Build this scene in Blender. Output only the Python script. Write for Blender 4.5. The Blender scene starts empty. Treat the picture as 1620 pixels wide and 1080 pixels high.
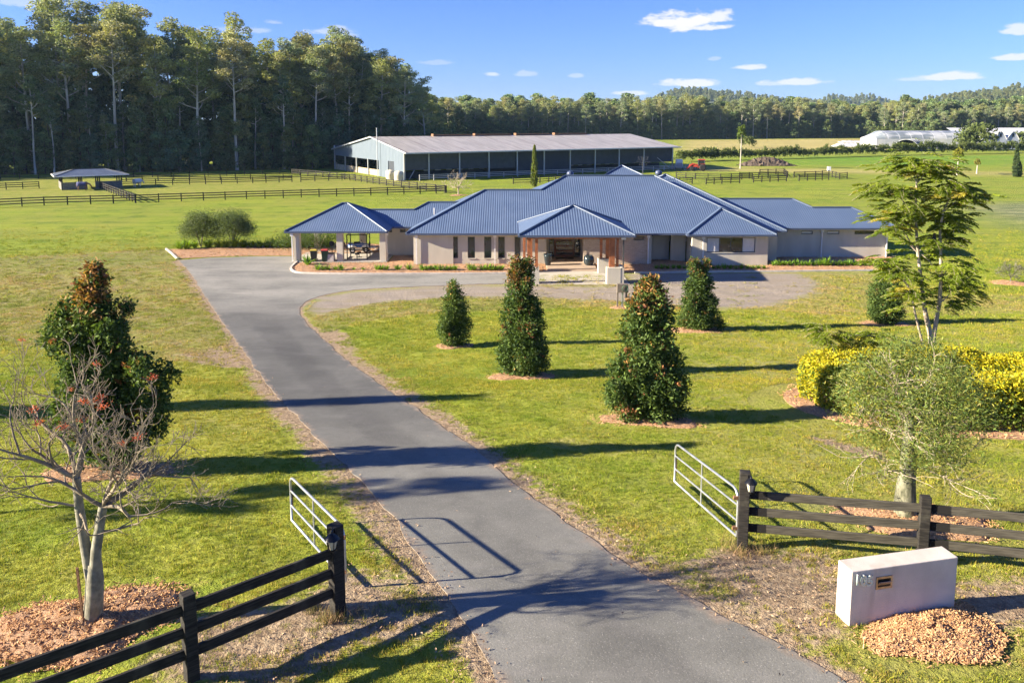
import bpy, bmesh, math, random
import numpy as np
from math import radians, sin, cos, tan, atan2, pi, sqrt
from mathutils import Vector, Matrix
from mathutils.geometry import delaunay_2d_cdt

SC = bpy.context.scene
COL = SC.collection
random.seed(7)
RNG = np.random.default_rng(11)

# ------------------------------------------------------------------ camera
F = 1260.0                      # focal length in pixels of the 1620 px wide photograph
TH = radians(7.5)
YPP = 190 + F * tan(TH)
CZ = 12.3
cam_d = bpy.data.cameras.new('camera')
cam_d.sensor_width = 36.0
cam_d.lens = 36.0 * F / 1620.0
cam_d.shift_y = (YPP - 540.0) / 1620.0
cam_d.clip_start = 0.1
cam_d.clip_end = 20000
cam = bpy.data.objects.new('camera', cam_d)
COL.objects.link(cam)
cam.location = (0, 0, CZ)
cam.rotation_euler = (radians(90) - TH, 0, 0)
SC.camera = cam

# ------------------------------------------------------------------ light
SUN_EL = radians(20.0)
SUN_AZ = radians(9.0)           # shadows run along +X, a little away from the camera
SKY_STRENGTH = 0.051
EXPOSURE = 2.02
world = bpy.data.worlds.new('World')
SC.world = world
world.use_nodes = True
sun_d = bpy.data.lights.new('sun', 'SUN')
sun_d.energy = 5.0
sun_d.angle = radians(0.55)
sun_d.color = (1.0, 0.87, 0.68)
sun = bpy.data.objects.new('sun', sun_d)
COL.objects.link(sun)
LDIR = Vector((cos(SUN_EL) * cos(SUN_AZ), cos(SUN_EL) * sin(SUN_AZ), -sin(SUN_EL)))
sun.rotation_euler = LDIR.to_track_quat('-Z', 'Y').to_euler()
sun.location = (-60, -10, 60)
SC.view_settings.view_transform = 'Standard'
SC.view_settings.look = 'None'
SC.view_settings.exposure = EXPOSURE
SC.view_settings.gamma = 1.0
SC.view_settings.use_curve_mapping = False
SC.render.engine = 'CYCLES'
SC.cycles.max_bounces = 6
SC.cycles.diffuse_bounces = 3
SC.cycles.glossy_bounces = 2
SC.cycles.transmission_bounces = 3
SC.cycles.transparent_max_bounces = 6
SC.cycles.volume_bounces = 0
SC.cycles.use_denoising = True
try:
    SC.cycles.denoiser = 'OPENIMAGEDENOISE'
    SC.cycles.denoising_input_passes = 'RGB_ALBEDO_NORMAL'
    SC.cycles.denoising_prefilter = 'ACCURATE'
except Exception: pass
SC.cycles.use_adaptive_sampling = True
SC.cycles.adaptive_threshold = 0.02

def ray(px, py):
    a = (px - 810) / F
    b = (YPP - py) / F
    return np.array([a, cos(TH) + b * sin(TH), -sin(TH) + b * cos(TH)])

def build_world():
    nt = world.node_tree
    nt.nodes.clear()
    N, L = nt.nodes, nt.links
    out = N.new('ShaderNodeOutputWorld')
    bg = N.new('ShaderNodeBackground')
    bg.inputs['Strength'].default_value = SKY_STRENGTH
    sky = N.new('ShaderNodeTexSky')
    sky.sky_type = 'NISHITA'
    sky.sun_disc = False
    sky.sun_elevation = SUN_EL
    sky.sun_rotation = radians(261)
    sky.altitude = 50
    sky.air_density = 1.0
    sky.dust_density = 0.15
    sky.ozone_density = 3.0
    tc = N.new('ShaderNodeTexCoord')
    mp = N.new('ShaderNodeMapping')
    mp.inputs['Scale'].default_value = (1, 1, 2.6)
    L.new(tc.outputs['Generated'], mp.inputs['Vector'])
    noi = N.new('ShaderNodeTexNoise')
    noi.inputs['Scale'].default_value = 30
    noi.inputs['Detail'].default_value = 7
    noi.inputs['Roughness'].default_value = 0.6
    L.new(mp.outputs['Vector'], noi.inputs['Vector'])
    def math_(op, a, b=None, c=None):
        n = N.new('ShaderNodeMath'); n.operation = op
        for i, v in enumerate((a, b, c)):
            if v is None: continue
            if isinstance(v, (int, float)): n.inputs[i].default_value = v
            else: L.new(v, n.inputs[i])
        return n.outputs[0]
    def dot(vec):
        n = N.new('ShaderNodeVectorMath'); n.operation = 'DOT_PRODUCT'
        L.new(tc.outputs['Generated'], n.inputs[0]); n.inputs[1].default_value = vec
        return n.outputs['Value']
    nz = math_('SUBTRACT', noi.outputs[0], 0.5)
    # clouds by direction: (pixel x, pixel y, half width, half height, density)
    cl = [(1085, 36, 60, 22, 1.0), (1135, 30, 32, 14, .9), (1055, 38, 34, 12, 1.0), (1122, 44, 46, 9, .9),
          (1095, 132, 66, 10, .9), (1060, 134, 40, 7, .6), (1190, 107, 26, 6, .8), (1268, 130, 56, 8, .8), (1225, 133, 30, 5, .5),
          (1510, 123, 62, 9, .85), (1450, 126, 50, 5, .45), (1612, 92, 40, 7, .8), (1615, 48, 34, 12, .75),
          (996, 148, 34, 6, .7), (780, 118, 20, 6, .6), (828, 118, 22, 7, .35), (911, 121, 14, 5, .35), (1130, 94, 12, 5, .3),
          (525, 50, 44, 10, .45), (545, 56, 30, 7, .35), (430, 36, 22, 7, .3), (385, 48, 60, 9, .35), (40, 5, 90, 14, .4), (690, 100, 30, 6, .25),
          (1900, 60, 120, 24, .8), (2300, 100, 160, 16, .7), (-420, 90, 150, 18, .5), (-800, 40, 120, 30, .6), (2700, -60, 160, 40, .7),
          (300, -260, 120, 40, .5), (1300, -330, 160, 44, .6)]
    mask = None
    for px, py, w, h, dens in cl:
        c = ray(px, py); c = c / np.linalg.norm(c)
        r = np.cross(c, [0, 0, 1]); r /= np.linalg.norm(r)
        u = np.cross(r, c)
        k = np.linalg.norm(ray(px, py))
        a = math_('DIVIDE', dot(tuple(r)), w / F / k)
        b = math_('DIVIDE', dot(tuple(u)), h / F / k)
        # flat base: below the centre the cloud thins out faster
        bb = math_('MULTIPLY', b, math_('MULTIPLY_ADD', math_('LESS_THAN', b, 0.0), 0.7, 1.0))
        d2 = math_('ADD', math_('MULTIPLY', a, a), math_('MULTIPLY', bb, bb))
        front = math_('GREATER_THAN', dot(tuple(c)), 0.5)
        v = math_('ADD', math_('SUBTRACT', 1.02, math_('SQRT', d2)), math_('MULTIPLY', nz, 2.6))
        mr = N.new('ShaderNodeMapRange'); mr.interpolation_type = 'SMOOTHSTEP'
        mr.inputs['From Min'].default_value = 0.0
        mr.inputs['From Max'].default_value = 0.55
        L.new(v, mr.inputs['Value'])
        m = math_('MULTIPLY', math_('MULTIPLY', mr.outputs[0], dens), front)
        mask = m if mask is None else math_('MAXIMUM', mask, m)
    mix = N.new('ShaderNodeMix'); mix.data_type = 'RGBA'
    L.new(mask, mix.inputs['Factor'])
    # clear dry winter air: a cooler sky than the model's
    hs = N.new('ShaderNodeMix'); hs.data_type = 'RGBA'; hs.blend_type = 'MULTIPLY'; hs.inputs['Factor'].default_value = 1.0
    L.new(sky.outputs[0], hs.inputs['A']); hs.inputs['B'].default_value = (.41, .545, 1.06, 1)
    L.new(hs.outputs['Result'], mix.inputs['A'])
    mix.inputs['B'].default_value = (4.9, 4.9, 5.0, 1)
    L.new(mix.outputs['Result'], bg.inputs['Color'])
    L.new(bg.outputs[0], out.inputs['Surface'])
build_world()

# ------------------------------------------------------------------ terrain height and pixel -> ground
ZP_Y = np.array([-400, 0, 8, 11.6, 14, 17, 22, 30, 38, 45, 50, 54, 58, 62, 6000.])
ZP_Z = np.array([5.2, 4.9, 4.82, 4.70, 4.40, 4.0, 3.35, 2.3, 1.35, .62, .28, .06, 0, 0, 0.])
_yy = np.linspace(-40, 90, 2601)
_zz = np.interp(_yy, ZP_Y, ZP_Z)
_k = np.hanning(61); _k /= _k.sum()
_zz = np.convolve(np.pad(_zz, 30, mode='edge'), _k, 'valid')
def gz(x, y):
    """ground height"""
    z = np.interp(y, _yy, _zz)
    return z
def proj(X, Y, Z):
    d = Y * cos(TH) - (Z - CZ) * sin(TH)
    u = Y * sin(TH) + (Z - CZ) * cos(TH)
    return 810 + F * X / d, YPP - F * u / d
def at(px, py, h=0.0):
    """the point of the ground (or h above it) that this pixel looks at"""
    r = ray(px, py)
    z = 0.0
    for _ in range(40):
        t = (z + h - CZ) / r[2]
        y = r[1] * t
        zn = float(gz(0, y))
        z = z * .4 + zn * .6
    t = (z + h - CZ) / r[2]
    return Vector((r[0] * t, r[1] * t, z + h))
def atY(px, py, Y):
    r = ray(px, py)
    t = Y / r[1]
    return Vector((r[0] * t, Y, CZ + r[2] * t))
def gpt(x, y, h=0.0):
    return Vector((x, y, float(gz(x, y)) + h))
def poly_px(pts):
    return np.array([[*at(*p)[:2]] for p in pts])
def sdist(P, poly):
    """signed distance (inside positive) of points P (n,2) to a polygon"""
    poly = np.asarray(poly, float)
    A = poly; B = np.roll(poly, -1, axis=0)
    n = len(P)
    best = np.full(n, 1e9); inside = np.zeros(n, bool)
    for a, b in zip(A, B):
        ab = b - a
        L2 = ab @ ab
        if L2 < 1e-12: continue
        ap = P - a
        t = np.clip(ap @ ab / L2, 0, 1)
        d = ap - t[:, None] * ab
        best = np.minimum(best, np.einsum('ij,ij->i', d, d))
        if a[1] != b[1]:
            c = (a[1] > P[:, 1]) != (b[1] > P[:, 1])
            xi = (b[0] - a[0]) * (P[:, 1] - a[1]) / (b[1] - a[1]) + a[0]
            inside ^= c & (P[:, 0] < xi)
    best = np.sqrt(best)
    return np.where(inside, best, -best)
def smooth(x, a, b):
    t = np.clip((x - a) / (b - a), 0, 1)
    return t * t * (3 - 2 * t)
def catmull(pts, n=10, closed=False):
    pts = np.asarray(pts, float)
    out = []
    m = len(pts)
    segs = m if closed else m - 1
    for i in range(segs):
        g = (lambda j: pts[j % m]) if closed else (lambda j: pts[min(max(j, 0), m - 1)])
        p0, p1, p2, p3 = g(i - 1), g(i), g(i + 1), g(i + 2)
        for k in range(n):
            t = k / n
            out.append(.5 * ((2 * p1) + (-p0 + p2) * t + (2 * p0 - 5 * p1 + 4 * p2 - p3) * t * t + (-p0 + 3 * p1 - 3 * p2 + p3) * t ** 3))
    if not closed: out.append(pts[-1])
    return np.array(out)

# ------------------------------------------------------------------ materials
MATS = {}
def new_mat(name):
    m = bpy.data.materials.new(name); m.use_nodes = True
    nt = m.node_tree; nt.nodes.clear()
    MATS[name] = m
    return m, nt
class G:
    """small node-graph helper"""
    def __init__(s, nt): s.nt = nt; s.N = nt.nodes; s.L = nt.links
    def new(s, t, **kw):
        n = s.N.new(t)
        for k, v in kw.items(): setattr(n, k, v)
        return n
    def put(s, sock, v):
        if v is None: return
        if isinstance(v, (int, float)): sock.default_value = v
        elif isinstance(v, (tuple, list)):
            sock.default_value = tuple(v) + ((1,) if len(v) == 3 and sock.type == 'RGBA' else ())
        else: s.L.new(v, sock)
    def math(s, op, a, b=None, c=None, clamp=False):
        n = s.new('ShaderNodeMath', operation=op); n.use_clamp = clamp
        for i, v in enumerate((a, b, c)): s.put(n.inputs[i], v)
        return n.outputs[0]
    def mix(s, f, a, b, blend='MIX'):
        n = s.new('ShaderNodeMix', data_type='RGBA', blend_type=blend)
        s.put(n.inputs['Factor'], f); s.put(n.inputs['A'], a); s.put(n.inputs['B'], b)
        return n.outputs['Result']
    def noise(s, vec, scale, detail=4, rough=.55, dist=0.0):
        n = s.new('ShaderNodeTexNoise')
        s.put(n.inputs['Vector'], vec)
        n.inputs['Scale'].default_value = scale; n.inputs['Detail'].default_value = detail
        n.inputs['Roughness'].default_value = rough; n.inputs['Distortion'].default_value = dist
        return n.outputs[0]
    def ramp(s, f, a, b, lo=0.0, hi=1.0):
        n = s.new('ShaderNodeMapRange', interpolation_type='SMOOTHSTEP')
        s.put(n.inputs['Value'], f)
        n.inputs['From Min'].default_value = a; n.inputs['From Max'].default_value = b
        n.inputs['To Min'].default_value = lo; n.inputs['To Max'].default_value = hi
        return n.outputs[0]
    def attr(s, name, out='Fac'):
        return s.new('ShaderNodeAttribute', attribute_name=name).outputs[out]
    def pos(s): return s.new('ShaderNodeNewGeometry').outputs['Position']
    def obj(s): return s.new('ShaderNodeTexCoord').outputs['Object']
    def uv(s): return s.new('ShaderNodeTexCoord').outputs['UV']
    def map(s, vec, scale=(1, 1, 1), rot=(0, 0, 0), loc=(0, 0, 0)):
        n = s.new('ShaderNodeMapping'); s.put(n.inputs['Vector'], vec)
        n.inputs['Scale'].default_value = scale; n.inputs['Rotation'].default_value = rot; n.inputs['Location'].default_value = loc
        return n.outputs[0]
    def bump(s, h, strength=.3, dist=.05, normal=None):
        n = s.new('ShaderNodeBump'); n.inputs['Strength'].default_value = strength
        n.inputs['Distance'].default_value = dist; s.put(n.inputs['Height'], h)
        if normal is not None: s.put(n.inputs['Normal'], normal)
        return n.outputs[0]
    def bsdf(s, color, rough=.7, metal=0.0, normal=None, spec=.5, **kw):
        n = s.new('ShaderNodeBsdfPrincipled')
        s.put(n.inputs['Base Color'], color); s.put(n.inputs['Roughness'], rough); s.put(n.inputs['Metallic'], metal)
        s.put(n.inputs['Specular IOR Level'], spec)
        if normal is not None: s.put(n.inputs['Normal'], normal)
        for k, v in kw.items(): s.put(n.inputs[k], v)
        return n.outputs[0]
    def out(s, sh):
        o = s.new('ShaderNodeOutputMaterial'); s.L.new(sh, o.inputs['Surface'])
def plain(name, c, rough=.7, metal=0.0, var=.18, scale=3.0, bump=.15, bscale=30.0, spec=.4, dirt=None):
    """painted / bare material with blotches, fine grain and wear"""
    m, nt = new_mat(name); g = G(nt)
    p = g.obj()
    n1 = g.noise(p, scale, 5); n2 = g.noise(p, bscale, 3)
    dk = tuple(x * (1 - var) for x in c); lt = tuple(min(1, x * (1 + var)) for x in c)
    col = g.mix(g.ramp(n1, .3, .7), dk, lt)
    col = g.mix(g.math('MULTIPLY', g.ramp(n2, .45, .75), .35), col, tuple(x * .8 for x in c))
    if dirt:
        z = g.new('ShaderNodeSeparateXYZ'); g.put(z.inputs[0], p)
        col = g.mix(g.math('MULTIPLY', g.ramp(g.noise(g.map(p, (1, 1, .15)), scale * 2.2, 5), .5, .8), .5), col, dirt)
    nr = g.bump(n2, bump, .02)
    g.out(g.bsdf(col, g.math('MULTIPLY_ADD', n1, .2, rough - .1), metal, nr, spec))
    return m
def leafmat(name, trans=.35, rough=.5, spec=.35, gain=1.0):
    """foliage: colour carried per leaf on the mesh"""
    m, nt = new_mat(name); g = G(nt)
    col = g.attr('leafcol', 'Color')
    rnd = g.new('ShaderNodeObjectInfo').outputs['Random']
    col = g.mix(1.0, col, g.mix(rnd, (.82 * gain, .86 * gain, .84 * gain), (1.12 * gain, 1.08 * gain, 1.05 * gain)), 'MULTIPLY')
    b = g.bsdf(col, rough, 0, None, spec)
    t = g.new('ShaderNodeBsdfTranslucent'); g.put(t.inputs['Color'], g.mix(1.0, col, (1.25, 1.25, .6), 'MULTIPLY'))
    mx = g.new('ShaderNodeMixShader'); mx.inputs[0].default_value = trans
    g.L.new(b, mx.inputs[1]); g.L.new(t.outputs[0], mx.inputs[2])
    g.out(mx.outputs[0])
    return m

# ------------------------------------------------------------------ mesh helpers
def fast_mesh(name, V, Fc, mat=None, smooth_=False):
    """V (n,3), Fc (m,k) int array of equal-sided faces"""
    V = np.asarray(V, np.float32); Fc = np.asarray(Fc, np.int32)
    me = bpy.data.meshes.new(name)
    me.vertices.add(len(V)); me.vertices.foreach_set('co', V.ravel())
    k = Fc.shape[1]
    me.loops.add(Fc.size); me.loops.foreach_set('vertex_index', Fc.ravel())
    me.polygons.add(len(Fc)); me.polygons.foreach_set('loop_start', np.arange(0, Fc.size, k, dtype=np.int32))
    if smooth_: me.polygons.foreach_set('use_smooth', np.ones(len(Fc), bool))
    me.update(calc_edges=True)
    if mat is not None: me.materials.append(MATS[mat] if isinstance(mat, str) else mat)
    return me
def set_col(me, name, C):
    a = me.attributes.new(name, 'FLOAT_COLOR', 'POINT')
    C = np.asarray(C, np.float32)
    if C.shape[1] == 3: C = np.concatenate([C, np.ones((len(C), 1), np.float32)], 1)
    a.data.foreach_set('color', C.ravel())
def set_f(me, name, v):
    a = me.attributes.new(name, 'FLOAT', 'POINT'); a.data.foreach_set('value', np.asarray(v, np.float32))
class MB:
    """collects boxes, tubes, lathes and polygons into one mesh"""
    def __init__(s): s.v = []; s.f = []; s.sm = []
    def add(s, vs, fs, sm=False):
        o = len(s.v); s.v += [tuple(x) for x in vs]
        for f in fs: s.f.append(tuple(i + o for i in f)); s.sm.append(sm)
        return s
    def box(s, x0, x1, y0, y1, z0, z1, M=None):
        vs = [Vector((x, y, z)) for z in (z0, z1) for y in (y0, y1) for x in (x0, x1)]
        if M is not None: vs = [M @ v for v in vs]
        return s.add(vs, [(0, 2, 3, 1), (4, 5, 7, 6), (0, 1, 5, 4), (2, 6, 7, 3), (0, 4, 6, 2), (1, 3, 7, 5)])
    def beam(s, a, b, w, h, up=(0, 0, 1)):
        """rectangular bar from a to b, w across, h along up"""
        a, b = Vector(a), Vector(b); d = (b - a).normalized(); up = Vector(up)
        sd = d.cross(up)
        if sd.length < 1e-5: sd = d.cross(Vector((0, 1, 0)))
        sd.normalize(); u = sd.cross(d).normalized()
        vs = []
        for p in (a, b):
            for i, j in ((-1, -1), (1, -1), (1, 1), (-1, 1)): vs.append(p + sd * (w / 2 * i) + u * (h / 2 * j))
        return s.add(vs, [(0, 1, 2, 3), (7, 6, 5, 4), (0, 4, 5, 1), (1, 5, 6, 2), (2, 6, 7, 3), (3, 7, 4, 0)])
    def tube(s, pts, rad, n=8, cap=True):
        pts = [Vector(p) for p in pts]
        rad = list(rad) if hasattr(rad, '__len__') else [rad] * len(pts)
        rings = []; ref = None
        for i, p in enumerate(pts):
            d = (pts[min(i + 1, len(pts) - 1)] - pts[max(i - 1, 0)])
            d = d.normalized() if d.length > 1e-9 else Vector((0, 0, 1))
            if ref is None: ref = d.orthogonal().normalized()
            ref = (ref - d * ref.dot(d))
            ref = ref.normalized() if ref.length > 1e-6 else d.orthogonal().normalized()
            q = d.cross(ref)
            rings.append([p + (ref * cos(2 * pi * k / n) + q * sin(2 * pi * k / n)) * rad[i] for k in range(n)])
        vs = [v for r in rings for v in r]; fs = []
        for i in range(len(pts) - 1):
            for k in range(n):
                a = i * n + k; b = i * n + (k + 1) % n
                fs.append((a, b, b + n, a + n))
        s.add(vs, fs, True)
        if cap: s.add(rings[0], [tuple(reversed(range(n)))]); s.add(rings[-1], [tuple(range(n))])
        return s
    def lathe(s, c, prof, n=16, sx=1, sy=1):
        vs = []; fs = []
        for r, z in prof:
            for k in range(n): vs.append((c[0] + r * sx * cos(2 * pi * k / n), c[1] + r * sy * sin(2 * pi * k / n), c[2] + z))
        for i in range(len(prof) - 1):
            for k in range(n):
                a = i * n + k; b = i * n + (k + 1) % n
                fs.append((a, b, b + n, a + n))
        s.add(vs, fs, True)
        s.add(vs[:n], [tuple(reversed(range(n)))]); s.add(vs[-n:], [tuple(range(n))])
        return s
    def poly(s, pts, thick=0.0, dirn=(0, 0, -1)):
        n = len(pts); pts = [Vector(p) for p in pts]
        s.add(pts, [tuple(range(n))])
        if thick:
            d = Vector(dirn) * thick; q = [p + d for p in pts]
            s.add(q, [tuple(reversed(range(n)))])
            s.add(pts + q, [(i, i + n, (i + 1) % n + n, (i + 1) % n) for i in range(n)])
        return s
    def mesh(s, name, mat):
        me = bpy.data.meshes.new(name)
        me.from_pydata(s.v, [], s.f)
        me.polygons.foreach_set('use_smooth', s.sm)
        me.materials.append(MATS[mat] if isinstance(mat, str) else mat)
        me.update()
        return me
    def build(s, name, mat, parent=None, **kw):
        return link(name, s.mesh(name, mat), parent, **kw)
def link(name, data, parent=None, loc=None, rot=None, scale=None):
    o = bpy.data.objects.new(name, data); COL.objects.link(o)
    if parent is not None: o.parent = parent
    if loc is not None: o.location = loc
    if rot is not None: o.rotation_euler = rot if hasattr(rot, '__len__') else (0, 0, rot)
    if scale is not None: o.scale = scale if hasattr(scale, '__len__') else (scale,) * 3
    return o
def tag(o, label, cat, group=None, kind=None):
    if label: o['label'] = label
    if cat: o['category'] = cat
    if group: o['group'] = group
    if kind: o['kind'] = kind
    return o
def thing(name, label, cat, loc=(0, 0, 0), rotz=0, group=None):
    return tag(link(name, None, None, loc, rotz), label, cat, group)
def struct(o, label=None):
    o['kind'] = 'structure'
    if label: o['label'] = label
    return o
def copy_tree(o, loc=None, rotz=None, scale=None, label=None, group=None):
    c = o.copy(); COL.objects.link(c)
    if loc is not None: c.location = loc
    if rotz is not None: c.rotation_euler = (0, 0, rotz)
    if scale is not None: c.scale = scale if hasattr(scale, '__len__') else (scale,) * 3
    if label: c['label'] = label
    if group: c['group'] = group
    for ch in o.children:
        d = ch.copy(); COL.objects.link(d); d.parent = c
        for h in ch.children:
            e = h.copy(); COL.objects.link(e); e.parent = d
    return c
def bevel(o, w=.01, seg=2):
    m = o.modifiers.new('bevel', 'BEVEL'); m.width = w; m.segments = seg; m.limit_method = 'ANGLE'
    return o

def leaf_quads(C, N, size, aspect, col, twist=None, fold=.12):
    """diamond leaves: centres C, pointing directions N (unit), length size, width size*aspect; returns V,F,colours"""
    n = len(C)
    size = np.broadcast_to(np.asarray(size, float), (n,))
    R = RNG.normal(size=(n, 3))
    S = np.cross(N, R); S /= (np.linalg.norm(S, axis=1, keepdims=True) + 1e-9)
    U = np.cross(S, N)
    h = (size / 2)[:, None]; w = (size * aspect / 2)[:, None]
    V = np.empty((n, 4, 3))
    V[:, 0] = C - N * h
    V[:, 1] = C + S * w + U * (w * fold) + N * h * .1
    V[:, 2] = C + N * h - U * (h * fold)
    V[:, 3] = C - S * w + U * (w * fold) + N * h * .1
    Fc = np.arange(4 * n).reshape(n, 4)
    return V.reshape(-1, 3), Fc, np.repeat(col, 4, axis=0)
def unit(v): return v / (np.linalg.norm(v, axis=-1, keepdims=True) + 1e-9)

# scatter of one source mesh over given points, through a geometry-nodes instancer
def scatter(name, pts, rot, scl, src_mesh, label, cat=None):
    me = bpy.data.meshes.new(name)
    me.vertices.add(len(pts)); me.vertices.foreach_set('co', np.asarray(pts, np.float32).ravel())
    a = me.attributes.new('rot', 'FLOAT_VECTOR', 'POINT'); a.data.foreach_set('vector', np.asarray(rot, np.float32).ravel())
    set_f(me, 'scl', scl)
    o = link(name, me)
    src = bpy.data.objects.new(name + '_source', src_mesh)
    ng = bpy.data.node_groups.new(name + '_nodes', 'GeometryNodeTree')
    ng.interface.new_socket('Geometry', in_out='INPUT', socket_type='NodeSocketGeometry')
    ng.interface.new_socket('Geometry', in_out='OUTPUT', socket_type='NodeSocketGeometry')
    N, L = ng.nodes, ng.links
    gi = N.new('NodeGroupInput'); go = N.new('NodeGroupOutput')
    iop = N.new('GeometryNodeInstanceOnPoints')
    oi = N.new('GeometryNodeObjectInfo'); oi.inputs['Object'].default_value = src; oi.inputs['As Instance'].default_value = True
    r = N.new('GeometryNodeInputNamedAttribute'); r.data_type = 'FLOAT_VECTOR'; r.inputs['Name'].default_value = 'rot'
    s = N.new('GeometryNodeInputNamedAttribute'); s.data_type = 'FLOAT'; s.inputs['Name'].default_value = 'scl'
    e2r = N.new('FunctionNodeEulerToRotation')
    L.new(r.outputs[0], e2r.inputs[0])
    L.new(gi.outputs[0], iop.inputs['Points']); L.new(oi.outputs['Geometry'], iop.inputs['Instance'])
    L.new(e2r.outputs[0], iop.inputs['Rotation']); L.new(s.outputs[0], iop.inputs['Scale'])
    L.new(iop.outputs[0], go.inputs[0])
    md = o.modifiers.new('scatter', 'NODES'); md.node_group = ng
    tag(o, label, cat, None, 'stuff')
    return o
# ================================================================== THE GROUND
DRIVE_PX_LEFT = [(800, 1100), (775, 1050), (735, 985), (690, 918), (640, 848), (590, 780), (515, 705), (430, 617), (378, 545), (332, 480), (303, 435), (283, 412)]
DRIVE_PX_TOP = [(283, 412), (330, 408), (400, 406), (466, 405.5)]
DRIVE_PX_KERB = [(466, 405.5), (470, 414), (464, 421), (461, 426), (468, 430.5), (490, 432.5), (560, 433.5), (640, 433.5), (740, 433), (838, 432)]
DRIVE_PX_RIGHT = [(838, 449), (760, 449.5), (690, 452), (620, 455), (560, 459), (512, 467), (485, 477), (474, 491), (482, 508), (505, 530), (545, 567), (590, 600), (650, 642), (738, 700), (800, 754), (880, 815), (960, 872), (1050, 925), (1140, 972), (1235, 1022), (1330, 1075), (1380, 1102)]
def P2(pts): return np.array([[*at(*p)[:2]] for p in pts])
drive_poly = np.concatenate([catmull(P2(DRIVE_PX_LEFT), 6), P2(DRIVE_PX_TOP)[1:-1], catmull(P2(DRIVE_PX_KERB), 5), catmull(P2(DRIVE_PX_RIGHT), 6)])
# let the road run on past the bottom of the picture
_a, _b = drive_poly[-1].copy(), drive_poly[0].copy()
_d = np.array([.52, -.85])
drive_poly = np.concatenate([drive_poly, [_a + _d * 14, _b + _d * 14]])
_q = []
for _i in range(len(drive_poly)):
    _p0, _p1 = drive_poly[_i], drive_poly[(_i + 1) % len(drive_poly)]
    _n = max(1, int(np.linalg.norm(_p1 - _p0) / .22))
    for _k in range(_n): _q.append(_p0 + (_p1 - _p0) * _k / _n)
drive_poly = np.array(_q)
_s = np.arange(len(drive_poly))
_w = np.convolve(np.random.default_rng(2).normal(size=len(drive_poly) + 4), np.ones(3) / 3, 'same')[2:-2]
_t = np.roll(drive_poly, -1, 0) - np.roll(drive_poly, 1, 0); _t /= np.linalg.norm(_t, axis=1, keepdims=True)
drive_poly = drive_poly + np.stack([-_t[:, 1], _t[:, 0]], 1) * (_w * .055 * (drive_poly[:, 1] < 62))[:, None]

gravel_poly = P2([(478, 492), (500, 470), (560, 459), (700, 451), (838, 449), (900, 452), (985, 452), (991, 433), (1030, 431), (1120, 430), (1262, 431), (1300, 448), (1290, 468), (1230, 484), (1130, 490), (1040, 480), (950, 476), (850, 472), (740, 470), (640, 476), (560, 486), (505, 500)])
pad_poly = P2([(474, 492), (512, 467), (838, 449), (1040, 430), (1395, 429), (1420, 470), (1620, 466), (1900, 470), (1900, 498), (1620, 497), (1300, 499), (1200, 490), (1100, 488), (980, 486), (830, 490), (700, 496), (600, 504), (545, 520), (505, 528)])
leftdry_poly = P2([(-250, 415), (0, 408), (160, 398), (270, 394), (305, 440), (330, 480), (378, 545), (395, 572), (300, 574), (150, 560), (0, 540), (-250, 530)])
verge_left = P2([(800, 1100), (775, 1050), (735, 985), (690, 918), (640, 848), (590, 780), (515, 705), (430, 617), (378, 545), (332, 480), (303, 435), (283, 412), (268, 412), (290, 445), (318, 490), (355, 545), (385, 600), (440, 670), (505, 750), (555, 815), (600, 880), (640, 935), (690, 1000), (720, 1060), (735, 1100)])
verge_right = P2([(482, 508), (505, 530), (545, 567), (590, 600), (650, 642), (738, 700), (800, 754), (880, 815), (960, 872), (1050, 925), (1140, 972), (1235, 1022), (1330, 1075), (1360, 1070), (1265, 1012), (1180, 962), (1100, 905), (1000, 855), (915, 800), (830, 738), (765, 690), (680, 632), (610, 590), (565, 560), (545, 545), (540, 520), (510, 520)])
dirt_polys = [P2([(330, 985), (450, 960), (560, 900), (640, 930), (690, 985), (640, 1000), (560, 1000), (500, 1050), (420, 1090), (310, 1090), (230, 1060), (280, 1020)]),
              P2([(1075, 888), (1180, 868), (1330, 885), (1340, 985), (1290, 1020), (1180, 960)]),
              P2([(1500, 925), (1620, 915), (1720, 930), (1720, 985), (1560, 990)]),
              P2([(290, 560), (360, 545), (395, 560), (400, 585), (310, 575)]),
              P2([(545, 545), (520, 525), (548, 528), (560, 548), (560, 560)]),
              P2([(1290, 690), (1390, 715), (1400, 730), (1330, 712)])]
shadow_ditch = P2([(-200, 412), (0, 406.5), (60, 404), (160, 398.5), (270, 392.5)])
straw_poly = P2([(1080, 222), (1400, 219), (1560, 219), (1640, 225), (1640, 234), (1380, 236), (1200, 238), (1075, 240)])
lush_poly = P2([(1170, 252), (1300, 247), (1640, 246), (1640, 262), (1400, 262), (1240, 262)])
midstraw_poly = P2([(1060, 263), (1240, 266), (1640, 272), (1640, 279), (1300, 274), (1060, 270)])
paddock_poly = P2([(-200, 330), (705, 300), (700, 284), (490, 278), (-200, 282)])
rough_poly = P2([(1530, 322), (1640, 320), (1900, 320), (1900, 372), (1640, 362), (1560, 345)])

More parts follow.
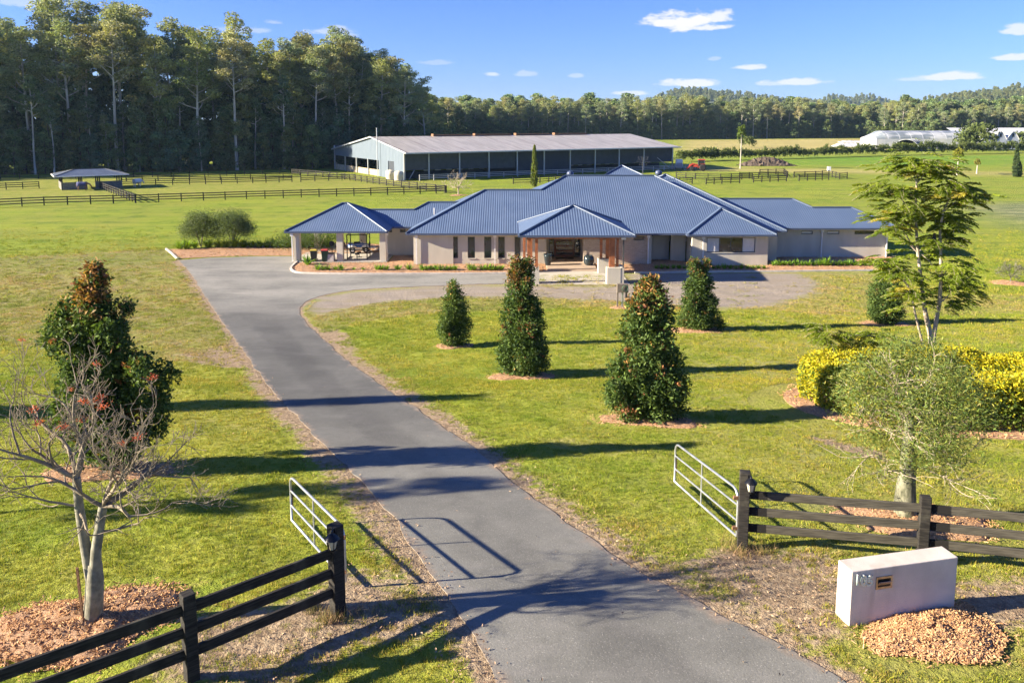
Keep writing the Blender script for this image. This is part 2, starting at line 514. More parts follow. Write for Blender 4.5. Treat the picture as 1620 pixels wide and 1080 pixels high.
def build_ground():
    xs = np.concatenate([-np.geomspace(38, 6000, 46)[::-1], np.arange(-37.7, 37.7, .3), np.geomspace(38, 6000, 46)])
    ys = np.concatenate([np.linspace(-400, 2, 24), np.arange(3, 58, .27), np.arange(58, 90, .5), np.geomspace(90, 9000, 150)])
    X, Y = np.meshgrid(xs, ys)
    P = np.stack([X.ravel(), Y.ravel()], 1)
    Z = gz(P[:, 0], P[:, 1]).copy()
    near = (P[:, 1] < 60) & (np.abs(P[:, 0]) < 60)
    # slight unevenness, none under the road sheet
    dr = sdist(P, drive_poly)
    wob = .03 * np.sin(P[:, 0] * .9 + 1.3 * np.sin(P[:, 1] * .35)) * np.sin(P[:, 1] * .7) + .02 * np.sin(P[:, 0] * 2.3 + P[:, 1] * 1.9)
    Z += np.where(near, wob * smooth(-dr, 0.3, 2.5), 0)
    Z -= np.where(dr > .25, .05, 0)
    # the little drain along the upper lawn
    dl = np.full(len(P), 1e9)
    for a, b in zip(shadow_ditch[:-1], shadow_ditch[1:]):
        ab = b - a; t = np.clip(((P - a) @ ab) / (ab @ ab), 0, 1)
        dl = np.minimum(dl, np.linalg.norm(P - a - t[:, None] * ab, axis=1))
    Z -= .22 * np.exp(-(dl / .55) ** 2)
    V = np.column_stack([P, Z])
    ny, nx = X.shape
    I = np.arange(ny * nx).reshape(ny, nx)
    Fc = np.stack([I[:-1, :-1], I[:-1, 1:], I[1:, 1:], I[1:, :-1]], -1).reshape(-1, 4)
    me = fast_mesh('ground', V, Fc, None, True)
    sd = lambda poly: sdist(P, poly)
    gravel = smooth(sd(gravel_poly), -2.2, 2.0) * .9
    verge = np.maximum(smooth(sd(verge_left), -.35, .35), smooth(sd(verge_right), -.35, .3))
    dirt = np.zeros(len(P))
    for q in dirt_polys: dirt = np.maximum(dirt, smooth(sd(q), -.9, .5))
    dirt = np.maximum(dirt, verge * .85)
    dirt = np.maximum(dirt, 1.15 * smooth(dr, -.42, -.08) * (P[:, 1] < 70))
    dry = np.maximum(smooth(sd(pad_poly), -.3, .8) * .75, smooth(sd(leftdry_poly), -1.2, 1.0) * .85)
    dry = np.maximum(dry, .45 * smooth(P[:, 0], -2, 9) * (P[:, 1] < 62) * smooth(-P[:, 1], -60, -52))
    straw = np.maximum(smooth(sd(straw_poly), -6, 6), .7 * smooth(sd(midstraw_poly), -3, 3))
    lush = smooth(sd(lush_poly), -6, 8)
    pad = smooth(sd(paddock_poly), -2, 2)
    rough = smooth(sd(rough_poly), -3, 3)
    drain = np.exp(-(dl / .5) ** 2)
    # barn apron and the beaten yard behind the yards
    for nm, v in (('gravel', gravel), ('dirt', np.maximum(dirt * .74, .6 * drain)), ('dry', dry), ('straw', straw), ('lush', lush), ('paddock', pad), ('rough', rough)):
        set_f(me, nm, v)
    m, nt = new_mat('ground'); g = G(nt)
    p = g.pos()
    nbig = g.noise(p, .11, 5, .6); nmid = g.noise(p, .7, 6, .65); nfine = g.noise(p, 5.5, 5, .7); nclump = g.noise(p, 14, 4, .7)
    nmow = g.noise(g.map(p, (.03, .5, 1)), 1.0, 4, .6)
    green = g.mix(g.ramp(nmid, .34, .68), (.205, .268, .021), (.310, .355, .040))
    green = g.mix(g.ramp(nbig, .38, .66), green, g.mix(g.ramp(nfine, .3, .7), (.225, .255, .028), (.345, .33, .065)))
    green = g.mix(g.math('MULTIPLY', g.ramp(nmow, .42, .62), .45), green, (.30, .31, .04))
    dryc = g.mix(g.ramp(nfine, .36, .66), (.215, .180, .095), (.35, .315, .095))
    dryc = g.mix(g.math('MULTIPLY', g.ramp(nmid, .52, .66), .6), dryc, (.30, .245, .175))
    green = g.mix(g.math('MULTIPLY', g.ramp(g.noise(p, .42, 6, .7), .56, .70), .55), green, (.36, .30, .12))
    green = g.mix(g.math('MULTIPLY', g.ramp(g.noise(g.map(p, (1, 1, 1), (0, 0, 0), (40, 7, 0)), .28, 5, .65), .50, .64), .6), green, (.115, .185, .016))
    green = g.mix(g.math('MULTIPLY', g.ramp(g.noise(p, 3.2, 5, .75), .52, .66), .45), green, (.33, .31, .09))
    green = g.mix(g.math('MULTIPLY', g.ramp(g.noise(g.map(p, (1, 1, 1), (0, 0, 0), (3, 9, 0)), 7.5, 4, .75), .54, .66), .55), green, (.085, .125, .014))
    dfac = g.math('MULTIPLY', g.attr('dry'), g.ramp(g.math('ADD', g.math('MULTIPLY', nmid, .6), g.math('MULTIPLY', nfine, .4)), .30, .56), clamp=True)
    col = g.mix(dfac, green, dryc)
    col = g.mix(g.math('MULTIPLY', g.ramp(nclump, .40, .66), .30), col, g.mix(.5, col, (.07, .09, .015)))
    padc = g.mix(g.ramp(nmid, .35, .65), (.22, .25, .035), (.36, .30, .09))
    col = g.mix(g.math('MULTIPLY', g.attr('paddock'), .7), col, padc)
    rg = g.noise(g.map(p, (.22, .75, 1), (0, 0, -.05)), 1.2, 6, .7)
    col = g.mix(g.math('MULTIPLY', g.attr('rough'), .9), col, g.mix(g.ramp(rg, .40, .60), (.12, .15, .075), (.34, .31, .16)))
    strawc = g.mix(g.ramp(g.noise(g.map(p, (.02, .12, 1)), 1, 4), .35, .65), (.38, .31, .10), (.50, .40, .16))
    col = g.mix(g.attr('straw'), col, strawc)
    col = g.mix(g.math('MULTIPLY', g.attr('lush'), g.ramp(g.noise(g.map(p, (.03, .25, 1)), 1, 3), .3, .55)), col, (.16, .27, .025))
    yy = g.new('ShaderNodeSeparateXYZ'); g.put(yy.inputs[0], p)
    mow = g.noise(g.map(p, (.035, .55, 1), (0, 0, .03)), 1.0, 5, .7)
    up = g.mix(g.ramp(mow, .36, .64), (.70, .80, .80), (.95, .97, .95))
    up = g.mix(g.math('MULTIPLY', g.ramp(nmid, .5, .68), .5), up, (.62, .74, .66))
    col = g.mix(g.ramp(yy.outputs[1], 62, 70), col, g.mix(1.0, col, up, 'MULTIPLY'))
    soil = g.mix(g.ramp(nfine, .35, .65), (.235, .170, .110), (.40, .31, .205))
    soil = g.mix(g.math('MULTIPLY', g.ramp(nclump, .5, .7), .6), soil, (.18, .12, .07))
    df = g.ramp(g.math('ADD', g.attr('dirt'), g.math('MULTIPLY_ADD', nmid, 1.0, g.math('MULTIPLY_ADD', nfine, .9, -.95))), .30, .62)
    col = g.mix(df, col, soil)
    grav = g.mix(g.ramp(g.noise(p, 28, 3, .7), .35, .65), (.21, .18, .145), (.42, .37, .315))
    grav = g.mix(g.ramp(g.noise(g.map(p, (.25, 1.3, 1), (0, 0, .05)), 1.1, 5), .38, .66), grav, g.mix(.5, grav, (.26, .21, .14)))
    gst = g.noise(g.map(p, (.22, .9, 1), (0, 0, .06)), 1.0, 6, .7)
    gf = g.ramp(g.math('ADD', g.attr('gravel'), g.math('MULTIPLY_ADD', gst, 1.3, g.math('MULTIPLY_ADD', nfine, .7, -1.0))), .25, .85)
    col = g.mix(gf, col, grav)
    h = g.math('ADD', g.math('MULTIPLY', nclump, .6), g.math('MULTIPLY', nfine, 1.0))
    nr = g.bump(h, .8, .2)
    g.out(g.bsdf(col, .95, 0, nr, .12))
    me.materials.append(m)
    o = link('ground', me)
    return struct(o, 'lawns and paddocks falling gently from the gate to the house')
ground = build_ground()

def sheet(name, poly, mat, lift=.02, step=.6, skirt=.08, hfun=None):
    """a thin sheet that follows the ground inside a polygon"""
    poly = np.asarray(poly, float)
    keep = [0]
    for i in range(1, len(poly)):
        if np.linalg.norm(poly[i] - poly[keep[-1]]) > .03: keep.append(i)
    poly = poly[keep]
    if np.linalg.norm(poly[0] - poly[-1]) < .03: poly = poly[:-1]
    lo, hi = poly.min(0), poly.max(0)
    gx, gy = np.meshgrid(np.arange(lo[0], hi[0], step), np.arange(lo[1], hi[1], step))
    Q = np.stack([gx.ravel(), gy.ravel()], 1) + RNG.uniform(-.12, .12, (gx.size, 2)) * step
    Q = Q[sdist(Q, poly) > step * .35]
    n = len(poly)
    pts = [Vector(p) for p in poly] + [Vector(p) for p in Q]
    vs, es, fs, *_ = delaunay_2d_cdt(pts, [(i, (i + 1) % n) for i in range(n)], [], 1, 1e-4)
    XY = np.array([[v.x, v.y] for v in vs])
    sd = sdist(XY, poly)
    Z = gz(XY[:, 0], XY[:, 1]) + lift
    if hfun is not None: Z = Z + hfun(XY, sd)
    cen = np.array([[sum(vs[i].x for i in f) / 3, sum(vs[i].y for i in f) / 3] for f in fs])
    ins = sdist(cen, poly) > 0
    mb = MB()
    mb.v = [(x, y, z) for (x, y), z in zip(XY, Z)]
    for f, k in zip(fs, ins):
        if not k: continue
        a, b, c = [XY[i] for i in f]
        if (b[0] - a[0]) * (c[1] - a[1]) - (b[1] - a[1]) * (c[0] - a[0]) < 0: f = tuple(reversed(f))
        mb.f.append(tuple(f)); mb.sm.append(True)
    if skirt:
        top = list(mb.v[:n]); o0 = len(mb.v); mb.v += top; o = len(mb.v)
        mb.v += [(p[0], p[1], p[2] - skirt) for p in top]
        area = np.sum(poly[:, 0] * np.roll(poly[:, 1], -1) - np.roll(poly[:, 0], -1) * poly[:, 1])
        for i in range(n):
            j = (i + 1) % n
            f = (o0 + i, o + i, o + j, o0 + j) if area > 0 else (o0 + j, o + j, o + i, o0 + i)
            mb.f.append(f); mb.sm.append(False)
    me = mb.mesh(name, mat)
    set_f(me, 'edge', np.concatenate([np.abs(sd), np.zeros(len(mb.v) - len(sd))]))
    return link(name, me)

def build_roads():
    m, nt = new_mat('asphalt'); g = G(nt)
    p = g.pos()
    n1 = g.noise(g.map(p, (.5, .5, .5), (0, 0, radians(30))), .55, 6, .62); n2 = g.noise(p, 26, 4, .75); n3 = g.noise(g.map(p, (1.0, .12, 1), (0, 0, radians(31))), 1.5, 4)
    y = g.new('ShaderNodeSeparateXYZ'); g.put(y.inputs[0], p)
    col = g.mix(g.ramp(n1, .34, .68), (.140, .140, .124), (.212, .210, .184))
    dusty = g.math('MULTIPLY', g.ramp(y.outputs[1], 40, 56), g.ramp(g.noise(g.map(p, (.35, 1.0, 1)), .35, 6, .65), .36, .64))
    col = g.mix(dusty, col, (.270, .262, .228))
    col = g.mix(g.math('MULTIPLY', g.math('MULTIPLY', g.ramp(n3, .50, .70), g.ramp(y.outputs[1], 44, 36)), .3), col, (.150, .148, .130))
    col = g.mix(g.math('MULTIPLY', g.ramp(n2, .5, .72), .5), col, (.098, .097, .086))
    col = g.mix(g.math('MULTIPLY', g.ramp(g.noise(p, 40, 2, .6), .60, .70), .7), col, (.36, .345, .31))
    # wheel tracks along the lower drive, patches and crack-like stains
    tr = g.noise(g.map(p, (2.1, .10, 1), (0, 0, radians(31)), (.3, 0, 0)), 1.0, 3)
    col = g.mix(g.math('MULTIPLY', g.ramp(g.noise(p, 3.0, 6, .75), .50, .68), .40), col, (.112, .112, .098))
    col = g.mix(g.math('MULTIPLY', g.ramp(g.noise(g.map(p, (.35, .8, 1), (0, 0, .1), (5, 2, 0)), .9, 6, .7, .8), .52, .68), .35), col, (.24, .23, .212))
    # newer, darker seal between the gate and the turning area, worn paler at both ends; dark drip line along the middle
    mid = g.math('MULTIPLY', g.ramp(g.math('MULTIPLY_ADD', g.noise(p, .16, 3), 9, y.outputs[1]), 22, 31), g.ramp(g.math('MULTIPLY_ADD', g.noise(p, .2, 4), 10, y.outputs[1]), 62, 48))
    col = g.mix(g.math('MULTIPLY', mid, .75), col, g.mix(1.0, col, (.52, .53, .56), 'MULTIPLY'))
    drip = g.math('MULTIPLY', g.ramp(g.math('MULTIPLY_ADD', g.noise(g.map(p, (1.2, .25, 1), (0, 0, radians(31))), 1.0, 4), .9, g.attr('edge')), 1.55, 2.0), g.ramp(y.outputs[1], 50, 42))
    col = g.mix(g.math('MULTIPLY', drip, .55), col, g.mix(1.0, col, (.66, .66, .68), 'MULTIPLY'))
    # bare gritty shoulder
    ed = g.ramp(g.math('ADD', g.attr('edge'), g.math('MULTIPLY', g.noise(p, 2.2, 5), .9)), .38, .62)
    col = g.mix(ed, g.mix(g.ramp(n2, .4, .6), (.19, .155, .12), (.26, .22, .175)), col)
    g.out(g.bsdf(col, .86, 0, g.bump(n2, .35, .02), .25))
    o = sheet('driveway', drive_poly, 'asphalt', .014, .6, .12)
    struct(o, 'grey asphalt driveway from the gate to the carport')
    # concrete apron under the portico
    plain('concrete', (.40, .37, .32), .85, 0, .12, .8, .2, 40)
    mb = MB(); mb.box(1.2, 8.9, 58.9, 64.2, -.1, .035)
    struct(mb.build('entry_apron', 'concrete'), 'pale concrete apron under the portico')
    # carport slab
    mb = MB(); mb.box(-19.2, -10.9, 68.3, 77.0, -.1, .09)
    struct(mb.build('carport_slab', 'concrete'), 'smooth concrete slab under the carport')
    plain('tile', (.42, .33, .25), .6, 0, .1, 1.5, .1, 40)
    mb = MB(); mb.box(2.9, 7.0, 64.4, 70.6, -.1, .14); mb.box(2.6, 7.3, 64.2, 64.4, -.1, .09)
    struct(mb.build('porch_floor', 'tile'), 'tan tiled porch floor before the front door')
build_roads()

def mulch_material():
    m, nt = new_mat('mulch'); g = G(nt)
    p = g.pos()
    n1 = g.noise(p, 19, 5, .8); n2 = g.noise(p, 2.2, 4)
    col = g.mix(g.ramp(n1, .33, .68), (.26, .14, .075), (.58, .38, .235))
    col = g.mix(g.math('MULTIPLY', g.ramp(n2, .5, .75), .5), col, (.36, .24, .15))
    g.out(g.bsdf(col, .9, 0, g.bump(n1, .9, .06), .15))
mulch_material()
CHIPS = []         # (x, y, z, scale) of the loose chips on every mulch bed
def mulch_mound(cx, cy, rx, ry, h, seed, label, rot=0.0, chips=None):
    rr = np.random.default_rng(seed)
    V = []; n, rings = 64, 14
    ph = rr.uniform(0, 6.28, 5)
    c0 = None
    for i in range(rings + 1):
        t = i / rings
        for k in range(n):
            a = 2 * pi * k / n
            w = 1 + .13 * sin(2 * a + ph[0]) + .11 * sin(3 * a + ph[1]) + .05 * sin(5 * a + ph[2]) + .04 * sin(9 * a + ph[3])
            x = rx * w * t * cos(a); y = ry * w * t * sin(a)
            X = cx + x * cos(rot) - y * sin(rot); Y = cy + x * sin(rot) + y * cos(rot)
            z = float(gz(X, Y)) + h * (1 - t ** 2.2) * (1 + .2 * sin(4 * a + 9 * t)) + .015 - (.07 if i == rings else 0) + rr.normal() * .014
            V.append((X, Y, z))
    Fc = []
    for i in range(rings):
        for k in range(n):
            a = i * n + k; b = i * n + (k + 1) % n
            Fc.append((a, b, b + n, a + n))
    me = fast_mesh('mulch_mound', V, Fc, 'mulch', True)
    o = link('mulch_mound', me)
    tag(o, label, None, None, 'stuff')
    m = chips if chips is not None else int(240 * rx * ry * 3)
    for _ in range(m):
        t = sqrt(rr.uniform()) * 1.12; a = rr.uniform(0, 2 * pi)
        w = 1 + .13 * sin(2 * a + ph[0]) + .11 * sin(3 * a + ph[1]) + .05 * sin(5 * a + ph[2]) + .04 * sin(9 * a + ph[3])
        if rr.uniform() < .10: t *= rr.uniform(1, 1.25)
        x = rx * w * t * cos(a); y = ry * w * t * sin(a)
        X = cx + x * cos(rot) - y * sin(rot); Y = cy + x * sin(rot) + y * cos(rot)
        CHIPS.append((X, Y, float(gz(X, Y)) + h * max(0, 1 - t ** 2.2) * (1 + .2 * sin(4 * a + 9 * t)) + .022, rr.uniform(.3, 1.0)))
    return o
# ================================================================== THE HOUSE
PITCH, EAVE = .48, 2.75
def house_materials():
    m, nt = new_mat('render_wall'); g = G(nt)
    p = g.obj(); n = g.noise(p, 40, 4, .7); n1 = g.noise(g.map(p, (1, 1, .3)), 1.1, 5)
    col = g.mix(g.ramp(n1, .3, .7), (.45, .415, .34), (.52, .485, .405))
    g.out(g.bsdf(col, .9, 0, g.bump(n, .25, .01), .2))
    m, nt = new_mat('roof_metal'); g = G(nt)
    uv = g.uv(); s = g.new('ShaderNodeSeparateXYZ'); g.put(s.inputs[0], uv)
    w = g.math('SINE', g.math('MULTIPLY', s.outputs[0], 2 * pi / .2))
    p = g.obj(); n1 = g.noise(p, .6, 5); n2 = g.noise(g.map(uv, (4, .35, 1)), 1.5, 4)
    col = g.mix(g.ramp(n1, .3, .7), (.078, .118, .195), (.094, .138, .222))
    col = g.mix(g.math('MULTIPLY', g.ramp(n2, .5, .75), .4), col, (.13, .165, .235))
    col = g.mix(g.math('MULTIPLY', g.ramp(w, -.9, -.4, 1, 0), .35), col, (.06, .08, .13))
    g.out(g.bsdf(col, g.math('MULTIPLY_ADD', n1, .2, .38), .0, g.bump(w, .32, .03), .6))
    plain('gutter_blue', (.055, .075, .13), .4, 0, .1, 3, .05, 20, .5)
    plain('ridge_blue', (.050, .075, .125), .35, .1, .1, 3, .05, 20, .5)
    plain('soffit', (.62, .60, .56), .8, 0, .06)
    plain('white_trim', (.72, .70, .66), .55, 0, .08, 4, .05)
    plain('timber_red', (.30, .105, .042), .5, 0, .25, 4, .25, 60, .4)
    plain('timber_dark', (.14, .045, .02), .4, 0, .25, 4, .2, 60, .4)
    plain('alu_dark', (.10, .105, .11), .4, .5, .1)
    m, nt = new_mat('window_glass'); g = G(nt)
    n = g.noise(g.obj(), .7, 3)
    g.out(g.bsdf(g.mix(n, (.012, .014, .017), (.03, .034, .04)), .06, 0, g.bump(g.noise(g.obj(), 1.2, 2), .04, .05), .8))
    plain('blind', (.62, .60, .57), .8, 0, .06)
    m, nt = new_mat('stone_clad'); g = G(nt)
    uv = g.obj()
    br = g.new('ShaderNodeTexBrick'); g.put(br.inputs['Vector'], g.map(uv, (1, 1, 1), (radians(90), 0, 0)))
    br.inputs['Scale'].default_value = 1; br.inputs['Brick Width'].default_value = .34; br.inputs['Row Height'].default_value = .085; br.inputs['Mortar Size'].default_value = .008
    br.inputs['Color1'].default_value = (.36, .29, .22, 1); br.inputs['Color2'].default_value = (.56, .47, .37, 1); br.inputs['Mortar'].default_value = (.20, .165, .13, 1)
    n = g.noise(uv, 9, 4)
    col = g.mix(.5, br.outputs[0], g.mix(n, (.30, .24, .19), (.60, .52, .43)))
    g.out(g.bsdf(col, .9, 0, g.bump(g.math('ADD', br.outputs[1], g.math('MULTIPLY', n, -.8)), -.6, .05), .2))
    plain('kerb', (.50, .46, .40), .85, 0, .15, 3, .25, 40)
house_materials()

def roof_mesh(name, faces, parent, thick=.06):
    """planes of a metal roof: faces are lists of points; u runs along the eave, v down the slope"""
    mb = MB(); uvs = []
    for pts in faces:
        pts = [Vector(p) for p in pts]
        n = Vector((0, 0, 0))
        for i in range(len(pts)):
            a, b = pts[i], pts[(i + 1) % len(pts)]
            n += Vector(((a.y - b.y) * (a.z + b.z), (a.z - b.z) * (a.x + b.x), (a.x - b.x) * (a.y + b.y)))
        n.normalize()
        if n.z < 0: pts.reverse(); n = -n
        u = Vector((0, 0, 1)).cross(n); u.normalize(); v = n.cross(u)
        low = [p - Vector((0, 0, thick)) for p in pts]
        k = len(pts)
        mb.add(pts, [tuple(range(k))]); uvs += [(p.dot(u), p.dot(v)) for p in pts]
        mb.add(low, [tuple(reversed(range(k)))]); uvs += [(p.dot(u), p.dot(v)) for p in reversed(low)]
    me = mb.mesh(name, 'roof_metal')
    ul = me.uv_layers.new(name='UVMap')
    for i, c in enumerate(uvs): ul.data[i].uv = c
    return link(name, me, parent)
def rz(d, base=EAVE, pitch=PITCH): return base + pitch * d
def caps(parent, segs, r=.10):
    for a, b in segs:
        a, b = Vector(a), Vector(b)
        mb = MB(); up = Vector((0, 0, .02))
        mb.tube([a + up, b + up], r, 6)
        mb.build('ridge_cap', 'ridge_blue', parent)
def gutters(parent, pts, closed=True):
    """a gutter length along each eave edge, with the fascia behind it"""
    n = len(pts)
    for i in range(n if closed else n - 1):
        a, b = Vector(pts[i]), Vector(pts[(i + 1) % n])
        mb = MB(); mb.beam(a + Vector((0, 0, -.07)), b + Vector((0, 0, -.07)), .13, .16)
        mb.build('gutter', 'gutter_blue', parent)

house = thing('house', 'long cream single storey house with blue metal hipped roofs and an open carport', 'house', (0, 0, 0))
def hip_faces(x0, x1, y0, y1, e=EAVE, p=PITCH):
    if x1 - x0 >= y1 - y0:
        h = (y1 - y0) / 2; z = e + p * h; ym = (y0 + y1) / 2
        A, B = (x0 + h, ym, z), (x1 - h, ym, z)
        c = [(x0, y0, e), (x1, y0, e), (x1, y1, e), (x0, y1, e)]
        fs = [[c[0], c[1], B, A], [c[1], c[2], B], [c[2], c[3], A, B], [c[3], c[0], A]]
    else:
        h = (x1 - x0) / 2; z = e + p * h; xm = (x0 + x1) / 2
        A, B = (xm, y0 + h, z), (xm, y1 - h, z)
        c = [(x0, y0, e), (x1, y0, e), (x1, y1, e), (x0, y1, e)]
        fs = [[c[0], c[1], A], [c[1], c[2], B, A], [c[2], c[3], B], [c[3], c[0], A, B]]
    hips = [(c[0], A), (c[1], B if x1 - x0 >= y1 - y0 else A), (c[2], B), (c[3], A if x1 - x0 >= y1 - y0 else B)]
    if (Vector(A) - Vector(B)).length > .05: hips.append((A, B))
    return fs, hips, c
def build_roofs():
    E_ = EAVE
    q = lambda x, y, d: (x, y, rz(d))
    # main roof: one long front plane over the bedrooms and the hall
    f1 = [[q(-9, 67, 0), q(22.5, 67, 0), q(13.6, 75.9, 8.9), q(5.1, 75.9, 8.9), q(2.7, 73.5, 6.5), q(-2.5, 73.5, 6.5)],
          [q(-9, 80, 0), q(-9, 67, 0), q(-2.5, 73.5, 6.5)],
          [q(-3.8, 80, 0), q(-9, 80, 0), q(-2.5, 73.5, 6.5), q(2.7, 73.5, 6.5)],
          [q(-3.8, 84.8, 0), q(-3.8, 80, 0), q(2.7, 73.5, 6.5), q(5.1, 75.9, 8.9)],
          [q(22.5, 84.8, 0), q(-3.8, 84.8, 0), q(5.1, 75.9, 8.9), q(13.6, 75.9, 8.9)],
          [q(22.5, 67, 0), q(22.5, 84.8, 0), q(13.6, 75.9, 8.9)]]
    r = roof_mesh('roof', f1, house)
    caps(r, [(q(-9, 67, 0), q(-2.5, 73.5, 6.5)), (q(-2.5, 73.5, 6.5), q(2.7, 73.5, 6.5)), (q(2.7, 73.5, 6.5), q(5.1, 75.9, 8.9)), (q(5.1, 75.9, 8.9), q(13.6, 75.9, 8.9)), (q(13.6, 75.9, 8.9), q(22.5, 67, 0)), (q(-9, 80, 0), q(-2.5, 73.5, 6.5))])
    gutters(r, [q(14.9, 67, 0), q(-9, 67, 0), q(-9, 80, 0), q(-3.8, 80, 0), q(-3.8, 84.8, 0), q(22.5, 84.8, 0), q(22.5, 67.2, 0)], False)
    for (a, b, c, d), e, p in (((6, 23.9, 68.6, 86.4), E_, PITCH), ((14.8, 22.25, 66.2, 75.5), E_ + .004, PITCH), ((-19.65, -10.8, 68.2, 76.6), E_, PITCH)):
        fs, hips, eav = hip_faces(a, b, c, d, e, p)
        r = roof_mesh('roof', fs, house); caps(r, hips); gutters(r, eav)
    # rear gablet that shows above the ridge
    r = roof_mesh('roof', [[(8.5, 81, 6.2), (14.5, 81, 6.2), (11.6, 84, 7.55)], [(14.5, 81, 6.2), (14.5, 88, 5.0), (11.6, 84, 7.55)], [(8.5, 88, 5.0), (8.5, 81, 6.2), (11.6, 84, 7.55)]], house)
    caps(r, [((8.5, 81, 6.2), (11.6, 84, 7.55)), ((14.5, 81, 6.2), (11.6, 84, 7.55))])
    # right rear wing (two ridge heights, one front plane)
    o = 70.4
    q2 = lambda x, y, d: (x, y, rz(d))
    r = roof_mesh('roof', [[q2(18, o, 0), q2(34.6, o, 0), q2(31.5, 73.5, 3.1), q2(27.9, 73.5, 3.1), q2(26.5, 74.9, 4.5), q2(18, 74.9, 4.5)],
                           [q2(34.6, o, 0), q2(34.6, 76.6, 0), q2(31.5, 73.5, 3.1)],
                           [q2(34.6, 76.6, 0), q2(31, 76.6, 0), q2(27.9, 73.5, 3.1), q2(31.5, 73.5, 3.1)],
                           [q2(31, 76.6, 0), q2(31, 79.4, 0), q2(26.5, 74.9, 4.5), q2(27.9, 73.5, 3.1)],
                           [q2(31, 79.4, 0), q2(18, 79.4, 0), q2(18, 74.9, 4.5), q2(26.5, 74.9, 4.5)]], house)
    caps(r, [(q2(34.6, o, 0), q2(31.5, 73.5, 3.1)), (q2(31.5, 73.5, 3.1), q2(27.9, 73.5, 3.1)), (q2(27.9, 73.5, 3.1), q2(26.5, 74.9, 4.5)), (q2(26.5, 74.9, 4.5), q2(18, 74.9, 4.5)), (q2(34.6, 76.6, 0), q2(31.5, 73.5, 3.1))])
    gutters(r, [q2(22, o, 0), q2(34.6, o, 0), q2(34.6, 76.6, 0), q2(31, 76.6, 0), q2(31, 79.4, 0), q2(24.2, 79.4, 0)], False)
    # breezeway between carport and house
    o = 71.2
    r = roof_mesh('roof', [[q2(-14, o, 0), q2(-4, o, 0), q2(-4, 75.0, 3.8), q2(-7.9, 75, 3.8), q2(-9.1, 73.8, 2.6), q2(-14, 73.8, 2.6)],
                           [q2(-14, 76.4, 0), q2(-14, 73.8, 2.6), q2(-9.1, 73.8, 2.6), q2(-11.7, 76.4, 0)],
                           [q2(-9.1, 73.8, 2.6), q2(-7.9, 75, 3.8), q2(-11.7, 78.8, 0), q2(-11.7, 76.4, 0)],
                           [q2(-11.7, 78.8, 0), q2(-7.9, 75, 3.8), q2(-4, 75, 3.8), q2(-4, 78.8, 0)]], house)
    caps(r, [(q2(-14, 73.8, 2.6), q2(-9.1, 73.8, 2.6)), (q2(-9.1, 73.8, 2.6), q2(-7.9, 75, 3.8)), (q2(-7.9, 75, 3.8), q2(-4, 75, 3.8))])
    gutters(r, [q2(-11.2, o, 0), q2(-9.1, o, 0)], False)
    # portico pyramid
    ex0, ex1, ey0, ey1, ez = .5, 9.2, 58.7, 66.4, 3.78
    ap = (4.85, 62.5, 5.62)
    c = [(ex0, ey0, ez), (ex1, ey0, ez), (ex1, ey1, ez), (ex0, ey1, ez)]
    r = roof_mesh('portico_roof', [[c[i], c[(i + 1) % 4], ap] for i in range(4)], house)
    caps(r, [(x, ap) for x in c], .11); gutters(r, c)
    # soffits
    mb = MB()
    for a, b, cc, d, z in ((.6, 9.1, 58.8, 66.3, 3.62), (-19.5, -10.9, 68.3, 76.5, 2.60), (-8.9, 22.4, 67.1, 70.2, 2.601), (14.9, 22.1, 66.3, 67.09, 2.602), (22.41, 34.5, 70.5, 71.2, 2.603), (22.41, 23.8, 68.7, 70.49, 2.604), (-11.2, -8.9, 71.3, 72.2, 2.605)):
        mb.box(a, b, cc, d, z - .02, z)
    mb.build('soffit', 'soffit', house)
build_roofs()

def wall(x0, x1, y, openings=(), z1=2.62, th=.24, mat='render_wall', z0=-.1, x_ret=None, name='wall'):
    """front wall of constant y with rectangular holes (xa, xb, za, zb); th runs back"""
    mb = MB()
    xs = sorted({x0, x1, *[v for o in openings for v in o[:2]]})
    for a, b in zip(xs[:-1], xs[1:]):
        op = [o for o in openings if o[0] <= a + 1e-6 and o[1] >= b - 1e-6]
        if not op: mb.box(a, b, y, y + th, z0, z1)
        else:
            za, zb = op[0][2:4]
            if za > z0 + .01: mb.box(a, b, y, y + th, z0, za)
            if zb < z1 - .01: mb.box(a, b, y, y + th, zb, z1)
    return mb.build(name, mat, house)
def window(x0, x1, y, z0, z1, splits=(), sill=True, label=None, panes=None):
    """frame set back in the hole, one pane per light, a projecting sill"""
    f = MB(); fw = .05; yi = y + .07
    f.box(x0 + .002, x0 + fw, yi, yi + .07, z0 + .002, z1 - .002); f.box(x1 - fw, x1 - .002, yi, yi + .07, z0 + .002, z1 - .002)
    f.box(x0 + fw, x1 - fw, yi, yi + .07, z0 + .002, z0 + fw); f.box(x0 + fw, x1 - fw, yi, yi + .07, z1 - fw, z1 - .002)
    for s in splits: f.box(s - .025, s + .025, yi, yi + .07, z0 + fw, z1 - fw)
    w = f.build('window', 'alu_dark', house)
    xs = [x0 + fw] + [v for s in splits for v in (s - .025, s + .025)] + [x1 - fw]
    for i in range(0, len(xs), 2):
        mt = 'window_glass' if panes is None else panes[i // 2]
        MB().box(xs[i], xs[i + 1], yi + .03, yi + .04, z0 + fw, z1 - fw).build('pane', mt, w)
    if sill: MB().box(x0 - .06, x1 + .06, y - .06, y + .066, z0 - .07, z0 + .0).build('sill', 'render_wall', w)
    return w
def X_at(px, Y): return (px - 810) / F * (Y * cos(TH) + CZ * sin(TH) * .9)
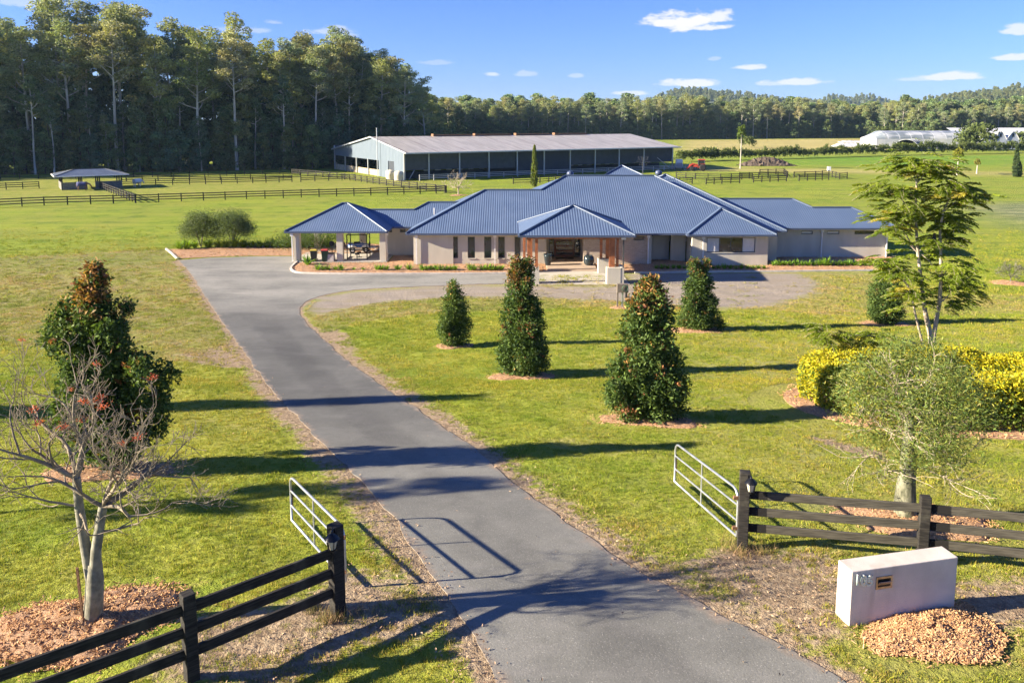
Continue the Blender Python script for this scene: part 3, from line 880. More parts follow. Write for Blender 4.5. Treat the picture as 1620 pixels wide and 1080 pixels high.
def build_walls():
    # left bedrooms
    Y = 67.6
    wall(-8.45, -5.05, Y - .12)
    wins = []
    for a, b in ((713, 724.5), (740, 751.5), (766, 777.5), (788, 798.5), (814, 823.5)):
        wins.append((X_at(a, Y), X_at(b, Y), .52, 2.38))
    wall(-5.05, 2.9, Y, wins)
    for w in wins: window(w[0], w[1], Y, w[2], w[3])
    # side walls of the left block, lit by the low sun
    MB().box(-8.45, -8.21, Y + .12, 79.4, -.1, 2.62).build('wall', 'render_wall', house); MB().box(2.75, 2.99, Y + .24, 70.4, -.1, 2.62).build('wall', 'render_wall', house)
    MB().box(-8.2, 33, 80.5, 80.7, -.1, 2.6).build('wall', 'render_wall', house)
    # entry
    Y = 70.4
    xa, xb = X_at(868.5, Y), X_at(918.5, Y)
    wall(3.0, 6.4, Y, [(xa, xb, .14, 2.5)])
    d0, d1 = X_at(877, Y), X_at(909, Y)
    mb = MB()
    for a, b in ((d0, d0 + .16), (d1 - .16, d1)): mb.box(a, b, Y + .06, Y + .12, .15, 2.45)
    zs = [.15, .62, 1.08, 1.54, 2.0, 2.32]
    for k, z in enumerate(zs): mb.box(d0 + .16, d1 - .16, Y + .06, Y + .12, z, z + (.2 if k in (0, 5) else .13))
    dr = mb.build('front_door', 'timber_dark', house); dr['label'] = 'wide red brown timber door with four glass strips'
    for k in range(5):
        a = zs[k] + (.2 if k == 0 else .13)
        MB().box(d0 + .16, d1 - .16, Y + .085, Y + .095, a, zs[k + 1]).build('pane', 'window_glass', dr)
    MB().tube([(d1 - .09, Y + .02, .9), (d1 - .09, Y + .02, 1.7)], .02, 6).build('handle', 'white_trim', dr)
    for a, b in ((xa, d0), (d1, xb)):
        window(a + .01, b - .01, Y, .15, 2.45, (), False)
    # stone clad wall
    Y = 67.6
    x0, x1 = 6.4, 11.75
    ow = [(X_at(948, Y), X_at(964.5, Y), 2.1, 2.42), (X_at(1002, Y), X_at(1019, Y), 2.05, 2.42)]
    wall(x0, x1, Y, ow, mat='stone_clad')
    for w in ow: window(w[0], w[1], Y, w[2], w[3], (), False)
    MB().box(6.15, 6.41, Y - .04, 70.4, -.1, 2.619).build('wall', 'stone_clad', house)
    MB().box(11.7, 11.98, Y - .06, 69.6, -.1, 2.62).build('wall', 'render_wall', house)
    # recess and the guest wing
    wall(11.98, 13.9, 69.7, [(12.0, 12.5, 2.1, 2.42)]); window(12.0, 12.5, 69.7, 2.1, 2.42, (), False)
    wall(13.9, 15.2, 68.9)
    Y = 66.85
    wx = [X_at(v, Y) for v in (1118, 1138, 1156, 1174.5, 1194.5)]
    wall(15.3, 21.75, Y, [(wx[0], wx[4], 1.15, 2.42)])
    window(wx[0], wx[4], Y, 1.15, 2.42, wx[1:4], True, panes=['blind', 'window_glass', 'window_glass', 'blind'])
    MB().box(15.3, 15.54, Y + .24, 69.0, -.1, 2.62).build('wall', 'render_wall', house); MB().box(21.51, 21.75, Y + .24, 70, -.1, 2.62).build('wall', 'render_wall', house)
    wall(21.75, 23.3, 69.2)
    MB().box(23.06, 23.3, 69.44, 71.1, -.1, 2.62).build('wall', 'render_wall', house)
    Y = 71.05
    ow = [(X_at(1267, Y), X_at(1285, Y), 2.1, 2.42), (X_at(1308, Y), X_at(1327, Y), 2.1, 2.42), (X_at(1351, Y), X_at(1388, Y), 2.1, 2.42)]
    wall(23.3, 33.9, Y, ow)
    for i, w in enumerate(ow): window(w[0], w[1], Y, w[2], w[3], (), True, panes=None if i == 2 else ['blind'])
    MB().box(33.66, 33.9, Y + .24, 76, -.1, 2.62).build('wall', 'render_wall', house)
    # breezeway wall
    Y = 72.0
    ow = [(X_at(609, Y), X_at(620.5, Y), 2.12, 2.42), (X_at(633, Y), X_at(642, Y), 2.12, 2.42)]
    wall(-11.3, -8.45, Y, ow)
    for w in ow: window(w[0], w[1], Y, w[2], w[3], (), False)
    # carport columns
    for x, y in ((-18.75, 68.75), (-15.0, 68.75), (-11.25, 68.75), (-18.75, 76.0), (-14.4, 76.0), (-11.25, 76.0)):
        bevel(MB().box(x - .27, x + .27, y - .27, y + .27, -.1, 2.6).build('column', 'render_wall', house), .015)
    # meter box and hose reel on the sunny side wall
    MB().box(-8.54, -8.452, 69.0, 69.6, .9, 1.6).build('meter_box', 'white_trim', house)
    # downpipes with rain heads
    for x, y, px in ((X_at(659, 67.4), 67.42, 0), (X_at(783, 67.5), 67.54, 0), (X_at(1025.5, 67.4), 67.46, 0), (X_at(1112.5, 66.7), 66.78, 0), (X_at(1300, 70.9), 70.98, 0), (X_at(1403, 70.9), 70.98, 0), (-19.1, 68.43, 0), (-10.95, 68.9, 0)):
        dp = MB().box(x - .05, x + .05, y - .09, y - .005, -.05, 2.32).build('downpipe', 'white_trim', house)
        MB().box(x - .13, x + .13, y - .17, y - .004, 2.32, 2.56).build('rain_head', 'white_trim', dp)
build_walls()

def build_portico():
    # low rendered piers, each carrying timber posts
    for x0, x1, y0, y1, h in ((1.05, 2.05, 59.0, 59.75, 1.28), (7.15, 8.2, 59.0, 59.75, 1.28), (.75, 1.75, 63.6, 64.3, 1.2), (6.95, 7.9, 63.2, 63.9, 1.2)):
        bevel(MB().box(x0, x1, y0, y1, -.1, h).build('pier', 'render_wall', house), .015)
    bevel(MB().box(8.2, 8.45, 59.02, 60.4, -.1, 1.3).build('pier', 'render_wall', house), .015)
    for x, y, w, z in ((1.28, 59.35, .26, 1.27), (1.85, 59.4, .22, 1.27), (1.0, 63.95, .2, 1.19), (1.55, 63.95, .22, 1.19),
                       (7.55, 59.4, .42, 1.27), (7.98, 59.5, .18, 1.27), (7.2, 63.55, .2, 1.19), (7.7, 63.5, .26, 1.19)):
        bevel(MB().box(x - w / 2, x + w / 2, y - .11, y + .11, z, 3.62).build('post', 'timber_red', house), .008)
    for a, b in (((1.1, 59.4, 3.52), (8.2, 59.4, 3.52)), ((1.1, 63.9, 3.52), (8.2, 63.9, 3.52))):
        MB().beam(a, b, .12, .2).build('beam', 'timber_red', house)
    dp = MB().box(8.3, 8.4, 58.86, 58.94, 1.3, 3.45).build('downpipe', 'alu_dark', house)
    MB().box(8.2, 8.5, 58.8, 58.98, 3.45, 3.66).build('rain_head', 'white_trim', dp)
    # roof fittings
    for px, py, Y in ((902, 276, 77.5), (1042, 274.5, 78.5)):
        p = atY(px, py, Y)
        t = MB().lathe((p.x, p.y, p.z - .6), [(.12, 0), (.12, .35), (.16, .42), (.30, .5), (.36, .68), (.28, .86), (.08, .95)], 14).build('roof_ventilator', 'gutter_blue', house)
    p = atY(1017, 277, 76.2)
    a = MB(); a.tube([(p.x, p.y, p.z - .2), (p.x, p.y, p.z + 1.75)], .03, 6)
    for z, w in ((1.7, .55), (1.5, .48), (1.25, .7), (1.0, .4)):
        a.tube([(p.x - w, p.y, p.z + z), (p.x + w, p.y, p.z + z)], .018, 5)
        for k in (-.8, -.3, .3, .8): a.tube([(p.x + w * k, p.y, p.z + z - .12), (p.x + w * k, p.y, p.z + z + .12)], .012, 4)
    a.build('tv_antenna', 'alu_dark', house)
    p = atY(687, 337, 69.7)
    MB().tube([p + Vector((0, 0, -.15)), p + Vector((0, 0, .45))], .04, 6).build('vent_pipe', 'white_trim', house)
build_portico()
# ================================================================== FENCES AND GATES
def timber_mats():
    m, nt = new_mat('fence_timber'); g = G(nt)
    p = g.obj(); st = g.noise(g.map(p, (1.2, 14, 14)), 3, 4, .6); n = g.noise(p, 2.5, 4)
    col = g.mix(g.ramp(st, .35, .7), (.012, .011, .010), (.040, .036, .030))
    col = g.mix(g.math('MULTIPLY', g.ramp(n, .5, .72), .7), col, (.085, .080, .058))
    g.out(g.bsdf(col, .82, 0, g.bump(st, .35, .02), .25))
    m, nt = new_mat('rail_weathered'); g = G(nt)
    p = g.obj(); st = g.noise(g.map(p, (1.0, 16, 16)), 3, 5, .6); n = g.noise(g.map(p, (.8, 3, 3)), 2.5, 4)
    col = g.mix(g.ramp(st, .35, .7), (.045, .041, .032), (.095, .087, .066))
    sx = g.new('ShaderNodeSeparateXYZ'); g.put(sx.inputs[0], p)
    col = g.mix(g.ramp(g.math('ADD', sx.outputs[0], g.math('MULTIPLY', n, .04)), .42, .44, 1, 0), col, (.014, .013, .012))
    g.out(g.bsdf(col, .85, 0, g.bump(st, .35, .02), .2))
    plain('galv', (.50, .52, .53), .38, .75, .15, 6, .1, 40, .5)
    plain('rust', (.20, .11, .06), .8, .2, .3, 8, .3, 40)
    plain('black_iron', (.012, .013, .016), .35, .3, .2, 8, .1, 40)
    plain('white_rail', (.40, .40, .39), .6, .2, .1)
    plain('wire_post', (.16, .15, .13), .85, 0, .2)
timber_mats()
_post = MB().box(-.5, .5, -.5, .5, 0, 1).mesh('post', 'fence_timber')
_rail = MB().box(0, 1, -.5, .5, -.5, .5).mesh('rail', 'fence_timber')
_post_w = MB().box(-.5, .5, -.5, .5, 0, 1).mesh('post', 'white_rail')
_rail_w = MB().box(0, 1, -.5, .5, -.5, .5).mesh('rail', 'white_rail')
def fence(pts, label, h=1.3, pw=.15, rails=(.42, .80, 1.16), rh=.14, rt=.045, spacing=2.6, post=_post, rail=_rail, group=None, name='paddock_fence', posts=None):
    """timber fence through ground points; every post and rail its own part"""
    pts = [Vector((p[0], p[1])) for p in pts]
    base = gpt(pts[0].x, pts[0].y)
    root = thing(name, label, 'fence', base, 0, group)
    stations = []
    for a, b in zip(pts[:-1], pts[1:]):
        L_ = (b - a).length; n = max(1, round(L_ / spacing))
        for i in range(n): stations.append(a + (b - a) * (i / n))
    stations.append(pts[-1])
    S = [gpt(p.x, p.y) for p in stations]
    for i, p in enumerate(S):
        d = (S[min(i + 1, len(S) - 1)] - S[max(i - 1, 0)])
        o = link('post', post, root, p - base - Vector((0, 0, .15)), atan2(d.y, d.x), (pw, pw, h + .15 + random.uniform(-.03, .03)))
    for a, b in zip(S[:-1], S[1:]):
        d = b - a; L_ = d.length
        yaw = atan2(d.y, d.x); pit = -atan2(d.z, sqrt(d.x ** 2 + d.y ** 2))
        nrm = Vector((-d.y, d.x, 0)).normalized() * (pw * .5)
        for z in rails:
            link('rail', rail, root, a - base + Vector((0, 0, z + random.uniform(-.015, .015))), (0, pit, yaw), (L_, rt, rh))
    return root

def build_near_fences():
    # gate posts from their height in the picture; each 1.5 m
    GL = gpt(-2.70, 11.45); GR = gpt(4.28, 13.9)
    L2 = gpt(*at(304, 1076)[:2]); 
    R2 = gpt(*at(1457, 893)[:2])
    d = (L2 - GL).normalized()
    L3 = gpt(L2.x + d.x * 2.6 - .15, L2.y + d.y * 2.6 + .08); L4 = gpt(L3.x + d.x * 2.6 - .2, L3.y + d.y * 2.6 + .1)
    R3 = gpt(*at(1730, 925)[:2]); R4 = gpt(R3.x + 3.4, R3.y - .35)
    def near(nodes, label, heights, railmat, seed):
        random.seed(seed)
        base = nodes[0]
        root = thing('entrance_fence', label, 'fence', base)
        for i, (p, h) in enumerate(zip(nodes, heights)):
            dd = nodes[min(i + 1, len(nodes) - 1)] - nodes[max(i - 1, 0)]
            w = .19 if i == 0 else .17
            o = MB().box(-w / 2, w / 2, -w / 2, w / 2, -.3, h).build('post', 'fence_timber', root, loc=p - base, rot=atan2(dd.y, dd.x))
            bevel(o, .012, 2)
        for i in range(len(nodes) - 1):
            a, b = nodes[i], nodes[i + 1]
            for z in (.42, .74, 1.06):
                za = a + Vector((0, 0, z)) - base; zb = b + Vector((0, 0, z)) - base
                dd = zb - za
                o = MB().box(0, dd.length, -.026, .026, -.075, .075).build('rail', railmat, root, loc=za, rot=(0, -atan2(dd.z, sqrt(dd.x ** 2 + dd.y ** 2)), atan2(dd.y, dd.x)))
                bevel(o, .006, 1)
        return root
    Lx_ = [gpt(L4.x + d.x * 2.6 * k - .3 * k, L4.y + d.y * 2.6 * k + .15 * k) for k in (1, 2)]
    Rx_ = [gpt(R4.x + 3.4 * k, R4.y - .3 * k) for k in range(1, 6)]
    near([GL, L2, L3, L4] + Lx_, 'black three rail timber fence running down beside the bare flowering tree', [1.5] + [1.28] * 5, 'fence_timber', 3)
    near([GR, R2, R3, R4] + Rx_, 'weathered three rail timber fence behind the white letterbox wall', [1.5, 1.28] + [1.25] * 7, 'rail_weathered', 4)
    # carriage lanterns on the gate posts
    def lantern(p, label, rotz):
        t = thing('post_lantern', label, 'lantern', p, rotz, 'lanterns on the gate posts')
        mb = MB()
        mb.box(-.03, .03, .06, .11, -.05, .1)                        # bracket against the post
        mb.tube([(0, .06, .07), (0, .02, .12), (0, -.03, .08)], .012, 6)
        mb.lathe((0, -.03, 0), [(.125, 0), (.115, .02), (.05, .075), (.02, .09), (.02, .12)], 6)
        mb.build('cap', 'black_iron', t)
        mb = MB()
        for k in range(6):
            a = 2 * pi * k / 6
            mb.tube([(.095 * cos(a), -.03 + .095 * sin(a), .0), (.06 * cos(a), -.03 + .06 * sin(a), -.16)], .008, 4)
        mb.lathe((0, -.03, -.175), [(.03, -.02), (.068, 0), (.068, .018)], 6)
        mb.build('cage', 'black_iron', t)
        MB().lathe((0, -.03, -.155), [(.052, 0), (.085, .15)], 6).build('glass', 'lamp_glass', t)
    plain('lamp_glass', (.55, .50, .38), .15, 0, .1, 5, .05, 30, .5)
    lantern(GL + Vector((0, -.18, 1.38)), 'black hexagonal lantern on gate post of the black fence', 0)
    lantern(GR + Vector((.05, -.18, 1.38)), 'black hexagonal lantern on gate post of the weathered fence', 0)
    # galvanised farm gates swung open up the drive
    def gate(hinge, free, label):
        a, b = Vector(hinge), Vector(free)
        t = thing('farm_gate', label, 'gate', (a.x, a.y, float(gz(a.x, a.y))), 0, 'open farm gates')
        o = Vector((a.x, a.y, float(gz(a.x, a.y))))
        H0, H1 = .13, 1.05
        za = a.z; zb = b.z
        def pt(s, h):
            return Vector((a.x + (b.x - a.x) * s, a.y + (b.y - a.y) * s, za + (zb - za) * s + h)) - o
        r = .024
        top = [pt(0, H0), pt(0, H1 - .22), pt(.012, H1 - .09), pt(.03, H1 - .03), pt(.06, H1), pt(.5, H1), pt(.94, H1), pt(.97, H1 - .02), pt(.99, H1 - .07), pt(1, H1 - .16), pt(1, H0)]
        MB().tube(top + [pt(.5, H0), pt(0, H0)], r, 8).build('frame', 'galv', t)
        for h in (H0 + .31, H0 + .62): MB().tube([pt(0, h), pt(1, h)], .019, 8).build('rail', 'galv', t)
        MB().tube([pt(.53, H0), pt(.53, H1)], .017, 8).build('stay', 'galv', t)
        ch = MB()
        for k in range(9): ch.lathe(tuple(pt(1, H0 + .62 - .05 * k) + Vector((.03, 0, 0))), [(.012, 0), (.02, .02), (.012, .04)], 5)
        ch.build('chain', 'rust', t)
        hg = MB()
        for h in (.3, .9): hg.box(*(lambda c: (c.x - .09, c.x + .02, c.y - .03, c.y + .03, c.z - .03, c.z + .03))(pt(0, h)))
        hg.build('hinge', 'rust', t)
    def at_z(px, py, z):
        r = ray(px, py); t_ = (z - CZ) / r[2]
        return Vector((r[0] * t_, r[1] * t_, z))
    def solve_free(px, py_top, py_bot, H):
        rb, rt = ray(px, py_bot), ray(px, py_top)
        Y = H / (rt[2] / rt[1] - rb[2] / rb[1])
        p = atY(px, py_bot, Y); return p
    fr = at(1067, 770); fl = at(462, 832); hr = at(1165, 858); hl = at(547, 930)
    gate(hr, fr, 'grey tubular farm gate swung open on the lawn side nearer the conical trees')
    gate(hl, fl, 'grey tubular farm gate behind the black fence post, swung open along the drive')
build_near_fences()

# letterbox wall ----------------------------------------------------
def build_letterbox():
    plain('white_render', (.56, .495, .43), .85, 0, .10, 2, .3, 60, .25, (.36, .30, .24))
    plain('steel_plate', (.33, .30, .26), .35, .8, .2, 8, .1, 40)
    m, nt = new_mat('green_glass'); g = G(nt)
    g.out(g.bsdf(g.mix(g.noise(g.obj(), 12, 3), (.30, .42, .38), (.55, .66, .61)), .12, 0, None, .8))
    A = at(1343, 990); yaw = radians(12.6); L_ = 1.86
    d = Vector((cos(yaw), sin(yaw), 0)) * L_
    t = thing('letterbox_wall', 'low white rendered letterbox wall standing in orange mulch by the drive', 'letterbox', (A.x, A.y, A.z), yaw)
    W, Hh = .34, .88
    # hole for the slot: built as a block with a recessed plate
    w = MB().box(0, L_, 0, W, -.25, Hh).build('wall', 'white_render', t); bevel(w, .012, 2)
    zc = Hh - .24
    pl = MB()
    x0, x1, z0, z1 = .42, .70, zc - .1, zc + .1
    pl.box(x0, x1, -.012, -.003, z0, z0 + .035); pl.box(x0, x1, -.012, -.003, z1 - .035, z1)
    pl.box(x0, x0 + .03, -.012, -.003, z0 + .035, z1 - .035); pl.box(x1 - .03, x1, -.012, -.003, z0 + .035, z1 - .035)
    p = pl.build('mail_slot', 'steel_plate', t)
    MB().box(x0 + .03, x1 - .03, -.006, -.0025, z0 + .035, z1 - .035).build('slot_opening', 'black_iron', p)
    M = Matrix.Translation((0, -.022, 0)) @ Matrix.Rotation(radians(-24), 4, 'X')
    MB().box(x0 + .035, x1 - .035, -.004, .004, -.035, .035, Matrix.Translation((0, -.02, zc - .005)) @ Matrix.Rotation(radians(28), 4, 'X')).build('flap', 'steel_plate', p)
    # glass house number on studs
    for k, ch in enumerate('105'):
        cu = bpy.data.curves.new('digit', 'FONT'); cu.body = ch; cu.size = .215; cu.extrude = .008; cu.offset = .008; cu.align_x = 'CENTER'
        tmp = bpy.data.objects.new('digit', cu); COL.objects.link(tmp)
        bpy.context.view_layer.update()
        me = bpy.data.meshes.new_from_object(tmp.evaluated_get(bpy.context.evaluated_depsgraph_get()))
        bpy.data.objects.remove(tmp)
        me.materials.clear(); me.materials.append(MATS['green_glass'])
        dg = link('number_digit', me, t, (.085 + .105 * k, -.03, Hh - .20 - .02 * k), (radians(90), 0, 0))
        for z in (.04, .15):
            MB().tube([(0, z, -.03), (0, z, .012)], .012, 8).build('stud', 'galv', dg)
    c = A + d * .62 + Vector((d.y, -d.x, 0)).normalized() * .42
    mulch_mound(c.x, c.y, 1.12, .58, .12, 5, 'heap of orange mulch against the white letterbox wall', yaw + .05, 6500)
build_letterbox()

# ================================================================== PADDOCK FENCES
def ppx(l): return [at(*p)[:2] for p in l]
def build_paddocks():
    g = 'dark timber fences round the left paddocks'
    fence(ppx([(-60, 331), (35, 326.5), (70, 325), (215, 321), (390, 315), (560, 310), (690, 306), (706, 305)]), 'long dark three rail fence across the lawn ahead of the horse shelter', spacing=2.9, group=g)
    fence(ppx([(-60, 303), (10, 300), (62, 298)]), 'short dark fence ending at the open back of the horse shelter', spacing=2.8, group=g)
    fence(ppx([(152, 296), (180, 307), (214, 321)]), 'dark fence running from the horse shelter to the lawn fence', spacing=2.2, group=g)
    fence(ppx([(192, 294), (300, 292), (400, 290), (462, 288)]), 'dark fence on the far side of the grey horse', spacing=2.9, group=g)
    fence(ppx([(200, 287), (300, 286), (420, 284), (476, 283)]), 'thin dark fence nearest the forest shade behind the grey horse', spacing=3.2, group=g)
    fence(ppx([(476, 288), (520, 286), (562, 285)]), 'dark fence beside the open end of the big shed', spacing=2.8, group=g)
    fence(ppx([(545, 284), (600, 292), (660, 300), (704, 305)]), 'dark fence closing the paddock by the cream tanks', spacing=2.9, group=g)
    fence(ppx([(462, 276), (500, 279), (545, 284)]), 'grey fence leading up to the open end of the big shed', spacing=2.8, group=g)
    fence(ppx([(-60, 284.5), (120, 282), (300, 279), (470, 275)]), 'faint dark fence along the foot of the forest', spacing=3.6, group=g, rails=(.5, 1.1), rh=.1)
    g = 'dark timber yards between the house and the tractor'
    specs = [([(812, 291.5), (840, 291), (868, 289)], 'dark yard rails beside the lone cypress'),
             ([(868, 289), (900, 286)], 'dark yard rails beyond the lone cypress'),
             ([(1060, 293), (1075, 292), (1095, 291)], 'dark yard rails showing just above the ridge of the house'),
             ([(1117, 292), (1142, 291), (1170, 290)], 'dark yard rails between the ridge and the gap by the tractor'),
             ([(1192, 289), (1218, 288), (1244, 287)], 'dark yard rails facing the brush heap'),
             ([(1264, 286.5), (1290, 285.5), (1311, 284.5)], 'dark yard rails at the open lawn corner'),
             ([(1328, 283.5), (1340, 282.5)], 'last short pair of dark yard rails on the lawn'),
             ([(1100, 284), (1140, 285), (1190, 284)], 'middle row of dark yard rails ahead of the tractor'),
             ([(1170, 283), (1215, 282), (1246, 281)], 'back row of dark yard rails below the brush heap'),
             ([(1256, 281.5), (1290, 280.5), (1311, 279)], 'dark yard rails before the white marker box'),
             ([(1070, 282), (1100, 284)], 'dark yard rails joining the shed track'),
             ([(1202, 277), (1240, 276), (1246, 281)], 'far dark yard rails beside the track'),
             ([(1311, 279), (1328, 283.5)], 'dark yard rails turning towards the last pair')]
    for pts, lab in specs: fence(ppx(pts), lab, spacing=2.5, group=g, h=1.35, rails=(.35, .78, 1.2), rh=.13)
build_paddocks()

# ================================================================== THE RIDING SHED
def build_shed():
    m, nt = new_mat('shed_clad'); g = G(nt)
    p = g.obj(); s = g.new('ShaderNodeSeparateXYZ'); g.put(s.inputs[0], p)
    w = g.math('SINE', g.math('MULTIPLY', g.math('ADD', s.outputs[0], s.outputs[1]), 2 * pi / .8))
    g.out(g.bsdf(g.mix(g.noise(p, .5, 4), (.095, .130, .170), (.14, .18, .225)), .5, .2, g.bump(w, .7, .06), .5))
    m, nt = new_mat('shed_roof'); g = G(nt)
    p = g.obj(); s = g.new('ShaderNodeSeparateXYZ'); g.put(s.inputs[0], p)
    st = g.noise(g.map(p, (1.2, .06, 1)), 1.0, 4)
    col = g.mix(g.ramp(st, .35, .65), (.40, .37, .31), (.52, .48, .41))
    tile = g.math('PINGPONG', s.outputs[0], 3.5)
    seam = g.math('MULTIPLY', g.ramp(tile, .0, .22, 1, 0), g.ramp(g.noise(g.map(p, (.3, .25, 1)), .9, 3), .35, .55))
    col = g.mix(g.math('MULTIPLY', seam, .85), col, (.20, .12, .08))
    g.out(g.bsdf(col, .45, .25, g.bump(g.math('SINE', g.math('MULTIPLY', s.outputs[0], 16)), .3, .04), .5))
    plain('shade_cloth', (.070, .080, .088), .85, 0, .12, .8, .2, 20, .2)
    plain('shed_dark', (.03, .04, .055), .7, 0, .15, .8)
    plain('shed_steel', (.42, .45, .47), .45, .4, .12)
    plain('ply_kick', (.40, .33, .22), .8, 0, .25, 1.5, .2)
    plain('tank_cream', (.55, .50, .38), .6, 0, .08)
    A = Vector((-22.2, 164.0, 0)); U = Vector((cos(radians(31)), sin(radians(31)), 0)); W = Vector((-U.y, U.x, 0))
    yaw = atan2(U.y, U.x)
    t = thing('riding_shed', 'long open sided riding shed with grey skillion panels and pale metal roof', 'shed', A, yaw)
    t.matrix_world = Matrix.Translation(A) @ Matrix.Rotation(yaw, 4, 'Z')
    Lx, D, ov, he, hr = 73.2, 44.0, 2.2, 6.0, 8.6
    # bays along the near side
    bx = [0, 5.5, 12.7, 19.9, 27.1, 34.3, 41.5, 48.7, 55.9, 63.6, 73.0]
    for i, x in enumerate(bx):
        MB().box(x - .13, x + .13, -.32, -.06, -.2, he - .1).build('column', 'shed_steel', t)
        MB().tube([(x, -.3, he - .55), (x + 1.6, -ov + .3, he - .42)], .08, 6).build('awning_bracket', 'shed_steel', t)
    lows = [2.0, 2.0, 1.9, 1.75, .1, .1, 1.9, 1.9, 1.9, 1.9]
    for i in range(10):
        MB().box(bx[i] + .14, bx[i + 1] - .14, -.05, .03, lows[i], he - .1).build('side_panel', 'shade_cloth' if lows[i] > 1 else 'shed_dark', t)
    # far side wall line, ends and inner kick boards so the inside reads dark but real
    MB().box(0, Lx, D - .1, D, 2.4, he).build('rear_panel', 'shed_dark', t)
    for x in bx: MB().box(x - .13, x + .13, D - .3, D - .05, -.2, he).build('column', 'shed_steel', t)
    MB().box(1, Lx - 1, 3.8, 3.95, 0, 1.5).build('kick_board', 'shed_dark', t)
    for i in range(24):
        x = 6 + i * 2.7
        MB().box(x, x + 1.3, 3.5, 3.6, 1.55, 2.3).build('stall_window', 'shed_steel', t)
    # gable end towards the drive
    ym = 17.5
    hl = 5.1                            # the far eave sits lower
    def gz_(y): return he + (hr - he) * y / ym if y < ym else hr + (hl - hr) * (y - ym) / (D - ym)
    mb = MB()
    def gable(y0, y1, zb):
        ys = [y0] + ([ym] if y0 < ym < y1 else []) + [y1]
        top = [(-.02, y, gz_(y) - .12) for y in ys]
        mb.poly([(-.02, y0, zb)] + [(-.02, y1, zb)] + top[::-1], .12, (1, 0, 0))
    gable(0, 5.2, 0); gable(5.2, 8.6, 3.6); gable(8.6, 14.0, 0); gable(14.0, D, 3.5)
    mb.build('gable_wall', 'shed_clad', t)
    MB().box(.12, .18, 5.2, 8.6, 0, 3.6).build('roller_door', 'shed_dark', t)
    for y in (20.5, 28.0, 36.0, D - .2): MB().box(-.1, .16, y - .14, y + .14, -.2, 3.6).build('column', 'shed_steel', t)
    MB().box(.2, .35, 14.2, D - .4, .0, 1.35).build('kick_board', 'ply_kick', t)
    MB().box(Lx - .1, Lx, 0, D, 2.6, he).build('end_panel', 'shed_dark', t)
    # roof
    def plane(pts):
        r = MB(); r.poly(pts, .12); return r
    o0 = he - (hr - he) / ym * ov
    r1 = plane([(-.5, -ov, o0), (Lx + .5, -ov, o0), (Lx + .5, ym, hr), (-.5, ym, hr)]).build('roof', 'shed_roof', t)
    r2 = plane([(Lx + .5, ym, hr), (Lx + .5, D + .6, hl - .1), (-.5, D + .6, hl - .1), (-.5, ym, hr)]).build('roof', 'shed_roof', t)
    MB().beam((-.5, -ov, o0 - .1), (Lx + .5, -ov, o0 - .1), .18, .28).build('gutter', 'shed_steel', r1)
    MB().beam((-.55, -ov, o0 - .05), (-.55, ym, hr - .05), .08, .3).build('barge_board', 'shed_steel', r1)
    MB().beam((-.55, ym, hr - .05), (-.55, D + .6, hl - .1), .08, .3).build('barge_board', 'shed_steel', r2)
    for x in (15, 26, 37.5, 49):
        v = MB(); v.box(x, x + 10, ym - .5, ym + .5, hr + .02, hr + .3); v.box(x - .25, x, ym - .6, ym + .6, hr, hr + .5)
        v.build('ridge_vent', 'rust', r1)
    MB().tube([(-.7, 13.0, 0), (-.7, 13.0, 10.6)], .09, 6).build('mast', 'shed_steel', t)
    MB().tube([(bx[0] - .2, -.5, 0), (bx[0] - .2, -.5, 5.3)], .1, 6).build('downpipe', 'tank_cream', t)
    # diagonal braces
    for a, b in (((2.2, -.2, 2.0), (1.0, -.2, .1)), ((68.0, -.2, 3.0), (72.6, -.2, .1))):
        MB().tube([a, b], .09, 6).build('brace', 'shed_steel', t)
    # tanks
    for px, py, lab in ((618, 284, 'cream round water tank beside the shed roller door'), (631, 286, 'cream round water tank at the shed corner')):
        p = at(px, py)
        k = thing('water_tank', lab, 'water tank', p, 0, 'cream tanks by the shed')
        MB().lathe((0, 0, 0), [(.95, 0), (.97, .1), (.95, .5), (.97, .55), (.95, 1.0), (.97, 1.05), (.95, 1.75), (.6, 1.95), (.25, 2.0)], 20).build('body', 'tank_cream', k)
        MB().lathe((0, 0, 1.98), [(.25, 0), (.25, .06), (.05, .08)], 12).build('lid', 'tank_cream', k)
    # pale rail in front of the shed
    Ao = A - W * 3.2
    fence([(Ao + U * s)[:2] for s in (2, 18)], 'pale rail fence along the shed by the bare round tree', 1.25, .14, (.45, .8, 1.15), .13, .05, 3.2, _post_w, _rail_w, 'pale rails along the shed', 'shed_rail_fence')
    fence([(Ao + U * s)[:2] for s in (18.4, 50)], 'pale rail fence along the middle of the shed', 1.25, .14, (.45, .8, 1.15), .13, .05, 3.6, _post_w, _rail_w, 'pale rails along the shed', 'shed_rail_fence')
    fence([(Ao + U * s)[:2] for s in (50.4, 78)], 'pale rail fence along the shed end nearest the tractor', 1.25, .14, (.45, .8, 1.15), .13, .05, 3.6, _post_w, _rail_w, 'pale rails along the shed', 'shed_rail_fence')
    return t
shed = build_shed()

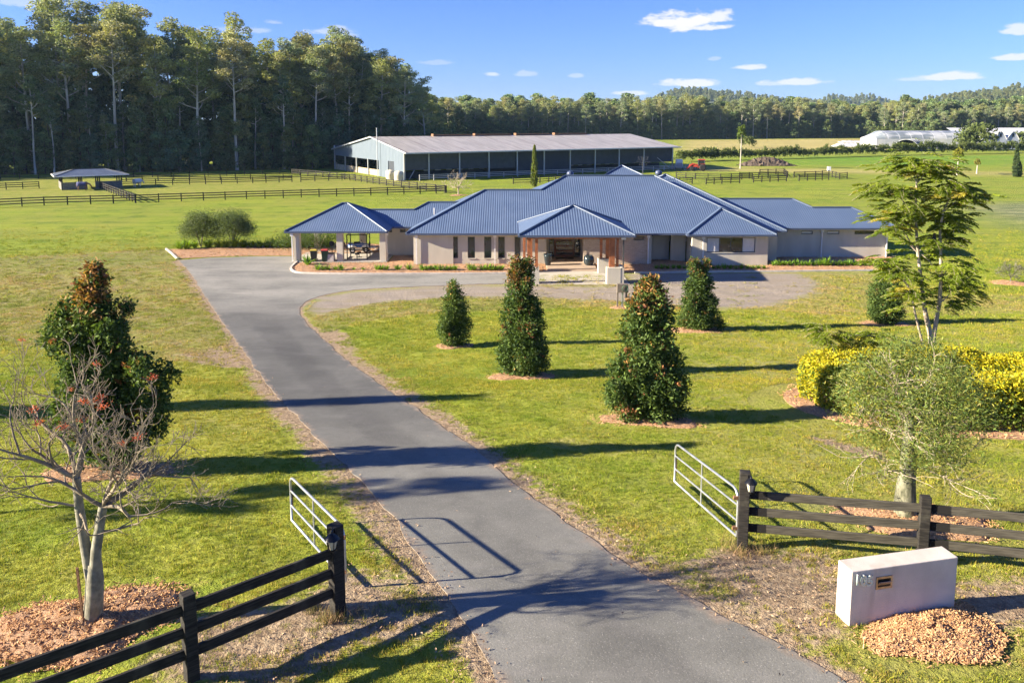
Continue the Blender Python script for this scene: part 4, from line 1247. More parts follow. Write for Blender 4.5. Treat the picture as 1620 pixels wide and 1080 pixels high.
# ================================================================== HORSE SHELTER
def build_shelter():
    plain('tin_blue', (.17, .21, .28), .4, .5, .15, 1.5, .2, 12)
    plain('grey_board', (.16, .155, .14), .85, 0, .25, 3, .3, 30)
    p0 = at(98, 301); p1 = at(194, 297)
    d = Vector((p1.x - p0.x, p1.y - p0.y, 0)); L_ = d.length; yaw = atan2(d.y, d.x)
    t = thing('horse_shelter', 'open timber horse shelter with hipped tin roof', 'shelter', p0, yaw)
    D = 6.6
    for x in (.1, L_ * .33, L_ * .62, L_ - .1):
        for y in (.1, D / 2, D): MB().box(x - .1, x + .1, y - .1, y + .1, -.1, 2.45).build('post', 'fence_timber', t)
    for i in range(9):
        a = i * L_ * .045 + .1
        MB().box(a, a + L_ * .0445, -.03, .03, .02, 1.32).build('board', 'grey_board', t)
    for i in range(11):
        a = L_ * .55 + i * L_ * .041
        MB().box(a, a + L_ * .0405, -.03, .03, .02, 1.32).build('board', 'grey_board', t)
    for i in range(8):
        a = i * D / 8
        MB().box(-.05, .03, a, a + D / 8 - .02, .02, 1.3).build('board', 'grey_board', t)
    e, o = 2.5, 1.1
    x0, x1, y0, y1 = -o, L_ + o, -o, D + o
    h = (y1 - y0) / 2; zr = e + .95
    A, B = (x0 + h * .8, (y0 + y1) / 2, zr), (x1 - h * .8, (y0 + y1) / 2, zr)
    r = MB()
    for f in ([(x0, y0, e), (x1, y0, e), B, A], [(x1, y0, e), (x1, y1, e), B], [(x1, y1, e), (x0, y1, e), A, B], [(x0, y1, e), (x0, y0, e), A]): r.poly(f, .05)
    r = r.build('roof', 'tin_blue', t)
    for a, b in (((x0, y0, e), A), ((x1, y0, e), B), (A, B), ((x0, y1, e), A)):
        MB().beam(Vector(a) + Vector((0, 0, .03)), Vector(b) + Vector((0, 0, .03)), .22, .06).build('ridge_cap', 'alu_dark', r)
    MB().beam((x0, y0, e - .06), (x1, y0, e - .06), .08, .16).build('fascia', 'white_trim', r)
    MB().beam((x0, y0, e - .06), (x0, y1, e - .06), .08, .16).build('fascia', 'white_trim', r)
build_shelter()

# ================================================================== GREENHOUSES FAR RIGHT
def build_greenhouse():
    m, nt = new_mat('poly_film'); g = G(nt)
    p = g.obj(); n = g.noise(g.map(p, (.25, .05, .3)), 1.2, 5)
    g.out(g.bsdf(g.mix(g.ramp(n, .4, .6), (.45, .47, .48), (.56, .56, .55)), .45, 0, g.bump(n, .3, .2), .4))
    m, nt = new_mat('poly_roof'); g = G(nt)
    p = g.obj(); n = g.noise(g.map(p, (.10, .3, .3)), 1.2, 5)
    s = g.new('ShaderNodeSeparateXYZ'); g.put(s.inputs[0], p)
    rb = g.ramp(g.math('PINGPONG', s.outputs[0], 2.5), 0, .3, 1, 0)
    col = g.mix(g.ramp(n, .42, .58), (.17, .20, .22), (.42, .44, .45))
    g.out(g.bsdf(g.mix(g.math('MULTIPLY', rb, .5), col, (.75, .76, .77)), .4, 0, g.bump(n, .2, .2), .4))
    plain('end_blue', (.42, .46, .52), .6, 0, .08, .3)
    plain('shade_black', (.02, .022, .03), .7, 0, .2, .6)
    plain('hut_cream', (.60, .56, .47), .7, 0, .08)
    plain('brick_red', (.26, .13, .10), .8, 0, .2, 2)
    zg = 0.0
    Y0 = 345.0
    X = lambda px, Y: (px - 810) / F * (Y * cos(TH) + CZ * sin(TH))
    k = (Y0 * cos(TH) + CZ * sin(TH)) / F          # metres per pixel there
    # long span house
    x0, x1 = X(1386, Y0), X(1537, Y0)
    t = thing('greenhouse', 'long white film greenhouse with grey barrel roof in the distance', 'greenhouse', (x0, Y0, 0))
    L_ = x1 - x0; D = 16; he, hr = 4.2, 7.6
    MB().box(0, L_, 0, .15, 0, he).box(0, .15, .15, D, 0, he).build('side_wall', 'poly_film', t)
    for j in range(10):
        a, b = L_ * j / 10, L_ * (j + 1) / 10
        mb = MB(); prof = [(D / 2 * (1 - cos(pi * i / 12)), he + (hr - he) * sin(pi * i / 12)) for i in range(13)]
        lo_ = [(y, he + (z - he) * .25) for y, z in prof] if j == 0 else prof
        vs = [(a + .04, y, z) for y, z in lo_] + [(b - .04, y, z) for y, z in prof]
        mb.add(vs, [(i, i + 13, i + 14, i + 1) for i in range(12)], True)
        mb.build('roof_panel', 'poly_roof', t)
    prof = [(D / 2 * (1 - cos(pi * i / 12)), he + (hr - he) * sin(pi * i / 12)) for i in range(13)]
    MB().poly([(.02, y, he + (z - he) * .25) for y, z in prof], .08, (1, 0, 0)).build('end_wall', 'poly_film', t)
    # row of gabled bays
    for j in range(3):
        c = X(1562 + j * 19.5, Y0 - 6); w = 19.5 * k
        b = thing('greenhouse_bay', ['blue ended greenhouse bay beside the dark tree', 'middle blue ended greenhouse bay', 'blue ended greenhouse bay above the cream hut'][j], 'greenhouse', (c, Y0 - 6, 0), 0, 'gabled greenhouse bays')
        pr = [(-w / 2, 4.0), (-w * .36, 5.4), (-w * .18, 6.7), (0, 7.4), (w * .18, 6.7), (w * .36, 5.4), (w / 2, 4.0)]
        MB().poly([(-w / 2, 0, 0)] + [(w / 2, 0, 0)] + [(x, 0, z) for x, z in pr[::-1]], .2, (0, 1, 0)).build('end_wall', 'end_blue', b)
        MB().box(-.4, .4, -.06, -.01, 5.2, 6.6).build('vent_opening', 'shade_black', b)
        mb = MB(); n = len(pr)
        mb.add([(x, y, z + .12) for y in (-.3, 28) for x, z in pr], [(i, i + 1, i + n + 1, i + n) for i in range(n - 1)], True)
        mb.build('roof', 'poly_film', b)
    # another range behind
    xb0, xb1 = X(1520, 392), X(1700, 392)
    t = thing('greenhouse', 'pale flat roofed greenhouse range behind the gabled bays', 'greenhouse', (xb0, 392, 0))
    MB().box(0, xb1 - xb0, 0, .2, 0, 4).build('side_wall', 'poly_film', t)
    mb = MB(); mb.poly([(0, 0, 4.02), (xb1 - xb0, 0, 4.02), (xb1 - xb0, 14, 8.4), (0, 14, 8.4)], .1); mb.build('roof', 'poly_film', t)
    # dark polytunnel
    Yp = 318; c = X(1433, Yp)
    t = thing('polytunnel', 'dark shade cloth tunnel before the long greenhouse', 'polytunnel', (c, Yp, 0), radians(-38))
    mb = MB(); R_ = 5.0; n = 14
    prof = [(-R_ * cos(pi * i / n), 4.6 * sin(pi * i / n)) for i in range(n + 1)]
    mb.add([(x, y, z) for y in (0, 11) for x, z in prof], [(i, i + 1, i + n + 2, i + n + 1) for i in range(n)], True)
    mb.build('cover', 'shade_black', t)
    MB().poly([(x, 10.9, z) for x, z in prof], .05, (0, 1, 0)).build('end_wall', 'shade_black', t)
    for y in (-.05, 3.6, 7.3, 11):
        MB().tube([(x * 1.01, y, z * 1.01) for x, z in prof], .09, 5).build('hoop', 'shed_steel', t)
    # white sheeted heaps
    for px, py, w, h, lab in ((1350, 232, 34, 1.6, 'low white sheeted bed end facing the yards'), (1400, 232, 44, 1.8, 'long white sheeted bed before the dark tunnel'), (1450, 231.5, 30, 1.5, 'white sheeted bed beside the container'), (1347, 225.5, 20, 1.0, 'thin white strip of sheeting on the straw field')):
        p = at(px, py); kk = (p.y * cos(TH) + CZ * sin(TH)) / F
        mb = MB(); ww = w * kk; rr = np.random.default_rng(int(px))
        nx, ny = 24, 6; vs = []
        for j in range(ny + 1):
            for i in range(nx + 1):
                u, v = i / nx * 2 - 1, j / ny * 2 - 1
                vs.append((u * ww, v * 4, max(0, (1 - abs(u) ** 6) * (1 - v * v)) * h * (.8 + .4 * rr.uniform())))
        mb.add(vs, [(j * (nx + 1) + i, j * (nx + 1) + i + 1, (j + 1) * (nx + 1) + i + 1, (j + 1) * (nx + 1) + i) for j in range(ny) for i in range(nx)], True)
        tag(mb.build('sheeted_bed', 'poly_film', None, loc=p), lab, 'sheeted bed', 'white sheeted beds')
    # container and lean-to
    p = at(1472, 230)
    plain('container_blue', (.38, .46, .50), .6, .1, .15, 1)
    t = thing('shipping_container', 'pale blue shipping container before the long greenhouse', 'container', p)
    MB().box(-6, 6, 0, 2.5, .1, 2.7).build('body', 'container_blue', t)
    for i in range(8): MB().box(-5.8 + i * 1.5, -5.1 + i * 1.5, -.06, .0, .3, 2.5).build('panel', 'container_blue', t)
    p = at(1502, 230)
    t = thing('lean_to', 'dark open lean-to beside the blue container', 'shed', p)
    MB().poly([(-5, -1, 2.6), (5, -1, 3.0), (5, 4, 3.4), (-5, 4, 3.0)], .12).build('roof', 'brick_red', t)
    for x in (-4.6, 0, 4.6): MB().box(x - .1, x + .1, -.8, -.6, 0, 2.7).build('post', 'shed_dark', t)
    MB().box(-4.8, 4.8, 3.5, 3.7, 0, 2.9).build('wall', 'shed_dark', t)
    # cream hut
    p = at(1572, 232)
    k2 = (p.y * cos(TH) + CZ * sin(TH)) / F; w = 36 * k2
    t = thing('site_hut', 'cream site hut with two small square windows', 'hut', (p.x, p.y, 0))
    MB().box(0, w, 0, 6, 0, 3.2).build('wall', 'hut_cream', t)
    MB().box(-.3, w + .3, -.3, 6.3, 3.2, 3.45).build('roof', 'poly_film', t)
    for a in (.36, .62): MB().box(w * a, w * a + .9, -.05, -.004, 1.4, 2.4).build('window', 'window_glass', t)
    p = at(1590, 229)
    t = thing('site_building', 'pale two storey site building behind the cream hut', 'building', (p.x, p.y + 8, 0))
    MB().box(-3, 14, 0, 6, 0, 5.4).build('wall', 'hut_cream', t)
    MB().box(-3.3, 14.3, -.3, 6.3, 5.4, 5.7).build('roof', 'brick_red', t)
    for a in (0, 4, 8): MB().box(a, a + 2.2, -.05, -.004, 3.6, 4.7).build('window', 'window_glass', t)
build_greenhouse()
# ================================================================== KERBS, BEDS
def kerb_line(pts, label, w=.16, h=.13):
    pts = np.asarray(pts)
    mb = MB()
    n = len(pts); rows = []
    for i in range(n):
        d = pts[min(i + 1, n - 1)] - pts[max(i - 1, 0)]; d = d / np.linalg.norm(d); s = np.array([-d[1], d[0]]) * w / 2
        z = float(gz(*pts[i]))
        a, b = pts[i] + s, pts[i] - s
        rows.append([(a[0], a[1], z - .1), (a[0], a[1], z + h), (b[0], b[1], z + h), (b[0], b[1], z - .1)])
    vs = [v for r in rows for v in r]
    fs = []
    for i in range(n - 1):
        for k in range(3): fs.append((i * 4 + k, i * 4 + k + 1, i * 4 + 5 + k, i * 4 + 4 + k))
    fs += [(0, 1, 2, 3), tuple(reversed([(n - 1) * 4 + k for k in range(4)]))]
    mb.add(vs, fs)
    o = mb.build('kerb', 'kerb')
    return struct(o, label)
kerb_line(catmull(P2([(471, 414), (464, 420.5), (460.5, 426), (468, 431.3), (490, 433.2), (560, 434.3), (640, 434.3), (740, 433.8), (836, 432.8)]), 8), 'pale kerb round the front garden bed')
kerb_line(P2([(263, 394.5), (272, 402), (281, 410.5)]), 'pale kerb end by the mulch strip')
kerb_line(P2([(1004, 432.5), (1120, 431), (1240, 430), (1396, 428.5)]), 'pale kerb along the right hand garden bed')
bed_h = lambda XY, sd: .06 * smooth(sd, 0, .6) + .02 * np.sin(XY[:, 0] * 3.1) * np.sin(XY[:, 1] * 2.7)
kpl = catmull(P2([(471, 414), (464, 420.5), (460.5, 426), (468, 431.0), (490, 432.8), (560, 433.8), (640, 433.8), (740, 433.3), (836, 432.3)]), 8)
bedL = np.concatenate([kpl, [[2.95, 64.3], [2.95, 67.55], [-5, 67.55], [-8.5, 67.4], [-8.5, 71.9], [-10.8, 71.9], [-10.8, 68.2], [-19.0, 68.2]]])
bedR = np.concatenate([P2([(1004, 432), (1120, 430.5), (1240, 429.5), (1396, 428)]), [[34.4, 71.0], [23.4, 71.0], [23.2, 69.1], [21.9, 69.1], [21.8, 66.8], [15.2, 66.8], [15.1, 68.8], [13.8, 69.6], [12.0, 69.6], [11.7, 67.5], [6.6, 67.5], [7.2, 64.5]]])
bedT = P2([(263.5, 395), (281.5, 409.5), (330, 407), (400, 405), (466, 404.5), (505, 404), (640, 403), (640, 388), (520, 384), (430, 388), (350, 392), (300, 394)])
for nm, q, lab in (('garden_bed', bedL, 'orange mulch of the bed before the bedroom windows'), ('garden_bed', bedR, 'orange mulch of the bed before the guest wing'), ('garden_bed', bedT, 'orange mulch strip behind the carport')):
    o = sheet(nm, q, 'mulch', .03, .45, .1, bed_h); struct(o, lab)
    lo, hi = q.min(0), q.max(0)
    Q = RNG.uniform(lo, hi, (int(26 * np.prod(hi - lo)), 2)); s_ = sdist(Q, q); Q = Q[s_ > .1]
    for x, y in Q[:3000]: CHIPS.append((x, y, float(gz(x, y)) + .1, random.uniform(1.0, 1.8)))

# ================================================================== SMALL OBJECTS
def small_materials():
    plain('bin_green', (.035, .085, .05), .5, 0, .15, 5, .1)
    plain('bin_dark', (.05, .06, .055), .5, 0, .15, 5, .1)
    plain('lid_yellow', (.42, .33, .06), .5, 0, .12, 5, .1)
    plain('lid_red', (.34, .05, .05), .5, 0, .12, 5, .1)
    plain('rubber', (.015, .015, .016), .8, 0, .2, 8, .2)
    plain('quad_blue', (.02, .10, .36), .35, 0, .12, 5, .05)
    plain('quad_white', (.70, .70, .70), .35, 0, .08, 5, .05)
    plain('tractor_red', (.42, .055, .03), .45, 0, .15, 3, .1)
    plain('grey_box', (.42, .39, .37), .6, 0, .1, 4, .1)
    plain('pot_glaze', (.02, .03, .035), .12, 0, .3, 6, .05, 30, .6)
    plain('horse_brown', (.20, .11, .07), .75, 0, .2, 3, .1)
    plain('horse_grey', (.58, .56, .54), .75, 0, .12, 4, .1)
    plain('rug_blue', (.05, .06, .17), .8, 0, .15, 5, .2)
    plain('rug_white', (.55, .58, .66), .8, 0, .1, 5, .2)
    plain('float_white', (.72, .73, .74), .4, 0, .06, 2, .05)
    plain('bird_black', (.02, .017, .014), .6, 0, .3, 30, .1)
    plain('soil_heap', (.10, .075, .055), .95, 0, .4, 2, .6, 8)
small_materials()
def build_bins():
    for px, body, lid, lab in ((498, 'bin_dark', 'lid_yellow', 'dark wheelie bin with yellow lid beside the carport column'), (515.5, 'bin_green', 'lid_red', 'green wheelie bin with red lid beside the carport column')):
        x = X_at(px, 68.55) - .1
        t = thing('wheelie_bin', lab, 'bin', (x, 68.55, .09), radians(8), 'bins under the carport')
        mb = MB(); b0, b1 = .22, .29
        mb.add([(sx * (b0 if z == 0 else b1), sy * (b0 + .03 if z == 0 else b1 + .06), z) for z in (0, .95) for sx, sy in ((-1, -1), (1, -1), (1, 1), (-1, 1))],
               [(0, 3, 2, 1), (4, 5, 6, 7), (0, 1, 5, 4), (1, 2, 6, 5), (2, 3, 7, 6), (3, 0, 4, 7)])
        mb.box(-.3, .3, -.37, -.33, .86, .95)
        bevel(mb.build('body', body, t), .02)
        mb = MB(); mb.add([(sx * .31, sy * .39, z) for z, in ((.951,), (1.0,)) for sx, sy in ((-1, -1), (1, -1), (1, 1), (-1, 1))] + [(sx * .2, sy * .26, 1.06) for sx, sy in ((-1, -1), (1, -1), (1, 1), (-1, 1))],
                          [(0, 3, 2, 1), (8, 9, 10, 11)] + [(i, (i + 1) % 4, (i + 1) % 4 + 4, i + 4) for i in range(4)] + [(i + 4, (i + 1) % 4 + 4, (i + 1) % 4 + 8, i + 8) for i in range(4)])
        mb.build('lid', lid, t)
        for s in (-1, 1): MB().tube([(s * .26, .3, .1), (s * .31, .3, .1)], .1, 12).build('wheel', 'rubber', t)
        MB().tube([(-.24, .43, .93), (.24, .43, .93)], .018, 6).build('handle', 'rubber', t)
    x = X_at(525, 68.6)
    t = thing('storage_box', 'pale grey storage box standing next to the red lidded bin', 'box', (x - .1, 68.6, .09))
    bevel(MB().box(-.3, .3, -.28, .28, 0, .66).build('body', 'grey_box', t), .02)
    bevel(MB().box(-.33, .33, -.31, .31, .66, .73).build('lid', 'bin_dark', t), .015)
build_bins()
def build_gym():
    x0, y0 = X_at(553, 70.5), 69.4
    t = thing('power_rack', 'black steel power rack standing under the carport', 'gym rack', (x0, y0, .09))
    w, d, h = 1.75, 1.5, 2.2
    for sx in (0, w):
        for sy in (0, d): MB().box(sx - .04, sx + .04, sy - .04, sy + .04, 0, h).build('upright', 'black_iron', t)
    for a, b in (((0, 0, h), (w, 0, h)), ((0, d, h), (w, d, h)), ((0, 0, h), (0, d, h)), ((w, 0, h), (w, d, h)), ((0, 0, .05), (0, d, .05)), ((w, 0, .05), (w, d, .05)), ((0, d, .6), (w, d, .6)), ((0, d, .3), (w, d, .3))):
        MB().beam(a, b, .07, .07).build('crossbar', 'black_iron', t)
    MB().tube([(-.35, -.05, 1.35), (w + .35, -.05, 1.35)], .022, 6).build('barbell', 'galv', t)
    for x in (-.25, w + .25): MB().tube([(x - .05, -.05, 1.35), (x + .05, -.05, 1.35)], .22, 16).build('weight_plate', 'rubber', t)
    t = thing('weight_bench', 'low black weight bench inside the power rack', 'bench', (x0 + .85, y0 + .35, .09))
    MB().box(-.15, .15, -.4, .8, .42, .5).build('pad', 'rubber', t)
    for y in (-.3, .7): MB().box(-.25, .25, y - .03, y + .03, 0, .06).box(-.03, .03, y - .03, y + .03, .06, .42).build('leg', 'black_iron', t)
    # punch pad on a stand near the middle column
    x = X_at(525.5, 70)
    t = thing('floor_fan', 'round black fan on a thin stand behind the middle carport column', 'fan', (x + .0, 69.9, .09))
    MB().tube([(0, 0, 0), (0, 0, 1.2)], .03, 6).build('pole', 'black_iron', t)
    MB().lathe((0, 0, 0), [(.25, 0), (.25, .03), (.04, .06)], 12).build('base', 'black_iron', t)
    MB().tube([(0, -.08, 1.35), (0, .1, 1.35)], [.24, .2], 16).build('cage', 'rubber', t)
    # quad bike
    x = X_at(566, 73)
    t = thing('quad_bike', 'blue and white quad bike parked at the back of the carport', 'quad bike', (x, 73.4, .09), radians(15))
    mb = MB(); mb.lathe((0, 0, .45), [(.05, 0), (.38, .05), (.42, .2), (.3, .38), (.1, .45)], 12, 1.7, .8)
    mb.build('body', 'quad_blue', t)
    MB().box(-.45, .15, -.16, .16, .82, .98).build('seat', 'rubber', t)
    for s in (-1, 1):
        for xx in (-.62, .62):
            wl = MB().tube([(xx, s * .38, .28), (xx, s * .62, .28)], .28, 16).build('wheel', 'rubber', t)
            MB().tube([(xx, s * .63, .28), (xx, s * .64, .28)], .14, 12).build('rim', 'quad_white', wl)
        mb = MB(); mb.lathe((.62, s * .45, .55), [(.36, 0), (.38, .08), (.2, .16)], 12, 1, .6); mb.lathe((-.62, s * .45, .55), [(.36, 0), (.38, .08), (.2, .16)], 12, 1, .6)
        mb.build('mudguard', 'quad_white' if s < 0 else 'quad_blue', t)
    MB().tube([(.35, 0, .85), (.25, 0, 1.12)], .03, 6).tube([(.25, -.35, 1.14), (.25, .35, 1.14)], .02, 6).build('handlebar', 'black_iron', t)
    MB().box(-.95, -.5, -.4, .4, .82, .86).build('rack', 'black_iron', t)
build_gym()

def horse_mesh(name, mat, head_down=True):
    """one continuous skinned body: barrel, neck, head and four jointed legs"""
    V, E, R_ = [], [], []
    def chain(pts, rad, start=None):
        prev = start
        for p, r in zip(pts, rad):
            V.append(p); R_.append(r); i = len(V) - 1
            if prev is not None: E.append((prev, i))
            prev = i
        return prev
    b = chain([(-.72, 0, 1.22), (-.45, 0, 1.22), (-.05, 0, 1.18), (.35, 0, 1.17), (.62, 0, 1.25)], [(.24, .27), (.29, .31), (.29, .32), (.27, .33), (.20, .27)])
    neck = [(.85, 0, 1.32), (1.10, 0, 1.22), (1.32, 0, 1.0)] if head_down else [(.82, 0, 1.5), (1.0, 0, 1.72), (1.12, 0, 1.86)]
    n = chain(neck, [(.13, .19), (.10, .15), (.10, .12)], b)
    head = [(1.46, 0, .80), (1.56, 0, .58)] if head_down else [(1.32, 0, 1.75), (1.52, 0, 1.58)]
    chain(head, [(.10, .11), (.07, .08)], n)
    ears = neck[-1]
    for s in (-1, 1): chain([(ears[0] - .06, s * .07, ears[2] + .17)], [(.025, .03)], n)
    chain([(-.9, 0, 1.2), (-1.0, 0, .95), (-1.0, 0, .6)], [(.06, .06), (.06, .06), (.03, .03)], 0)
    for s in (-1, 1):
        chain([(.48, s * .15, .95), (.50, s * .16, .72), (.50, s * .16, .48), (.50, s * .16, .14), (.54, s * .16, .03)], [(.11, .12), (.075, .08), (.055, .06), (.04, .045), (.055, .05)], 3)
        chain([(-.60, s * .16, .98), (-.52, s * .17, .78), (-.72, s * .17, .52), (-.70, s * .17, .15), (-.66, s * .17, .03)], [(.15, .17), (.10, .11), (.055, .065), (.042, .045), (.055, .05)], 1)
    me = bpy.data.meshes.new(name); me.from_pydata(V, E, []); me.update()
    o = bpy.data.objects.new('tmp', me); COL.objects.link(o)
    m = o.modifiers.new('skin', 'SKIN'); m.use_smooth_shade = True
    sub = o.modifiers.new('sub', 'SUBSURF'); sub.levels = 2; sub.render_levels = 2
    for i, r in enumerate(R_): me.skin_vertices[0].data[i].radius = r
    me.skin_vertices[0].data[2].use_root = True
    bpy.context.view_layer.update()
    out = bpy.data.meshes.new_from_object(o.evaluated_get(bpy.context.evaluated_depsgraph_get()))
    bpy.data.objects.remove(o)
    out.materials.clear(); out.materials.append(MATS[mat])
    return out
def rug(t, mat):
    mb = MB(); n = 10; xs = [-.86, -.5, 0, .4, .64]
    vs = []
    for x in xs:
        w = .36 if abs(x) < .7 else .33
        for k in range(n + 1):
            a = pi * (-.12 + 1.24 * k / n)
            vs.append((x, w * cos(a) * 1.02, 1.2 + .38 * sin(a) - (.25 if sin(a) < 0 else 0)))
    mb.add(vs, [(i * (n + 1) + k, i * (n + 1) + k + 1, (i + 1) * (n + 1) + k + 1, (i + 1) * (n + 1) + k) for i in range(len(xs) - 1) for k in range(n)], True)
    o = mb.build('rug', mat, t); so = o.modifiers.new('solid', 'SOLIDIFY'); so.thickness = .03
def build_animals():
    p = at(131, 302)
    t = thing('horse', 'brown horse in a dark blue rug grazing before the shelter', 'horse', p, radians(12))
    link('body', horse_mesh('horse_body', 'horse_brown', True), t); rug(t, 'rug_blue')
    p = at(218, 296)
    t = thing('horse', 'pale rugged horse standing by the paddock rails', 'horse', p, radians(70))
    link('body', horse_mesh('horse_body', 'horse_grey', True), t); rug(t, 'rug_white')
build_animals()

def build_tractor():
    p = at(1106, 270.5)
    t = thing('tractor', 'red tractor with front loader and grey cab parked by the track', 'tractor', p, radians(172)); t.scale = (1.02,) * 3
    mb = MB(); mb.box(.3, 2.3, -.42, .42, .95, 1.55); mb.box(-1.2, .4, -.35, .35, .75, 1.2)
    bevel(mb.build('bonnet', 'tractor_red', t), .08, 3)
    c = MB()
    for x, y in ((-1.25, -.7), (-1.25, .7), (.25, -.7), (.25, .7)): c.beam((x, y, 1.2), (x * .92, y * .92, 2.62), .09, .09)
    c = c.build('cab', 'shed_dark', t)
    MB().box(-1.35, .35, -.78, .78, 2.62, 2.78).build('roof', 'tractor_red', c)
    MB().box(-1.2, .2, -.66, -.64, 1.25, 2.6).box(-1.2, .2, .64, .66, 1.25, 2.6).box(.19, .21, -.62, .62, 1.5, 2.6).build('pane', 'window_glass', c)
    MB().box(-.9, -.4, -.25, .25, 1.2, 1.9).build('seat', 'rubber', c)
    for s in (-1, 1):
        for x, r, w in ((-.75, .82, .42), (1.75, .55, .32)):
            wl = MB().lathe((0, 0, 0), [(r * .55, -w / 2), (r * .93, -w / 2), (r, -w / 3), (r, w / 3), (r * .93, w / 2), (r * .55, w / 2)], 20).build('wheel', 'rubber', t, loc=(x, s * (.62 + w / 2), r), rot=(radians(90), 0, 0))
            MB().lathe((0, 0, 0), [(r * .2, -w * .3), (r * .56, -w * .48), (r * .56, w * .48), (r * .2, w * .3)], 16).build('rim', 'grey_box', wl)
        MB().beam((-.2, s * .5, 1.35), (1.6, s * .52, 1.75), .1, .2).beam((1.6, s * .52, 1.75), (2.9, s * .52, .55), .1, .2).build('loader_arm', 'tractor_red', t)
        MB().box(-1.3, -.2, s * .68 - .2, s * .68 + .2, 1.66, 1.72).build('mudguard', 'tractor_red', t)
    MB().poly([(2.8, -.9, .15), (2.8, .9, .15), (3.5, .9, .2), (3.5, -.9, .2)], .06).poly([(2.75, -.9, .2), (2.75, .9, .2), (2.75, .9, .8), (2.75, -.9, .8)], .06, (1, 0, 0)).build('bucket', 'black_iron', t)
    MB().tube([(1.9, .25, 1.5), (1.9, .25, 2.3)], .05, 6).build('exhaust', 'black_iron', t)
    p = at(1093, 266.8)
    # horse float at the shed end
    p = at(1074, 268)
    t = thing('horse_float', 'white horse float parked at the far end of the shed', 'trailer', p, radians(80))
    bevel(MB().box(-1.6, 1.4, -.85, .85, .55, 2.5).build('body', 'float_white', t), .18, 3)
    MB().box(1.402, 1.45, -.5, .5, 1.5, 2.2).build('window', 'window_glass', t)
    MB().box(-1.64, -1.605, -.7, .7, .7, 1.7).build('ramp', 'grey_box', t)
    for s in (-1, 1):
        for x in (-.4, .35):
            wl = MB().tube([(x, s * .7, .33), (x, s * .9, .33)], .33, 14).build('wheel', 'rubber', t)
            MB().tube([(x, s * .905, .33), (x, s * .92, .33)], .17, 10).build('rim', 'galv', wl)
    MB().tube([(1.4, .4, .6), (2.5, 0, .55)], .05, 6).tube([(1.4, -.4, .6), (2.5, 0, .55)], .05, 6).build('drawbar', 'galv', t)
build_tractor()
def build_brush_heap():
    p = at(1212, 262)
    rr = np.random.default_rng(3)
    mb = MB()
    nx, ny = 26, 10; vs = []
    for j in range(ny + 1):
        for i in range(nx + 1):
            u, v = i / nx * 2 - 1, j / ny * 2 - 1
            vs.append((u * 7.5, v * 3.0, max(-.1, (1 - abs(u) ** 1.6) * (1 - v * v) * 2.3 + rr.normal() * .16)))
    mb.add(vs, [(j * (nx + 1) + i, j * (nx + 1) + i + 1, (j + 1) * (nx + 1) + i + 1, (j + 1) * (nx + 1) + i) for j in range(ny) for i in range(nx)])
    for _ in range(240):
        u, v = rr.uniform(-1, 1), rr.uniform(-1, .6); z = (1 - abs(u) ** 1.6) * (1 - v * v) * 2.3
        a = rr.uniform(0, 6.28); l = rr.uniform(.5, 1.6)
        c = Vector((u * 7.5, v * 3, z)); d = Vector((cos(a) * l, sin(a) * l * .6, rr.uniform(-.2, .5)))
        mb.tube([c - d * .5, c + d * .5], [.06, .03], 4)
    o = mb.build('brush_heap', 'soil_heap', None, loc=p)
    tag(o, 'long brown heap of cut brush and soil beyond the yards', 'brush heap', None, 'stuff')
    p = at(1311, 277)
    t = thing('pump_box', 'small white pump box on a short post beside the yards', 'box', p)
    MB().box(-.08, .08, -.08, .08, -.1, 1.0).build('post', 'fence_timber', t); MB().box(-.35, .35, -.25, .25, 1.0, 1.9).build('body', 'float_white', t)
build_brush_heap()
def build_entry_things():
    for px, lab, h in ((867, 'tall black glazed pot to the hinge side of the door mat', .95), (932, 'round black glazed pot with strappy leaves beside the stone wall', .8)):
        x = X_at(px, 66.2); 
        t = thing('planter_pot', lab, 'pot', (x, 66.4, .14 if px < 900 else .08))
        if px < 900: MB().lathe((0, 0, 0), [(.22, 0), (.28, .3), (.34, .7), (.38, .95), (.34, .95), (.3, .88)], 20).build('body', 'pot_glaze', t)
        else: MB().lathe((0, 0, 0), [(.2, 0), (.36, .15), (.48, .45), (.42, .75), (.3, .9), (.24, .9), (.24, .84)], 20).build('body', 'pot_glaze', t)
    x = X_at(894, 69.2)
    tag(bevel(MB().box(-.8, .8, -.3, .3, 0, .02).build('door_mat', 'rubber', None, loc=(x, 69.7, .1405)), .005), 'dark mat lying before the front door', 'door mat')
    # stand with a box on the gravel edge
    p = at(984, 487)
    t = thing('tap_stand', 'timber stand with grey box and hose standing on the gravel edge', 'tap stand', p)
    s = mpp(p)
    for x in (-.30, .26): MB().box(x - .05, x + .05, -.06, .06, -.1, 1.35).build('post', 'timber_grey', t)
    MB().box(-.06, .06, -.14, .0, -.1, 1.55).build('pipe', 'galv', t)
    bevel(MB().box(-.36, .36, -.2, .1, 1.05, 1.6).build('box', 'timber_grey', t), .01)
    MB().tube([(.14 + .17 * cos(a), -.24 - .01 * (a / 6.28), 1.33 + .2 * sin(a)) for a in np.linspace(0, 31, 60)], .025, 6).build('hose', 'bin_green', t)
    mulch_mound(p.x - .1, p.y, .75, .5, .08, 21, 'thin ring of mulch at the foot of the tap stand')
def mpp(p):
    """metres per photo pixel at a point"""
    return (p.y * cos(TH) + (CZ - p.z) * sin(TH)) / F
plain('timber_grey', (.17, .14, .11), .85, 0, .25, 5, .3, 40)
build_entry_things()
